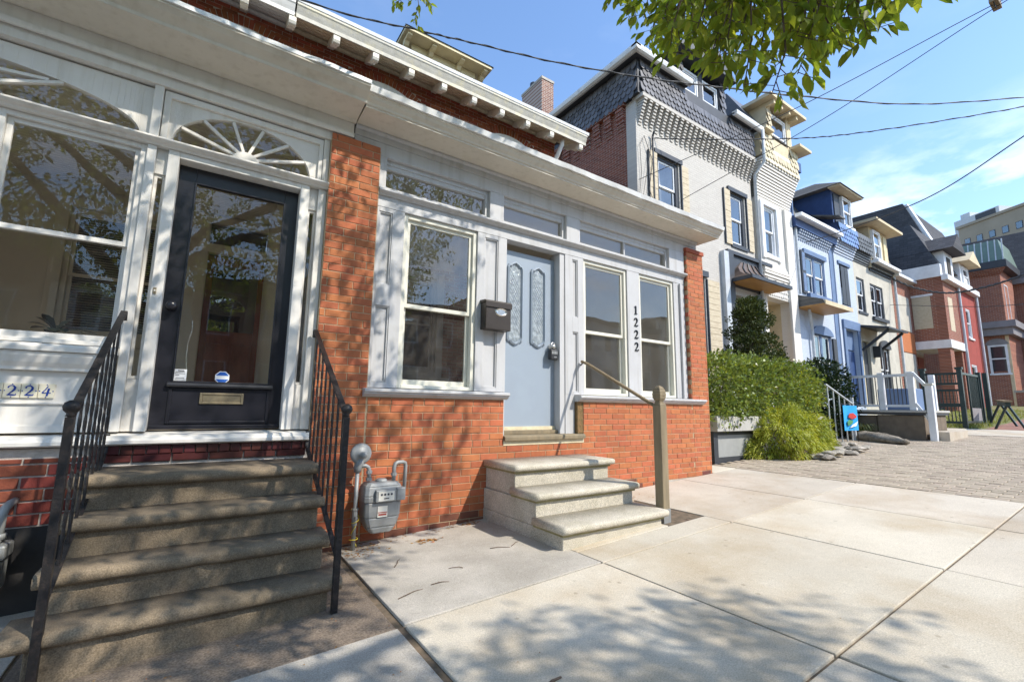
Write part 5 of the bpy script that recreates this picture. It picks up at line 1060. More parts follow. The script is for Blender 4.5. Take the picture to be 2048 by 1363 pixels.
    # high bay at the left boundary
    part(H, 'corner_bay', M['mid_blue'], (16.14, 16.7, YF+.1, YF+1.2, 7.83, 9.6)); part(H, 'corner_bay_cornice', M['navy'], (16.0, 17.0, YF-.15, YF+1.3, 9.6, 9.95)); win(H, 16.2, 16.62, 7.95, 9.3, M['mid_blue'], M['mid_blue'], y=YF+.02)
house_blue()
def house_tan():
    H = thing('tan_row_house', (23.2, 3, zg(23)), 'tan stucco house with dark windows and a bracketed awning beyond the blue house', 'house')
    A = (21.46, 22.26, 5.2, 6.62); B = (22.88, 24.3, 5.15, 6.58); Dn = (21.3, 22.2, 1.5, 4.0); Wl = (23.2, 24.3, 2.0, 3.9)
    mb = MB(); mb.holed(21.121, 25.5, .5, 7.25, YF, YF+.3, [A, B, Dn, Wl]); mb.build('front_wall', M['tan_wall'], H)
    for k in range(6): d = .2*((k+1)/6); part(H, 'brick_rib', M['slate_grey'], (21.14, 22.84, YF-d, YF+.2, 7.25+k*.085, 7.25+(k+1)*.085-.02))
    part(H, 'shingle_backing', M['charcoal'], (21.2, 22.9, YF-.22, YF+.5, 7.76, 8.4)); scales(H, 21.22, 22.85, 7.78, 8.4, YF-.24, .2, .26, .17, M['slate_grey'])
    win(H, A[0], A[1], A[2], A[3], M['charcoal'], M['white_vinyl']); win(H, B[0], 23.58, B[2], B[3], M['charcoal'], M['white_vinyl'], sill=0); win(H, 23.6, B[1], B[2], B[3], M['charcoal'], M['white_vinyl'], sill=0); part(H, 'sill', M['charcoal'], (22.8, 24.42, YF-.1, YF-.001, 5.0, 5.14))
    part(H, 'gutter', M['white_vinyl'], (22.85, 25.55, YF-.4, YF-.12, 7.42, 7.54)); corbels(H, 22.9, 25.4, 7.42, 7.12, 16, M['charcoal'], out=.2, rows=3, wid=.6); part(H, 'cornice_back', M['cream_wall'], (22.86, 25.5, YF-.119, YF+.1, 7.252, 7.55))
    mb = MB(); mb.hexa([(21.12, YF+.25, 7.6), (27.9, YF+.25, 7.6), (27.9, 10, 7.6), (21.12, 10, 7.6)], [(21.12, YF+1.0, 9.7), (27.9, YF+1.0, 9.7), (27.9, 9.5, 9.7), (21.12, 9.5, 9.7)]); mb.build('roof', M['slate_grey'], H)
    part(H, 'dormer', M['cream_wall'], (23.2, 25.3, YF-.05, YF+1.2, 7.56, 9.15)); part(H, 'dormer_cornice', M['cream_wall'], (22.6, 25.7, YF-.55, YF+1.2, 9.16, 9.27)); win(H, 23.3, 24.1, 7.72, 9.0, M['white_vinyl'], M['white_vinyl'], y=YF-.2); part(H, 'dormer_shutter', M['cream'], (24.2, 24.5, YF-.1, YF-.051, 7.75, 9.0), (24.7, 25.0, YF-.1, YF-.051, 7.75, 9.0))
    mb = MB(); mb.hexa([(21.1, YF-1.0, 4.33), (23.2, YF-1.0, 4.33), (23.2, YF-.001, 4.52), (21.1, YF-.001, 4.52)], [(21.1, YF-1.0, 4.39), (23.2, YF-1.0, 4.39), (23.2, YF-.001, 4.6), (21.1, YF-.001, 4.6)]); aw = mb.build('awning', M['charcoal'], H)
    MB().bar((21.4, YF-.9, 4.32), (21.4, YF-.01, 3.6), .09, .09).build('awning_bracket', M['charcoal'], aw); MB().bar((22.9, YF-.9, 4.32), (22.9, YF-.01, 3.6), .09, .09).build('awning_bracket', M['charcoal'], aw)
    part(H, 'door', M['charcoal'], (21.3, 22.2, YF+.1, YF+.15, 1.5, 4.0)); part(H, 'door_jamb', M['cream'], (21.3, 21.42, YF-.01, YF+.09, 1.5, 4.0)); part(H, 'wall_lamp', M['charcoal'], (22.5, 22.68, YF-.25, YF-.001, 3.4, 3.85))
    mb = MB(); mb.prism([(23.75-.62*math.cos(math.pi*k/12), 3.85+.35*math.sin(math.pi*k/12)) for k in range(13)], 'y', YF-.08, YF-.002); mb.build('window_arch', M['charcoal'], H); win(H, 23.2, 23.74, 2.0, 3.88, M['charcoal'], M['white_vinyl'], sill=0); win(H, 23.76, 24.3, 2.0, 3.88, M['charcoal'], M['white_vinyl'], sill=0)
    # patched brick end wall towards the porch house
    part(H, 'brick_end_wall', M['brick_front'], (25.501, 28.0, YF+.02, YF+.3, .6, 7.3)); part(H, 'patch_panel', M['tan_wall'], (25.9, 27.6, YF-.01, YF+.019, 4.95, 6.6), (26.0, 27.7, YF-.01, YF+.019, 1.6, 3.9)); part(H, 'painted_brick', M['brick'], (26.1, 27.9, YF-.005, YF+.0195, 3.95, 4.9)); part(H, 'eave_board', M['white_vinyl'], (25.55, 28.2, YF-.3, YF, 7.32, 7.45)); mb = MB(); mb.tube([(25.6, YF-.1, 7.4), (25.62, YF-.1, 1.2)], .05, 8); mb.build('downspout', M['galv'], H)
house_tan()
def house_brick_porch():
    H = thing('brick_porch_house', (30.5, 1.9, zg(30)), 'brick house with black mansard roof, boarded window and white porch beam', 'house')
    yf = 1.83; X = 28.0; XR = 33.6
    mb = MB(); mb.box(X+.003, X+.3, yf+.301, 3.3, 4.53, 7.5); mb.build('side_wall', M['brick_side2'], H)
    part(H, 'front_wall', M['brick_front'], (X, 30.199, yf-.02, yf+.3, 4.53, 7.5)); mb = MB(); W1 = (31.5, 32.3, 4.95, 6.45); mb.holed(30.2, XR, .8, 7.3, yf-.02, yf+.3, [W1, (31.3, 32.3, 2.2, 3.6)]); mb.build('painted_wall', M['red_paint'], H)
    win(H, *W1, M['white_vinyl'], M['white_vinyl'], y=yf-.04); win(H, 31.3, 32.3, 2.2, 3.6, M['white_vinyl'], M['white_vinyl'], y=yf-.04)
    part(H, 'boarded_window', M['plywood'], (X-.02, X-.001, 2.3, 2.98, 5.12, 6.65)); part(H, 'boarded_lintel', M['white_vinyl'], (X-.03, X-.001, 2.2, 3.0, 6.66, 6.76)); part(H, 'boarded_window_front', M['plywood'], (28.5, 29.2, yf-.03, yf-.021, 5.0, 6.6))
    part(H, 'porch_beam', M['white_vinyl'], (X-.05, 30.6, yf-.08, 3.2, 4.15, 4.529)); part(H, 'porch_pier', M['brick_front'], (X, 28.6, yf, yf+.42, .8, 4.149), (29.9, 30.3, yf, yf+.42, .8, 4.149))
    part(H, 'porch_back_wall', M['plywood'], (X, 30.2, 3.3, 3.4, .8, 4.2)); part(H, 'porch_door', M['red_door'], (28.9, 29.7, 3.2, 3.299, 1.3, 3.9)); part(H, 'porch_back_post', M['white_vinyl'], (28.3, 28.7, 3.2, 3.299, 1.3, 4.1))
    part(H, 'roof_cornice', M['white_vinyl'], (X-.1, XR, yf-.25, yf-.021, 7.3, 7.55), (X-.1, X+.2, yf-.02, 3.4, 7.501, 8.1))
    mb = MB(); mb.hexa([(X-.02, 1.86, 8.1), (XR, 1.86, 8.1), (XR, 6, 8.1), (X-.02, 6, 8.1)], [(X+.75, 2.9, 10.55), (XR-.5, 2.9, 10.55), (XR-.5, 6, 10.55), (X+.75, 6, 10.55)]); mb.build('mansard_roof', M['shingle_tex'], H)
    part(H, 'gable_wall', M['white_vinyl'], (28.6, 30.0, yf-.05, 3.5, 7.56, 8.9)); mb = MB(); mb.prism([(28.2, 8.85), (30.4, 8.85), (29.3, 9.7)], 'y', yf-.5, 3.6); mb.build('gable_roof', M['shingle_tex'], H); part(H, 'gable_opening', M['dark_room'], (29.0, 29.5, yf-.08, yf-.051, 7.7, 8.6))
    part(H, 'dormer', M['white_vinyl'], (31.2, 32.9, yf-.05, 3.6, 7.56, 8.75)); win(H, 31.5, 32.6, 7.7, 8.6, M['white_vinyl'], M['white_vinyl'], y=yf-.14); mb = MB(); mb.prism([(30.9, 8.75), (33.2, 8.75), (32.0, 9.4)], 'y', yf-.5, 3.6); mb.build('dormer_roof', M['cream_wall'], H)
    MB().tube([(30.25, yf-.1, 7.3), (30.3, yf-.1, 1.5)], .06, 8).build('downspout', M['galv'], H); MB().tube([(33.5, yf-.12, 7.3), (33.5, yf-.12, 1.6)], .06, 8).build('downspout', M['galv'], H)
M['brick_side2'] = brickmat('street_side_brick', (.34, .125, .07), (.24, .08, .048), (.42, .35, .30), axis='yz')
house_brick_porch()
M['pane_dark'] = mat('dark_reflecting_pane', (.05, .055, .06), rough=.08, spec=.8)
def house_turret():
    H = thing('brick_turret_house', (37, 1.5, zg(37)), 'brick house with green metal turret roof and arched window at the far right', 'house')
    X = 36.0; y0, y1 = 1.1, 2.6
    part(H, 'turret', M['brick_side2'], (X, X+3.2, y0, y1+3, 1.0, 9.2))
    part(H, 'turret_cornice', M['charcoal'], (X-.3, X+3.4, y0-.35, y1+3, 9.2, 9.6)); mb = MB(); mb.hexa([(X-.25, y0-.3, 9.6), (X+3.4, y0-.3, 9.6), (X+3.4, y1+3, 9.6), (X-.25, y1+3, 9.6)], [(X+.05, y0-.1, 10.85), (X+3, y0-.1, 10.85), (X+3, y1+3, 10.85), (X+.05, y1+3, 10.85)]); tr = mb.build('turret_roof', M['green_metal'], H)
    for k in range(12):
        ya = y0-.25+.27*k; mb = MB(); mb.bar((X-.26, ya, 9.6), (X+.03, ya, 10.85), .05, .05); mb.build('roof_seam', M['galv'], tr)
    for k in range(5):
        d = .05*(k+1); part(H, 'brick_corbel_course', M['brick_side2'], (X-d, X, y0-d, y1+3, 8.85+k*.07, 8.85+k*.07+.06))
    part(H, 'porch_cornice', M['mid_grey'], (X-.5, X+3.5, y0-.4, y1+3, 5.85, 6.2), (X-.35, X+3.3, y0-.25, y1+3, 5.45, 5.849))
    win(H, X+.6, X+1.5, 6.3, 8.4, M['white_vinyl'], M['white_vinyl'], y=y0-.05)
    part(H, 'side_window', M['pane_dark'], (X-.02, X-.001, 1.3, 1.85, 3.5, 4.85)); part(H, 'side_window_frame', M['white_vinyl'], (X-.05, X-.021, 1.2, 1.299, 3.4, 4.95), (X-.05, X-.021, 1.851, 1.95, 3.4, 4.95), (X-.06, X-.021, 1.15, 2.0, 3.3, 3.399), (X-.05, X-.021, 1.3, 1.85, 4.15, 4.22), (X-.05, X-.021, 1.3, 1.85, 4.851, 4.95)); mb = MB(); mb.prism([(1.58-.45*math.cos(math.pi*k/10), 4.96+.34*math.sin(math.pi*k/10)) for k in range(11)], 'x', X-.06, X-.021); mb.build('window_arch', M['mid_grey'], H)
    part(H, 'corner_quoin', M['cream_wall'], (X-.03, X-.001, y0, y0+.14, 1.2, 5.44))
    part(H, 'porch_wall', M['brick_side2'], (35.0, 35.3, -3.2, 1.0, 1.3, 2.3)); part(H, 'porch_coping', M['concrete_old'], (34.95, 35.35, -3.2, 1.05, 2.3, 2.42))
    part(H, 'rear_wing', M['brick_side2'], (40, 46, -3.2, 6, 1.0, 8.9)); part(H, 'rear_cornice', M['mid_grey'], (39.7, 46, -3.4, 6, 8.9, 9.2)); mb = MB(); mb.hexa([(39.7, -3.4, 9.21), (46, -3.4, 9.21), (46, 6, 9.21), (39.7, 6, 9.21)], [(42, -1.5, 12.6), (45, -1.5, 12.6), (45, 6, 12.6), (42, 6, 12.6)]); mb.build('rear_roof', M['shingle_tex'], H)
    for yy in (.1, -1.2): part(H, 'rear_window', M['pane_dark'], (39.96, 39.99, yy, yy+.6, 5.6, 7.2)); part(H, 'rear_window_frame', M['white_vinyl'], (39.95, 39.995, yy-.1, yy-.001, 5.5, 7.3), (39.95, 39.995, yy+.601, yy+.7, 5.5, 7.3), (39.95, 39.995, yy, yy+.6, 6.38, 6.45))
colm('mid_grey', (.26, .25, .26), rough=.6, scale=3)
house_turret()
def house_behind():
    H = thing('gabled_roof_house', (52, 6, zg(50)), 'dark pitched roof with white gable edge behind the black mansard', 'house')
    mb = MB(); mb.hexa([(36, 3, 9.0), (46, 3, 9.0), (46, 10, 9.0), (36, 10, 9.0)], [(36.5, 5, 14.6), (45, 5, 14.6), (45, 9, 14.6), (36.5, 9, 14.6)]); mb.build('roof', M['shingle_tex'], H)
    part(H, 'wall', M['cream_wall'], (36.3, 45.5, 3.3, 9.8, 1.5, 9.0))
    mb = MB(); mb.bar((36.3, 2.9, 9.0), (36.75, 4.9, 14.5), .25, .25); mb.build('gable_edge', M['white_vinyl'], H)
house_behind()
def tower():
    a = Vector((146.3, 22.4, 0)); b = Vector((137.0, 5.7, 0)); d = (b-a).normalized(); n = Vector((d.y, -d.x, 0)); n = n if n.x < 0 else -n
    L_ = (b-a).length
    T = thing('beige_tower', (150, 15, zg(60)), 'tall beige office tower with rows of windows far behind the roofs', 'tower')
    def blk(name, m, t0, t1, z0, z1, dep0, dep1, par=T):
        mb = MB(); P = lambda t, w: tuple((a+d*t-n*w).to_2d())
        q = [P(t0, dep0), P(t1, dep0), P(t1, dep1), P(t0, dep1)]; mb.hexa([(x, y, z0) for x, y in q], [(x, y, z1) for x, y in q]); return mb.build(name, m, par)
    blk('tower_wall', M['tower_wall'], 0, L_+14, 0, 44.7, 0, 20); blk('parapet', M['tower_wall'], -.3, L_+14, 44.7, 45.3, -.3, 1)
    blk('penthouse', M['galv'], -3.2, 6.5, 36, 48.0, 3, 14); blk('penthouse_louver', M['charcoal'], 1.6, 5.8, 46.2, 47.8, 2.95, 3); blk('water_tank', M['galv'], -2.4, -.3, 48.0, 49.5, 4, 7)
    for r in range(7):
        for c in range(9):
            t = 1.1+c*2.55
            if t+1.2 > L_+12: continue
            z = 41.8-r*2.75; w = blk('window', M['charcoal'], t, t+1.25, z-1.6, z, -.06, .05); blk('pane', M['glass_far'], t+.1, t+1.15, z-1.5, z-.1, -.09, -.065, w)
tower()
# ================================================================== planting, fences and street things
M['leaf'] = leafmat('tree_leaf', (.26, .33, .055), (.17, .24, .038), trans=.58, vary=.35)
M['hedge'] = leafmat('hedge_leaf', (.23, .29, .07), (.12, .17, .04), trans=.3, vary=.45, rough=.35)
M['cypress'] = leafmat('golden_cypress', (.46, .47, .06), (.26, .32, .045), trans=.3, vary=.35)
M['conifer'] = leafmat('dark_conifer', (.085, .105, .03), (.04, .06, .018), trans=.15, vary=.4)
M['yew'] = leafmat('yew_needles', (.025, .05, .016), (.012, .026, .009), trans=.15, vary=.4)
M['grassy'] = leafmat('ornamental_grass', (.22, .28, .06), (.30, .30, .14), trans=.35, vary=.3)
M['bark'] = mat('bark', (.14, .11, .085), (.075, .06, .048), rough=.95, scale=12, stretch=(1, 1, .25), bump=.8, bscale=30)
M['stone_rock'] = mat('field_stone', (.42, .375, .31), (.25, .225, .19), rough=.9, scale=7, vary=.3, bump=.6, bscale=25)
M['driftwood'] = mat('driftwood', (.30, .265, .215), (.16, .135, .105), rough=.95, scale=9, stretch=(.5, 2, 2), bump=.9, bscale=30)
M['planter_grey'] = mat('grey_planter_board', (.34, .35, .34), (.28, .29, .285), rough=.7, scale=4)
M['planter_cap'] = mat('pale_planter_cap', (.47, .46, .43), (.42, .41, .38), rough=.8, scale=4)
def rvec(s=1.0):
    while True:
        v = Vector((RN.uniform(-1, 1), RN.uniform(-1, 1), RN.uniform(-1, 1)))
        if .05 < v.length < 1: return v*s
LEAF = [(0, 0, 0), (.32, .21, .05), (.68, .17, .04), (1, 0, -.06), (.68, -.17, .04), (.32, -.21, .05), (.34, 0, -.015), (.7, 0, -.03)]
LF = [(0, 6, 1), (6, 7, 2, 1), (7, 3, 2), (0, 5, 6), (5, 4, 7, 6), (4, 3, 7)]
def basis(d, up):
    d = d.normalized(); s = d.cross(up); s = s.normalized() if s.length > 1e-3 else Vector((1, 0, 0)); return d, s, s.cross(d)
def add_leaf(mb, p, d, up, L_):
    d, s, n = basis(d, up); i0 = len(mb.v)
    mb.v += [tuple(p+(d*a+s*b+n*c)*L_) for a, b, c in LEAF]; mb.f += [tuple(i0+q for q in f) for f in LF]
def add_blade(mb, p, d, n, L_, w):
    s = d.cross(n); s = s.normalized()*w if s.length > 1e-4 else Vector((w, 0, 0)); mb.quad(tuple(p), tuple(p+d*L_*.5+s), tuple(p+d*L_), tuple(p+d*L_*.5-s))
# ---------------------------------------------------------------- street tree whose boughs hang into view
def tree():
    T = thing('ash_tree', (-1.2, -6.2, zg(-1.2)-.13), 'leafy street tree whose green branches hang into the top of the view', 'tree')
    mb = MB(); tr = [(-1.2, -6.2, -.2), (-1.18, -6.22, 1.2), (-1.1, -6.2, 2.6), (-.95, -6.15, 3.8), (-.8, -6.2, 5.2), (-.6, -6.3, 7.2), (-.5, -6.3, 9.2)]
    mb.tube(tr, [.27, .21, .19, .17, .13, .09, .03], 12); mb.build('trunk', M['bark'], T, smooth=True)
    limbs = [[(-1.0, -6.15, 3.2), (-.2, -5.4, 4.3), (.8, -4.4, 4.7), (1.7, -3.5, 4.2), (2.1, -3.1, 3.5)], [(-1.0, -6.15, 3.4), (.4, -6.4, 4.6), (2.0, -6.8, 5.6), (3.9, -7.2, 6.2)], [(-.9, -6.15, 4.2), (-.4, -4.6, 5.6), (.4, -2.6, 6.6), (1.1, -.6, 6.2), (1.4, -.05, 5.5)], [(-.9, -6.2, 4.4), (-2.4, -5.4, 5.4), (-3.6, -4.4, 6.2)], [(-.7, -6.2, 5.6), (.6, -7.4, 7.0), (1.8, -8.6, 7.8)], [(-.8, -6.2, 5.0), (-2.2, -7.4, 6.4), (-3.2, -8.6, 7.0)], [(-.6, -6.3, 6.6), (.6, -5.2, 8.0), (1.4, -4.2, 8.6)], [(-1.05, -6.15, 3.0), (-2.0, -5.0, 4.0), (-2.6, -3.8, 4.6)], [(.4, -6.4, 4.6), (1.8, -5.8, 4.4), (3.2, -5.4, 4.3)]]
    for l in limbs:
        n = len(l); mb = MB(); mb.tube(l, [.085*(1-k/n)+.012 for k in range(n)], 8); mb.build('limb', M['bark'], T, smooth=True)
    # hanging sprays that show in the picture
    vis = [[(1.59, -3.08, 3.01), (1.65, -3.07, 2.76), (1.63, -3.03, 2.62)], [(1.64, -3.22, 2.91), (1.67, -3.19, 2.64), (1.67, -3.15, 2.46)], [(1.69, -3.3, 2.87), (1.74, -3.28, 2.56), (1.72, -3.23, 2.41)], [(1.87, -3.37, 2.92), (1.86, -3.32, 2.64), (1.85, -3.27, 2.52)], [(1.9, -3.29, 3.01), (2.03, -3.33, 2.80), (2.09, -3.35, 2.70)], [(1.97, -3.44, 2.92), (2.02, -3.44, 2.76), (2.07, -3.45, 2.66)], [(1.60, -3.53, 2.70), (1.74, -3.60, 2.58), (1.85, -3.66, 2.55)], [(1.97, -2.8, 3.43), (1.91, -2.71, 3.2), (1.86, -2.67, 3.14)], [(2.34, -2.21, 4.24), (2.3, -2.14, 4.02), (2.23, -2.08, 3.96)], [(2.33, -2.42, 4.06), (2.25, -2.3, 3.72), (2.24, -2.26, 3.58)], [(2.25, -2.79, 3.68), (2.16, -2.68, 3.46), (2.13, -2.63, 3.3)], [(2.09, -2.68, 3.68), (2.04, -2.6, 3.42), (2.12, -2.59, 3.17)], [(1.97, -3.02, 3.3), (1.93, -2.94, 3.05), (1.95, -2.92, 2.84)], [(2.09, -3.1, 3.3), (2.09, -3.06, 3.08), (2.09, -3.02, 2.88)], [(2.33, -3.26, 3.3), (2.33, -3.22, 3.11), (2.32, -3.19, 2.95)], [(2.38, -3.09, 3.49), (2.41, -3.06, 3.25), (2.45, -3.05, 3.1)], [(2.33, -2.0, 4.43), (2.36, -2.0, 4.28), (2.38, -2.0, 4.2)], [(2.2, -2.5, 4.0), (2.2, -2.45, 3.75), (2.18, -2.42, 3.6)], [(1.8, -3.15, 3.0), (1.78, -3.1, 2.8), (1.8, -3.1, 2.68)], [(1.75, -3.0, 3.1), (1.72, -2.95, 2.9), (1.74, -2.92, 2.8)], [(2.0, -3.25, 3.1), (1.97, -3.22, 2.9), (1.98, -3.2, 2.78)], [(2.2, -3.3, 3.2), (2.2, -3.3, 3.0), (2.22, -3.3, 2.9)], [(2.15, -2.9, 3.5), (2.12, -2.86, 3.3), (2.12, -2.84, 3.15)], [(2.3, -2.6, 3.9), (2.3, -2.55, 3.65), (2.28, -2.5, 3.5)], [(2.45, -2.75, 3.85), (2.45, -2.72, 3.62), (2.47, -2.7, 3.5)], [(2.5, -3.0, 3.6), (2.52, -2.98, 3.4), (2.55, -2.97, 3.28)],
           [(1.28, -.0, 5.45), (1.3, .03, 5.26), (1.24, .07, 5.2)], [(1.4, -.09, 5.45), (1.46, -.07, 5.2), (1.43, -.02, 5.02)], [(1.48, -.14, 5.45), (1.52, -.12, 5.26), (1.57, -.15, 5.2)]]
    near = vis[:-3]; far3 = vis[-3:]; extra = []
    for k, sp in enumerate(near):
        if k == 6: continue
        for j in range(2):
            dx, dy = RN.uniform(-.16, .16), RN.uniform(-.14, .14); dz = RN.uniform(.04, .22); extra.append([(a+dx, b+dy, c+dz+(.02 if i else 0)) for i, (a, b, c) in enumerate(sp)])
    vis = near+extra+far3
    cand = []; tw = MB()
    for sp in vis:
        P = [Vector(p) for p in sp]; tw.tube(sp, [.0045, .0035, .002], 5); fars = P[0].y > -.5
        seg = [(P[0], P[1]), (P[1], P[2])]; n = 19 if not fars else 14
        for k in range(n):
            t = (k+.5)/n*2; a, b = seg[min(int(t), 1)]; p = a.lerp(b, t-min(int(t), 1)); ax = (b-a).normalized()
            ang = k*2.4+RN.uniform(-.4, .4); d, s, u = basis(ax, Vector((.3, .2, 1))); out = (s*math.cos(ang)+u*math.sin(ang)); 
            sub = RN.random() < .45
            if sub:
                q = p+out*RN.uniform(.05, .11)+Vector((0, 0, -.02)); tw.tube([tuple(p), tuple(q)], [.002, .0014], 4)
                for j in range(3): cand.append((q-(q-p)*.25*j, (out*.6+ax*.5+rvec(.5)+Vector((0, 0, -.35))).normalized(), RN.uniform(.05, .08)))
            else: cand.append((p, (out*.8+ax*.7+Vector((0, 0, -.45))).normalized(), RN.uniform(.055, .088)))
    tw.build('twigs', M['twig'], T, recalc=False)['kind'] = 'stuff'
    cam = Vector((0, -4, 1.19)); cand.sort(key=lambda c: (c[0]-cam).length/c[2])
    off = OFF[T.name]; lm = []
    for v in range(4):
        me = bpy.data.meshes.new('leaf'); k = 1+.18*(v-1.5); me.from_pydata([(a, b*k*.95, c*(1+.6*v)) for a, b, c in LEAF], [], LF); me.materials.append(M['leaf']); me.polygons.foreach_set('use_smooth', [True]*len(me.polygons)); lm.append(me)
    fol = MB()
    for k, (p, d, L_) in enumerate(cand):
        up = (Vector((0, 0, 1))+rvec(.9)).normalized()
        if k < 300:
            dd, s, n = basis(d, up); o = bpy.data.objects.new('leaf', lm[k % 4]); COL.objects.link(o); o.parent = T; m3 = Matrix((dd*L_, s*L_, n*L_)).transposed().to_4x4(); m3.translation = p-Vector(off); o.matrix_local = m3
        else: add_leaf(fol, p, d, up, L_)
    # the crown above: kept clear of the open part of the view, shaped by where its shade should fall
    sh = Vector((.57, -1.0, 1.13)); Rr = Vector((.8285, -.5597, .0136)); Uu = Vector((-.0921, -.1122, .9894)); Ff = Vector((.5540, .8202, .1448))
    def light_ok(p):
        t = -p.y/ -sh.y if p.y < 0 else 0          # shadow on the house fronts (plane y = 0)
        q = p-sh*(p.y/sh.y)
        r = RN.random()
        if p.y < 0 and q.z > zg(q.x):
            x, z = q.x, q.z
            if z > 4.2: return r < .5
            if x < .2: return r < .9
            if x < 1.2: return r < .65
            if x < 2.5: return r < .55
            if x < 3.3: return r < .16 and z < 2.9
            return False
        g = p-sh*((p.z-zg(p.x))/sh.z); x, y = g.x, g.y
        if x < .9: return r < .8
        lim = -2.15-.95*max(0, x-2.3)+.12*math.sin(x*5)
        if y < lim: return r < (.85 if x < 3.2 else .3)
        if x < 1.9 and y > -.9: return r < .28
        if x < 1.35 and y < -1.1: return r < .15
        return False
    nc = 0; tries = 0; ctr = Vector((.2, -5.2, 6.3)); rad_ = Vector((4.6, 4.8, 3.3))
    while nc < 1500 and tries < 40000:
        tries += 1; v = rvec(1); v = v.normalized()*(v.length**.45); p = ctr+Vector((v.x*rad_.x, v.y*rad_.y, v.z*rad_.z)); q = p-cam
        if q.dot(Uu)-.749*q.dot(Ff) < .42 and q.dot(Ff) > 0: continue
        if q.length < 1.6 or p.z < 2.6: continue
        if not light_ok(p): continue
        nc += 1; rr = RN.uniform(.16, .34)
        for k in range(RN.randint(14, 26)): pp = p+rvec(rr); add_leaf(fol, pp, (rvec(1)+Vector((0, 0, -.4))).normalized(), (Vector((0, 0, 1))+rvec(.8)).normalized(), RN.uniform(.08, .13))
    nc = 0; tries = 0; ctr = Vector((4.4, -7.2, 5.4)); rad_ = Vector((2.9, 2.6, 1.7))  # extra unseen lobe, added to shade the near pavement
    while nc < 190 and tries < 4000:
        tries += 1; v = rvec(1); p = ctr+Vector((v.x*rad_.x, v.y*rad_.y, v.z*rad_.z)); g = p-sh*((p.z-zg(p.x))/sh.z)
        if g.y > -2.15-.95*max(0, g.x-2.3)+.15*math.sin(g.x*5) or (g.x > 2.7 and RN.random() < .85): continue
        nc += 1; rr = RN.uniform(.2, .4)
        for k in range(RN.randint(18, 30)): pp = p+rvec(rr); add_leaf(fol, pp, (rvec(1)+Vector((0, 0, -.4))).normalized(), (Vector((0, 0, 1))+rvec(.8)).normalized(), RN.uniform(.08, .13))
    o = fol.build('crown', M['leaf'], T, recalc=False, smooth=True); o['kind'] = 'stuff'
tree()
# ---------------------------------------------------------------- planter with hedge
def planter():
    P = thing('planter_box', (8.8, 1, zg(8.8)), 'long grey timber planter at the right end of the brick porch', 'planter')
    part(P, 'panel', M['planter_grey'], (7.12, 10.9, .46, 1.62, .2, .84)); part(P, 'panel_frame', M['charcoal'], (7.0, 7.119, .43, 1.6, .2, .84), (7.12, 10.9, .45, .46, .78, .84), (7.12, 10.9, .452, .4605, .3, .42))
    part(P, 'cap', M['planter_cap'], (6.98, 10.95, .34, 1.66, .845, 1.09), bevel=.01)
planter()
def blob_leaves(mb, ctr, rx, ry, rz, n, L0, L1, shape, blade=False, w=.3, surf=.35):
    for k in range(n):
        v = rvec(1).normalized()*(1-surf*RN.random()**1.6); f = shape(v); p = Vector((ctr[0]+v.x*rx*f, ctr[1]+v.y*ry*f, ctr[2]+v.z*rz*f)); out = Vector((v.x/rx, v.y/ry, v.z/rz)).normalized(); d = (out*.7+rvec(.9)).normalized(); L_ = RN.uniform(L0, L1)
        add_blade(mb, p, d, (rvec(1)+out*.4).normalized(), L_, L_*w)
def hedge():
    H = thing('boxwood_hedge', (9, 1, 1.05), 'glossy green clipped hedge growing in the long grey planter', 'hedge')
    mb = MB()
    for cx, cy, cz, rx, ry, rz, n in ((7.55, .95, 1.56, .85, .72, .66, 5200), (8.5, 1.0, 1.6, .95, .75, .68, 5200), (9.5, 1.0, 1.6, .95, .75, .68, 4800), (10.4, 1.0, 1.6, .85, .75, .68, 4600), (7.4, .75, 1.15, .7, .5, .32, 1700), (8.4, .75, 1.15, .8, .5, .32, 1500)):
        blob_leaves(mb, (cx, cy, cz), rx, ry, rz, n, .04, .085, lambda v: (1/max(abs(v.x), abs(v.y), abs(v.z)))**.4*(1+.13*math.sin(v.x*9+cx*3)*math.sin(v.z*8+v.y*7)), surf=.42)
    mb.build('foliage', M['hedge'], H, recalc=False)
    mb = MB()
    for k in range(14):
        x = 7.3+k*.27; mb.tube([(x, .95, 1.0), (x+RN.uniform(-.1, .1), .95+RN.uniform(-.15, .15), 1.45), (x+RN.uniform(-.2, .2), .95+RN.uniform(-.3, .3), 1.9)], [.018, .012, .005], 5)
    mb.build('stems', M['twig'], H, recalc=False)['kind'] = 'stuff'
hedge()
def bright_shrub():
    H = thing('lime_shrub', (11.1, 1.0, 1.0), 'yellow-green shrub at the far end of the clipped hedge', 'shrub')
    mb = MB(); blob_leaves(mb, (11.0, .95, 1.62), .62, .55, .55, 2600, .04, .08, lambda v: 1+.18*math.sin(v.x*7)*math.sin(v.z*6+1), surf=.5); mb.build('foliage', M['cypress'], H, recalc=False); mb = MB(); mb.tube([(11.0, .95, .5), (11.0, .95, 1.5)], [.03, .012], 6); mb.build('stem', M['twig'], H)
bright_shrub()
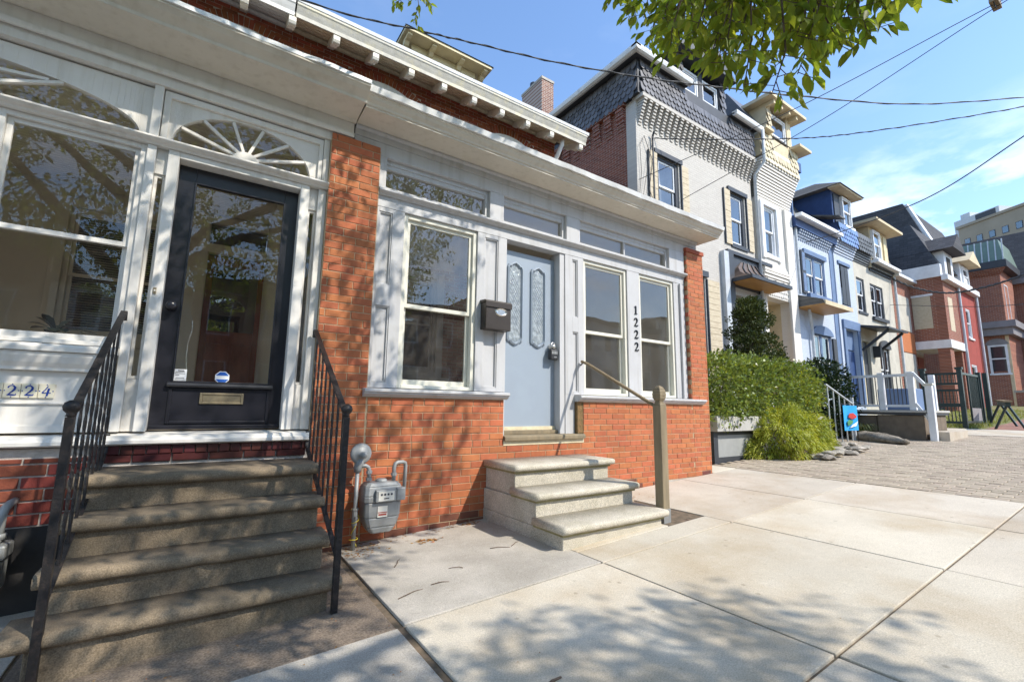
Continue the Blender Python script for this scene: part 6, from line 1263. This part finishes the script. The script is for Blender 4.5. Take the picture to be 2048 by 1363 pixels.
def cypress():
    H = thing('golden_cypress', (8.6, 0, zg(8.6)), 'golden thread-leaf cypress bush spilling over the brick paving', 'shrub')
    mb = MB()
    for k in range(2100):
        a = RN.uniform(0, 2*math.pi); el = math.asin(RN.uniform(-.05, 1)); v = Vector((math.cos(a)*math.cos(el), math.sin(a)*math.cos(el), math.sin(el))); f = RN.uniform(.78, 1.0)*(1+.10*math.sin(a*5)+.08*math.sin(a*3+el*6))
        p = Vector((9.08+v.x*1.12*f, .18+v.y*.54*f, .42+v.z*.80*f)); out = Vector((v.x, v.y*1.3, v.z*.9)).normalized(); d = (out+Vector((0, 0, -.15))+rvec(.45)).normalized()
        for j in range(9):
            q = p+rvec(.06); dd = (d+rvec(.45)).normalized(); L_ = RN.uniform(.04, .10); m = q+dd*L_*.5; e = q+dd*L_+Vector((0, 0, -.045)); s = dd.cross(rvec(1)); s = s.normalized()*.0065 if s.length > .01 else Vector((.006, 0, 0))
            mb.quad(tuple(q-s), tuple(q+s), tuple(m+s), tuple(m-s)); mb.quad(tuple(m-s), tuple(m+s), tuple(e+s*.3), tuple(e-s*.3))
    mb.build('foliage', M['cypress'], H, recalc=False)
    mb = MB()
    for k in range(12): a = k*.55; mb.tube([(9.08, .20, .3), (9.08+.4*math.cos(a), .2+.2*math.sin(a), .7), (9.08+.8*math.cos(a), .2+.38*math.sin(a), .8)], [.025, .014, .004], 5)
    mb.build('stems', M['twig'], H, recalc=False)['kind'] = 'stuff'
cypress()
def conifer():
    H = thing('hinoki_conifer', (10.3, 1.5, zg(10.3)), 'dark twisted conifer rising above the hedge before the grey house', 'tree')
    mb = MB(); mb.tube([(10.35, 1.55, .4), (10.3, 1.5, 1.8), (10.38, 1.5, 2.8), (10.45, 1.5, 3.6)], [.07, .055, .04, .012], 8); mb.build('trunk', M['bark'], H, smooth=True)
    mb = MB(); cl = []
    for k in range(80):
        t = RN.random()**.8; z = 1.75+1.95*t; rr = (.80*(1-t)**.75+.12); a = RN.uniform(0, 6.28); cl.append(Vector((10.32+.1*t+rr*math.cos(a)*RN.uniform(.4, 1), 1.5+rr*.8*math.sin(a)*RN.uniform(.4, 1), z)))
    for c in cl:
        r0 = RN.uniform(.12, .24)
        for k in range(200):
            v = rvec(1); p = c+Vector((v.x*r0*1.2, v.y*r0*1.1, v.z*r0*.75)); d = (v*.8+Vector((0, 0, .35))+rvec(.6)).normalized(); add_blade(mb, p, d, rvec(1), RN.uniform(.035, .075), .017)
    mb.build('crown', M['conifer'], H, recalc=False)
conifer()
def dark_bush():
    H = thing('dark_yew_bush', (12.6, 1.05, zg(12.6)), 'dark green yew bush left of the white porch railing', 'shrub')
    mb = MB(); blob_leaves(mb, (12.6, 1.05, 1.5), .85, .65, .98, 9000, .05, .10, lambda v: 1+.14*math.sin(v.x*7+v.y*4)*math.sin(v.z*7), w=.26, surf=.6); mb.build('foliage', M['yew'], H, recalc=False); mb = MB(); mb.tube([(12.6, 1.05, .5), (12.6, 1.05, 1.6)], [.06, .03], 6); mb.build('stem', M['bark'], H)
dark_bush()
def tuft():
    H = thing('ornamental_grass', (12.85, .35, zg(12.85)), 'tuft of pale variegated grass behind the driftwood log', 'plant'); mb = MB()
    for k in range(260):
        a = RN.uniform(0, 6.28); b = Vector((12.8+.12*RN.uniform(-1, 1), .42+.1*RN.uniform(-1, 1), zg(12.8))); L_ = RN.uniform(.25, .5); o = Vector((math.cos(a), math.sin(a), 0)); p1 = b+o*.08+Vector((0, 0, L_*.6)); p2 = b+o*L_*.55+Vector((0, 0, L_*.7)); p3 = b+o*L_*.8+Vector((0, 0, L_*.45)); s = Vector((-o.y, o.x, 0))*.007
        mb.quad(tuple(b-s), tuple(b+s), tuple(p1+s), tuple(p1-s)); mb.quad(tuple(p1-s), tuple(p1+s), tuple(p2+s), tuple(p2-s)); mb.quad(tuple(p2-s), tuple(p2+s), tuple(p3+s*.2), tuple(p3-s*.2))
    mb.build('blades', M['grassy'], H, recalc=False)
tuft()
def rock_obj(name, c, sx, sy, sz, m, seed, lab, cat, grp):
    rn = random.Random(seed); bm = bmesh.new(); bmesh.ops.create_icosphere(bm, subdivisions=2, radius=1)
    dirs = [Vector((rn.uniform(-1, 1), rn.uniform(-1, 1), rn.uniform(-1, 1))).normalized() for _ in range(7)]
    for v in bm.verts:
        q = v.co.copy()
        for d in dirs:
            k = q.dot(d)
            if k > .62: q -= d*(k-.62)*.8
        v.co = Vector((q.x*sx, q.y*sy, q.z*sz))+Vector((rn.uniform(-1, 1), rn.uniform(-1, 1), rn.uniform(-1, 1)))*.006
    me = bpy.data.meshes.new(name); bm.to_mesh(me); bm.free(); me.materials.append(m); o = bpy.data.objects.new(name, me); COL.objects.link(o); o.location = c; o.rotation_euler = (rn.uniform(-.15, .15), rn.uniform(-.15, .15), rn.uniform(0, 3)); tag(o, lab, cat, grp); return o
def stones():
    for k in range(52):
        x = 8.6+1.85*RN.random(); y = -.58+.42*RN.random(); s = RN.uniform(.045, .12); rock_obj('stone', (x, y, zg(x)+s*.32+RN.uniform(0, .06)), s*1.3, s, s*.45, M['stone_rock'], k, 'flat grey-brown stone in the low pile beside the golden cypress', 'stone', 'stones in the low pile')
    mb = MB(); n = 18; rings = []; A = Vector((12.55, .45, .66)); B = Vector((11.85, -.72, .61)); d, s, u = basis(B-A, Vector((0, 0, 1)))
    for i in range(n+1):
        t = i/n; c = A.lerp(B, t); r = (.05+.07*math.sin(math.pi*min(1, t*1.05+.05))**.6); rings.append([c+s*math.cos(2*math.pi*j/12)*r*1.5*(1+.15*math.sin(j*2.1+i*.6))+u*math.sin(2*math.pi*j/12)*r*(1+.2*math.sin(j*3.3+i*.9)) for j in range(12)])
    for r_ in rings: mb.v += [tuple(v) for v in r_]
    for i in range(n):
        for j in range(12): j2 = (j+1) % 12; mb.f.append((i*12+j, i*12+j2, (i+1)*12+j2, (i+1)*12+j))
    mb.f.append(tuple(range(12))); mb.f.append(tuple(n*12+j for j in range(12))); tag(mb.build('driftwood_log', M['driftwood'], smooth=True), 'grey driftwood log lying on the paving before the porch block', 'log')
stones()
def garden_flag():
    F_ = thing('garden_flag', (11.9, .15, zg(11.9)), 'small blue garden flag with a red printed motif behind the golden bush', 'flag')
    x0, x1, z0, z1, y = 11.25, 11.92, .80, 1.33, .12
    def sheet(name, m, poly, dy):
        mb = MB(); n = 1; f = lambda x: y+.02*math.sin((x-x0)*8)+dy; mb.hexa([(a, f(a), b) for a, b in poly], [(a, f(a)+.004, b) for a, b in poly]); return mb.build(name, m, F_)
    mb = MB(); n = 12
    for k in range(n):
        a = x0+(x1-x0)*k/n; b = x0+(x1-x0)*(k+1)/n; f = lambda x: y+.02*math.sin((x-x0)*8); mb.hexa([(a, f(a), z0), (b, f(b), z0), (b, f(b)+.004, z0), (a, f(a)+.004, z0)], [(a, f(a), z1), (b, f(b), z1), (b, f(b)+.004, z1), (a, f(a)+.004, z1)])
    mb.build('cloth', M['flag_blue'], F_)
    cx, cz = 11.62, 1.06; sheet('print', M['flag_red'], [(cx-.16+.0, cz+.02), (cx-.02, cz-.02), (cx+.14, cz+.01), (cx+.16, cz+.05), (cx+.04, cz+.11), (cx-.1, cz+.10)], -.03); sheet('print', M['flag_green'], [(cx-.2, cz-.16), (cx-.02, cz-.12), (cx+.02, cz-.05), (cx-.14, cz-.03), (cx-.24, cz-.08)], -.03); sheet('print', M['sticker_white'], [(cx-.12, cz-.2), (cx+.12, cz-.16), (cx+.2, cz-.06), (cx+.12, cz-.09), (cx-.02, cz-.14)], -.032)
    mb = MB(); mb.tube([(11.96, .14, zg(11.96)-.05), (11.96, .14, 1.36), (11.2, .14, 1.36)], .008, 6); mb.build('stand', M['iron'], F_)
M['flag_blue'] = mat('blue_cloth', (.02, .30, .68), (.03, .36, .74), rough=.8, scale=5)
M['flag_red'] = mat('red_cloth_print', (.55, .05, .04), rough=.8); M['flag_green'] = mat('green_cloth_print', (.08, .28, .12), rough=.8)
garden_flag()
def porch_block():
    P = thing('white_porch_railing', (13.6, .5, zg(13.5)), 'white porch railing with slim dark balusters on a brown stone block', 'railing'); m = M['white_vinyl']; X = 13.0
    part(P, 'stone_block', M['block'], (X, X+1.6, -.74, .1, .35, 1.14), bevel=.02); part(P, 'stone_block', M['block'], (X+.02, X+1.6, .112, 2.95, .35, 1.12), bevel=.02); part(P, 'deck_edge', M['charcoal'], (X-.03, X+1.65, -.78, 2.95, 1.145, 1.20)); part(P, 'deck', M['planter_cap'], (X-.05, X+1.7, -.8, 2.96, 1.202, 1.25), bevel=.004)
    part(P, 'lower_step', M['concrete'], (X+.1, X+1.5, -1.1, -.801, .5, .8))
    for y in (-.03, -.57, .9): part(P, 'post', m, (X, X+.11, y-.055, y+.055, 1.251, 2.10), bevel=.008)
    for y in (-.57,): part(P, 'post', m, (X+1.5, X+1.61, y-.055, y+.055, 1.251, 2.10), bevel=.008)
    for y0, y1 in ((-.514, -.086), (.026, .844)): part(P, 'top_rail', m, (X+.02, X+.09, y0, y1, 2.0, 2.06)); part(P, 'bottom_rail', m, (X+.025, X+.085, y0, y1, 1.32, 1.37))
    for y in [-.46+.07*k for k in range(6)]+[.08+.085*k for k in range(9)]: MB().tube([(X+.055, y, 1.371), (X+.055, y, 1.999)], .009, 6).build('baluster', M['charcoal'], P)
    part(P, 'newel', m, (X-.05, X+.07, -.935, -.815, .58, 1.79), bevel=.008); part(P, 'newel_cap', M['cream_sash'], (X-.07, X+.09, -.955, -.795, 1.791, 1.83))
    mb = MB(); mb.bar((X+.02, -.62, 2.07), (X+.02, -.82, 1.78), .07, .06); mb.build('stair_rail', m, P); mb = MB(); mb.bar((X+.02, -.62, 1.40), (X+.02, -.82, 1.05), .05, .05); mb.build('stair_bottom_rail', m, P)
    part(P, 'porch_tub', M['mid_blue'], (X+.5, X+1.1, -.5, .2, 1.251, 1.75), bevel=.02)
M['block'] = mat('brown_stone_block', (.20, .155, .11), (.14, .11, .08), rough=.9, scale=4, bump=.3, bscale=40)
porch_block()
def stair_rail_grey():
    P = thing('grey_stair_railing', (11.6, .3, zg(11.6)), 'slim grey metal stair railing between the hedge and the yew bush', 'railing'); m = M['galv']
    A = Vector((10.95, .3, 1.77)); B = Vector((12.25, .3, 1.38)); mb = MB(); mb.bar(A, B, .04, .025); mb.build('top_rail', m, P)
    for k in range(5): p = A.lerp(B, (k+.3)/4.8); MB().box(p.x-.01, p.x+.01, .29, .31, .45, p.z).build('baluster', m, P)
    MB().box(12.23, 12.28, .275, .325, .5, 1.52).build('post', m, P)
stair_rail_grey()
def iron_fence():
    P = thing('iron_fence', (17.3, 0, zg(17.3)), 'dark green iron fence panel with square posts beyond the white railing', 'fence'); m = M['fence']; X = 17.3; zb = zg(X)
    for y in (.26, -.52): part(P, 'post', m, (X-.05, X+.05, y-.05, y+.05, zb, 2.40)); part(P, 'post_cap', m, (X-.075, X+.075, y-.075, y+.075, 2.401, 2.46))
    for z in (2.26, 1.98, 1.80, 1.37, .92): part(P, 'rail', m, (X-.02, X+.02, -.469, .209, z, z+.06 if z != 1.37 else z+.1))
    for k in range(9): y = -.42+.075*k; MB().box(X-.01, X+.01, y-.01, y+.01, .981, 1.369).build('picket', m, P); MB().box(X-.01, X+.01, y-.01, y+.01, 1.471, 1.799).build('picket', m, P); MB().box(X-.01, X+.01, y-.01, y+.01, 2.041, 2.259).build('picket', m, P)
    G_ = thing('iron_gate', (18.6, -.52, zg(18.6)), 'dark iron gate with mesh panel standing right of the fence panel', 'gate'); y = -.52
    mb = MB(); mb.ring(17.42, 19.2, .93, 2.33, .05, .05, .06, .06, y-.025, y+.025); mb.build('gate_frame', m, G_); part(G_, 'middle_bar', m, (18.05, 18.10, y-.02, y+.02, .99, 2.27)); part(G_, 'kick_panel', M['mid_grey'], (18.101, 19.149, y-.008, y+.008, .99, 1.35))
    for k in range(26): x = 18.13+.04*k; MB().box(x-.004, x+.004, y-.005, y+.005, 1.351, 2.27).build('mesh_bar', m, G_)
    for k in range(22): z = 1.37+.041*k; MB().box(18.101, 19.149, y+.006, y+.012, z-.003, z+.003).build('mesh_bar', m, G_)
    part(G_, 'hinge_post', m, (19.25, 19.36, y-.055, y+.055, zg(19.3), 2.42)); part(G_, 'latch_post', m, (20.05, 20.16, y-.055, y+.055, zg(20), 2.45))
M['fence'] = mat('dark_green_iron', (.018, .035, .035), (.03, .05, .05), rough=.4, scale=6)
iron_fence()
def sawhorse():
    P = thing('sawhorse', (17.2, -1.2, zg(17.2)), 'dark sawhorse with a plank top beside the iron gate', 'sawhorse')
    A = Vector((17.2, -1.38, 1.44)); B = Vector((18.9, -.95, 1.50)); mb = MB(); mb.bar(A, B, .10, .10); mb.build('beam', M['fence'], P); mb = MB(); mb.bar(A+Vector((-.1, -.02, .075)), B+Vector((.1, .02, .075)), .16, .04); mb.build('plank', M['wood_rail'], P)
    for c in (A.lerp(B, .08), A.lerp(B, .92)):
        for s in (-1, 1): mb = MB(); e = Vector((c.x+.05*s, c.y+.28*s, zg(c.x)-.01)); mb.bar(c, e, .045, .045); mb.build('leg', M['fence'], P)
sawhorse()
# ---------------------------------------------------------------- lawn beyond the fence
def lawn():
    mb = MB()
    for k in range(5200):
        x = 17.3+12*RN.random()**1.5; y = -.85+2.6*RN.random(); p = Vector((x, y, zg(x)-.02)); add_blade(mb, p, (Vector((0, 0, 1))+rvec(.6)).normalized(), rvec(1), RN.uniform(.05, .14), .008)
    tag(mb.build('lawn_grass', M['grassy'], recalc=False), 'patchy yellow-green grass behind the iron fence', 'grass', kind='stuff')
lawn()
# ---------------------------------------------------------------- cables
def smooth_pts(pts, n=40):
    P = [Vector(p) for p in pts]; out = []
    for k in range(len(P)-1):
        p0, p1, p2, p3 = P[max(k-1, 0)], P[k], P[k+1], P[min(k+2, len(P)-1)]; m = max(2, n//(len(P)-1))
        for j in range(m): t = j/m; out.append(.5*((2*p1)+(-p0+p2)*t+(2*p0-5*p1+4*p2-p3)*t*t+(-p0+3*p1-3*p2+p3)*t**3))
    out.append(P[-1]); return out
def cable(pts, r, label, twist=False, name='overhead_cable', grp='overhead cables'):
    mb = MB(); P = smooth_pts(pts, 60 if not twist else 160); mb.tube([tuple(p) for p in P], r, 6)
    if twist:
        Q = []
        for k, p in enumerate(P): a = k*.9; Q.append(tuple(p+Vector((0, math.cos(a), math.sin(a)))*r*1.3))
        mb.tube(Q, r*.7, 5)
    tag(mb.build(name, M['wire'], smooth=True, recalc=False), label, 'cable', grp)
def cables():
    cable([(-4, 4.4, 7.9), (.66, 2.59, 7.0), (2.22, 1.98, 6.87), (2.99, 1.68, 6.83), (4.29, 1.17, 6.76), (5.85, .55, 6.78), (7.05, .08, 6.86), (8.6, -.53, 6.98), (11.19, -1.54, 7.29), (14.2, -2.73, 8.0), (18, -4.2, 9.0)], .0105, 'long twisted cable sagging across the sky from the porch eave', True)
    cable([(9.0, 3.0, 8.18), (9.18, 2.9, 8.1), (11.18, .86, 7.77), (12.49, -.47, 7.75), (14.64, -2.67, 8.0), (16.5, -4.6, 8.4)], .011, 'twisted cable leaving the grey house wall towards the upper right', True)
    cable([(8.37, 2.95, 6.74), (10.2, 0, 7.75), (11.96, -2.76, 9.0), (13.3, -4.7, 9.8)], .008, 'straight thin wire from the grey house corner up to the hanging spreader')
    cable([(10.08, 2.95, 6.70), (11.1, -.05, 7.75), (12.02, -2.74, 8.96), (12.8, -4.7, 9.8)], .008, 'straight thin wire from the first shutter up to the hanging spreader')
    cable([(16.88, 2.85, 7.0), (16.41, 1.53, 6.88), (15.66, -.74, 6.93), (15.06, -2.56, 7.5), (14.5, -4.4, 8.2)], .014, 'thick black cable sweeping from the blue house up to the right edge')
    cable([(25.38, 2.9, 7.14), (25.45, 2.05, 6.52), (25.53, 1.12, 6.17), (25.63, .06, 6.22), (25.72, -.99, 6.5), (25.9, -3, 7.3)], .03, 'heavy drooping cable bundle from the tan house corner', True)
    cable([(24.86, 2.95, 5.9), (21.75, -.2, 4.84), (20.42, -1.52, 4.5), (18, -4.4, 3.9)], .012, 'thin low cable crossing before the brick porch house')
    cable([(11.96, -2.76, 9.0), (12.3, -2.4, 8.0), (12.9, -2.0, 6.8)], .008, 'short wire hanging down from the spreader at the upper right') if False else None
    S = thing('cable_spreader', (11.99, -2.75, 8.95), 'brown wooden spreader hanging on wires at the upper right corner', 'spreader'); mb = MB(); mb.prism([(11.80, 8.98), (12.2, 9.0), (12.2, 9.14), (11.84, 9.12)], 'y', -2.82, -2.70); mb.build('block', M['wood_rail'], S); mb = MB(); mb.tube([(11.84, -2.76, 8.98), (11.9, -2.76, 8.93), (12.12, -2.76, 9.0)], .01, 5); mb.build('clamp', M['iron'], S)
    mb = MB(); mb.tube([(8.42, 2.97, 6.4), (8.5, 2.96, 7.0), (8.45, 2.95, 7.7), (8.62, 2.95, 8.0), (8.9, 2.93, 7.4), (8.75, 2.94, 6.6), (9.2, 2.93, 5.8)], .008, 5); mb.tube([(8.95, 2.9, 8.15), (8.7, 2.93, 7.2), (8.5, 2.94, 6.3)], .007, 5); tag(mb.build('wall_wires', M['wire'], smooth=True, recalc=False), 'loose service wires on the grey house corner', 'wires')
cables()
# ---------------------------------------------------------------- houses and trees across the street (seen only in the window glass)
def across():
    for k in range(12):
        x0 = -22+k*5.3; hgt = 7.6+RN.uniform(-.8, 1.2); c = [M['brick_front'], M['white_wall'], M['brick_tex'], M['tan_wall']][k % 4]
        H = thing('opposite_house', (x0+2.6, -24, zg(x0)), 'row house across the street mirrored in the windows', 'house', 'houses across the street'); mb = MB(); holes = []
        for zz in (1.6, 4.8): 
            for xx in (.7, 3.2): holes.append((x0+xx, x0+xx+1.1, zz+zg(x0), zz+1.8+zg(x0)))
        mb.holed(x0, x0+5.25, zg(x0)-.3, zg(x0)+hgt, -24.3, -24, holes); mb.build('wall', c, H)
        part(H, 'roof', M['roof_dark'], (x0, x0+5.25, -32, -23.7, zg(x0)+hgt, zg(x0)+hgt+.3))
        for (a, b, z0, z1) in holes: mb = MB(); mb.ring(a, b, z0, z1, .08, .08, .08, .08, -24.12, -24.04); w = mb.build('window', M['white_vinyl'], H); mb = MB(); mb.quad((a, -24.1, z0), (b, -24.1, z0), (b, -24.1, z1), (a, -24.1, z1)); mb.build('pane', M['dark_room'], w, recalc=False)
across()
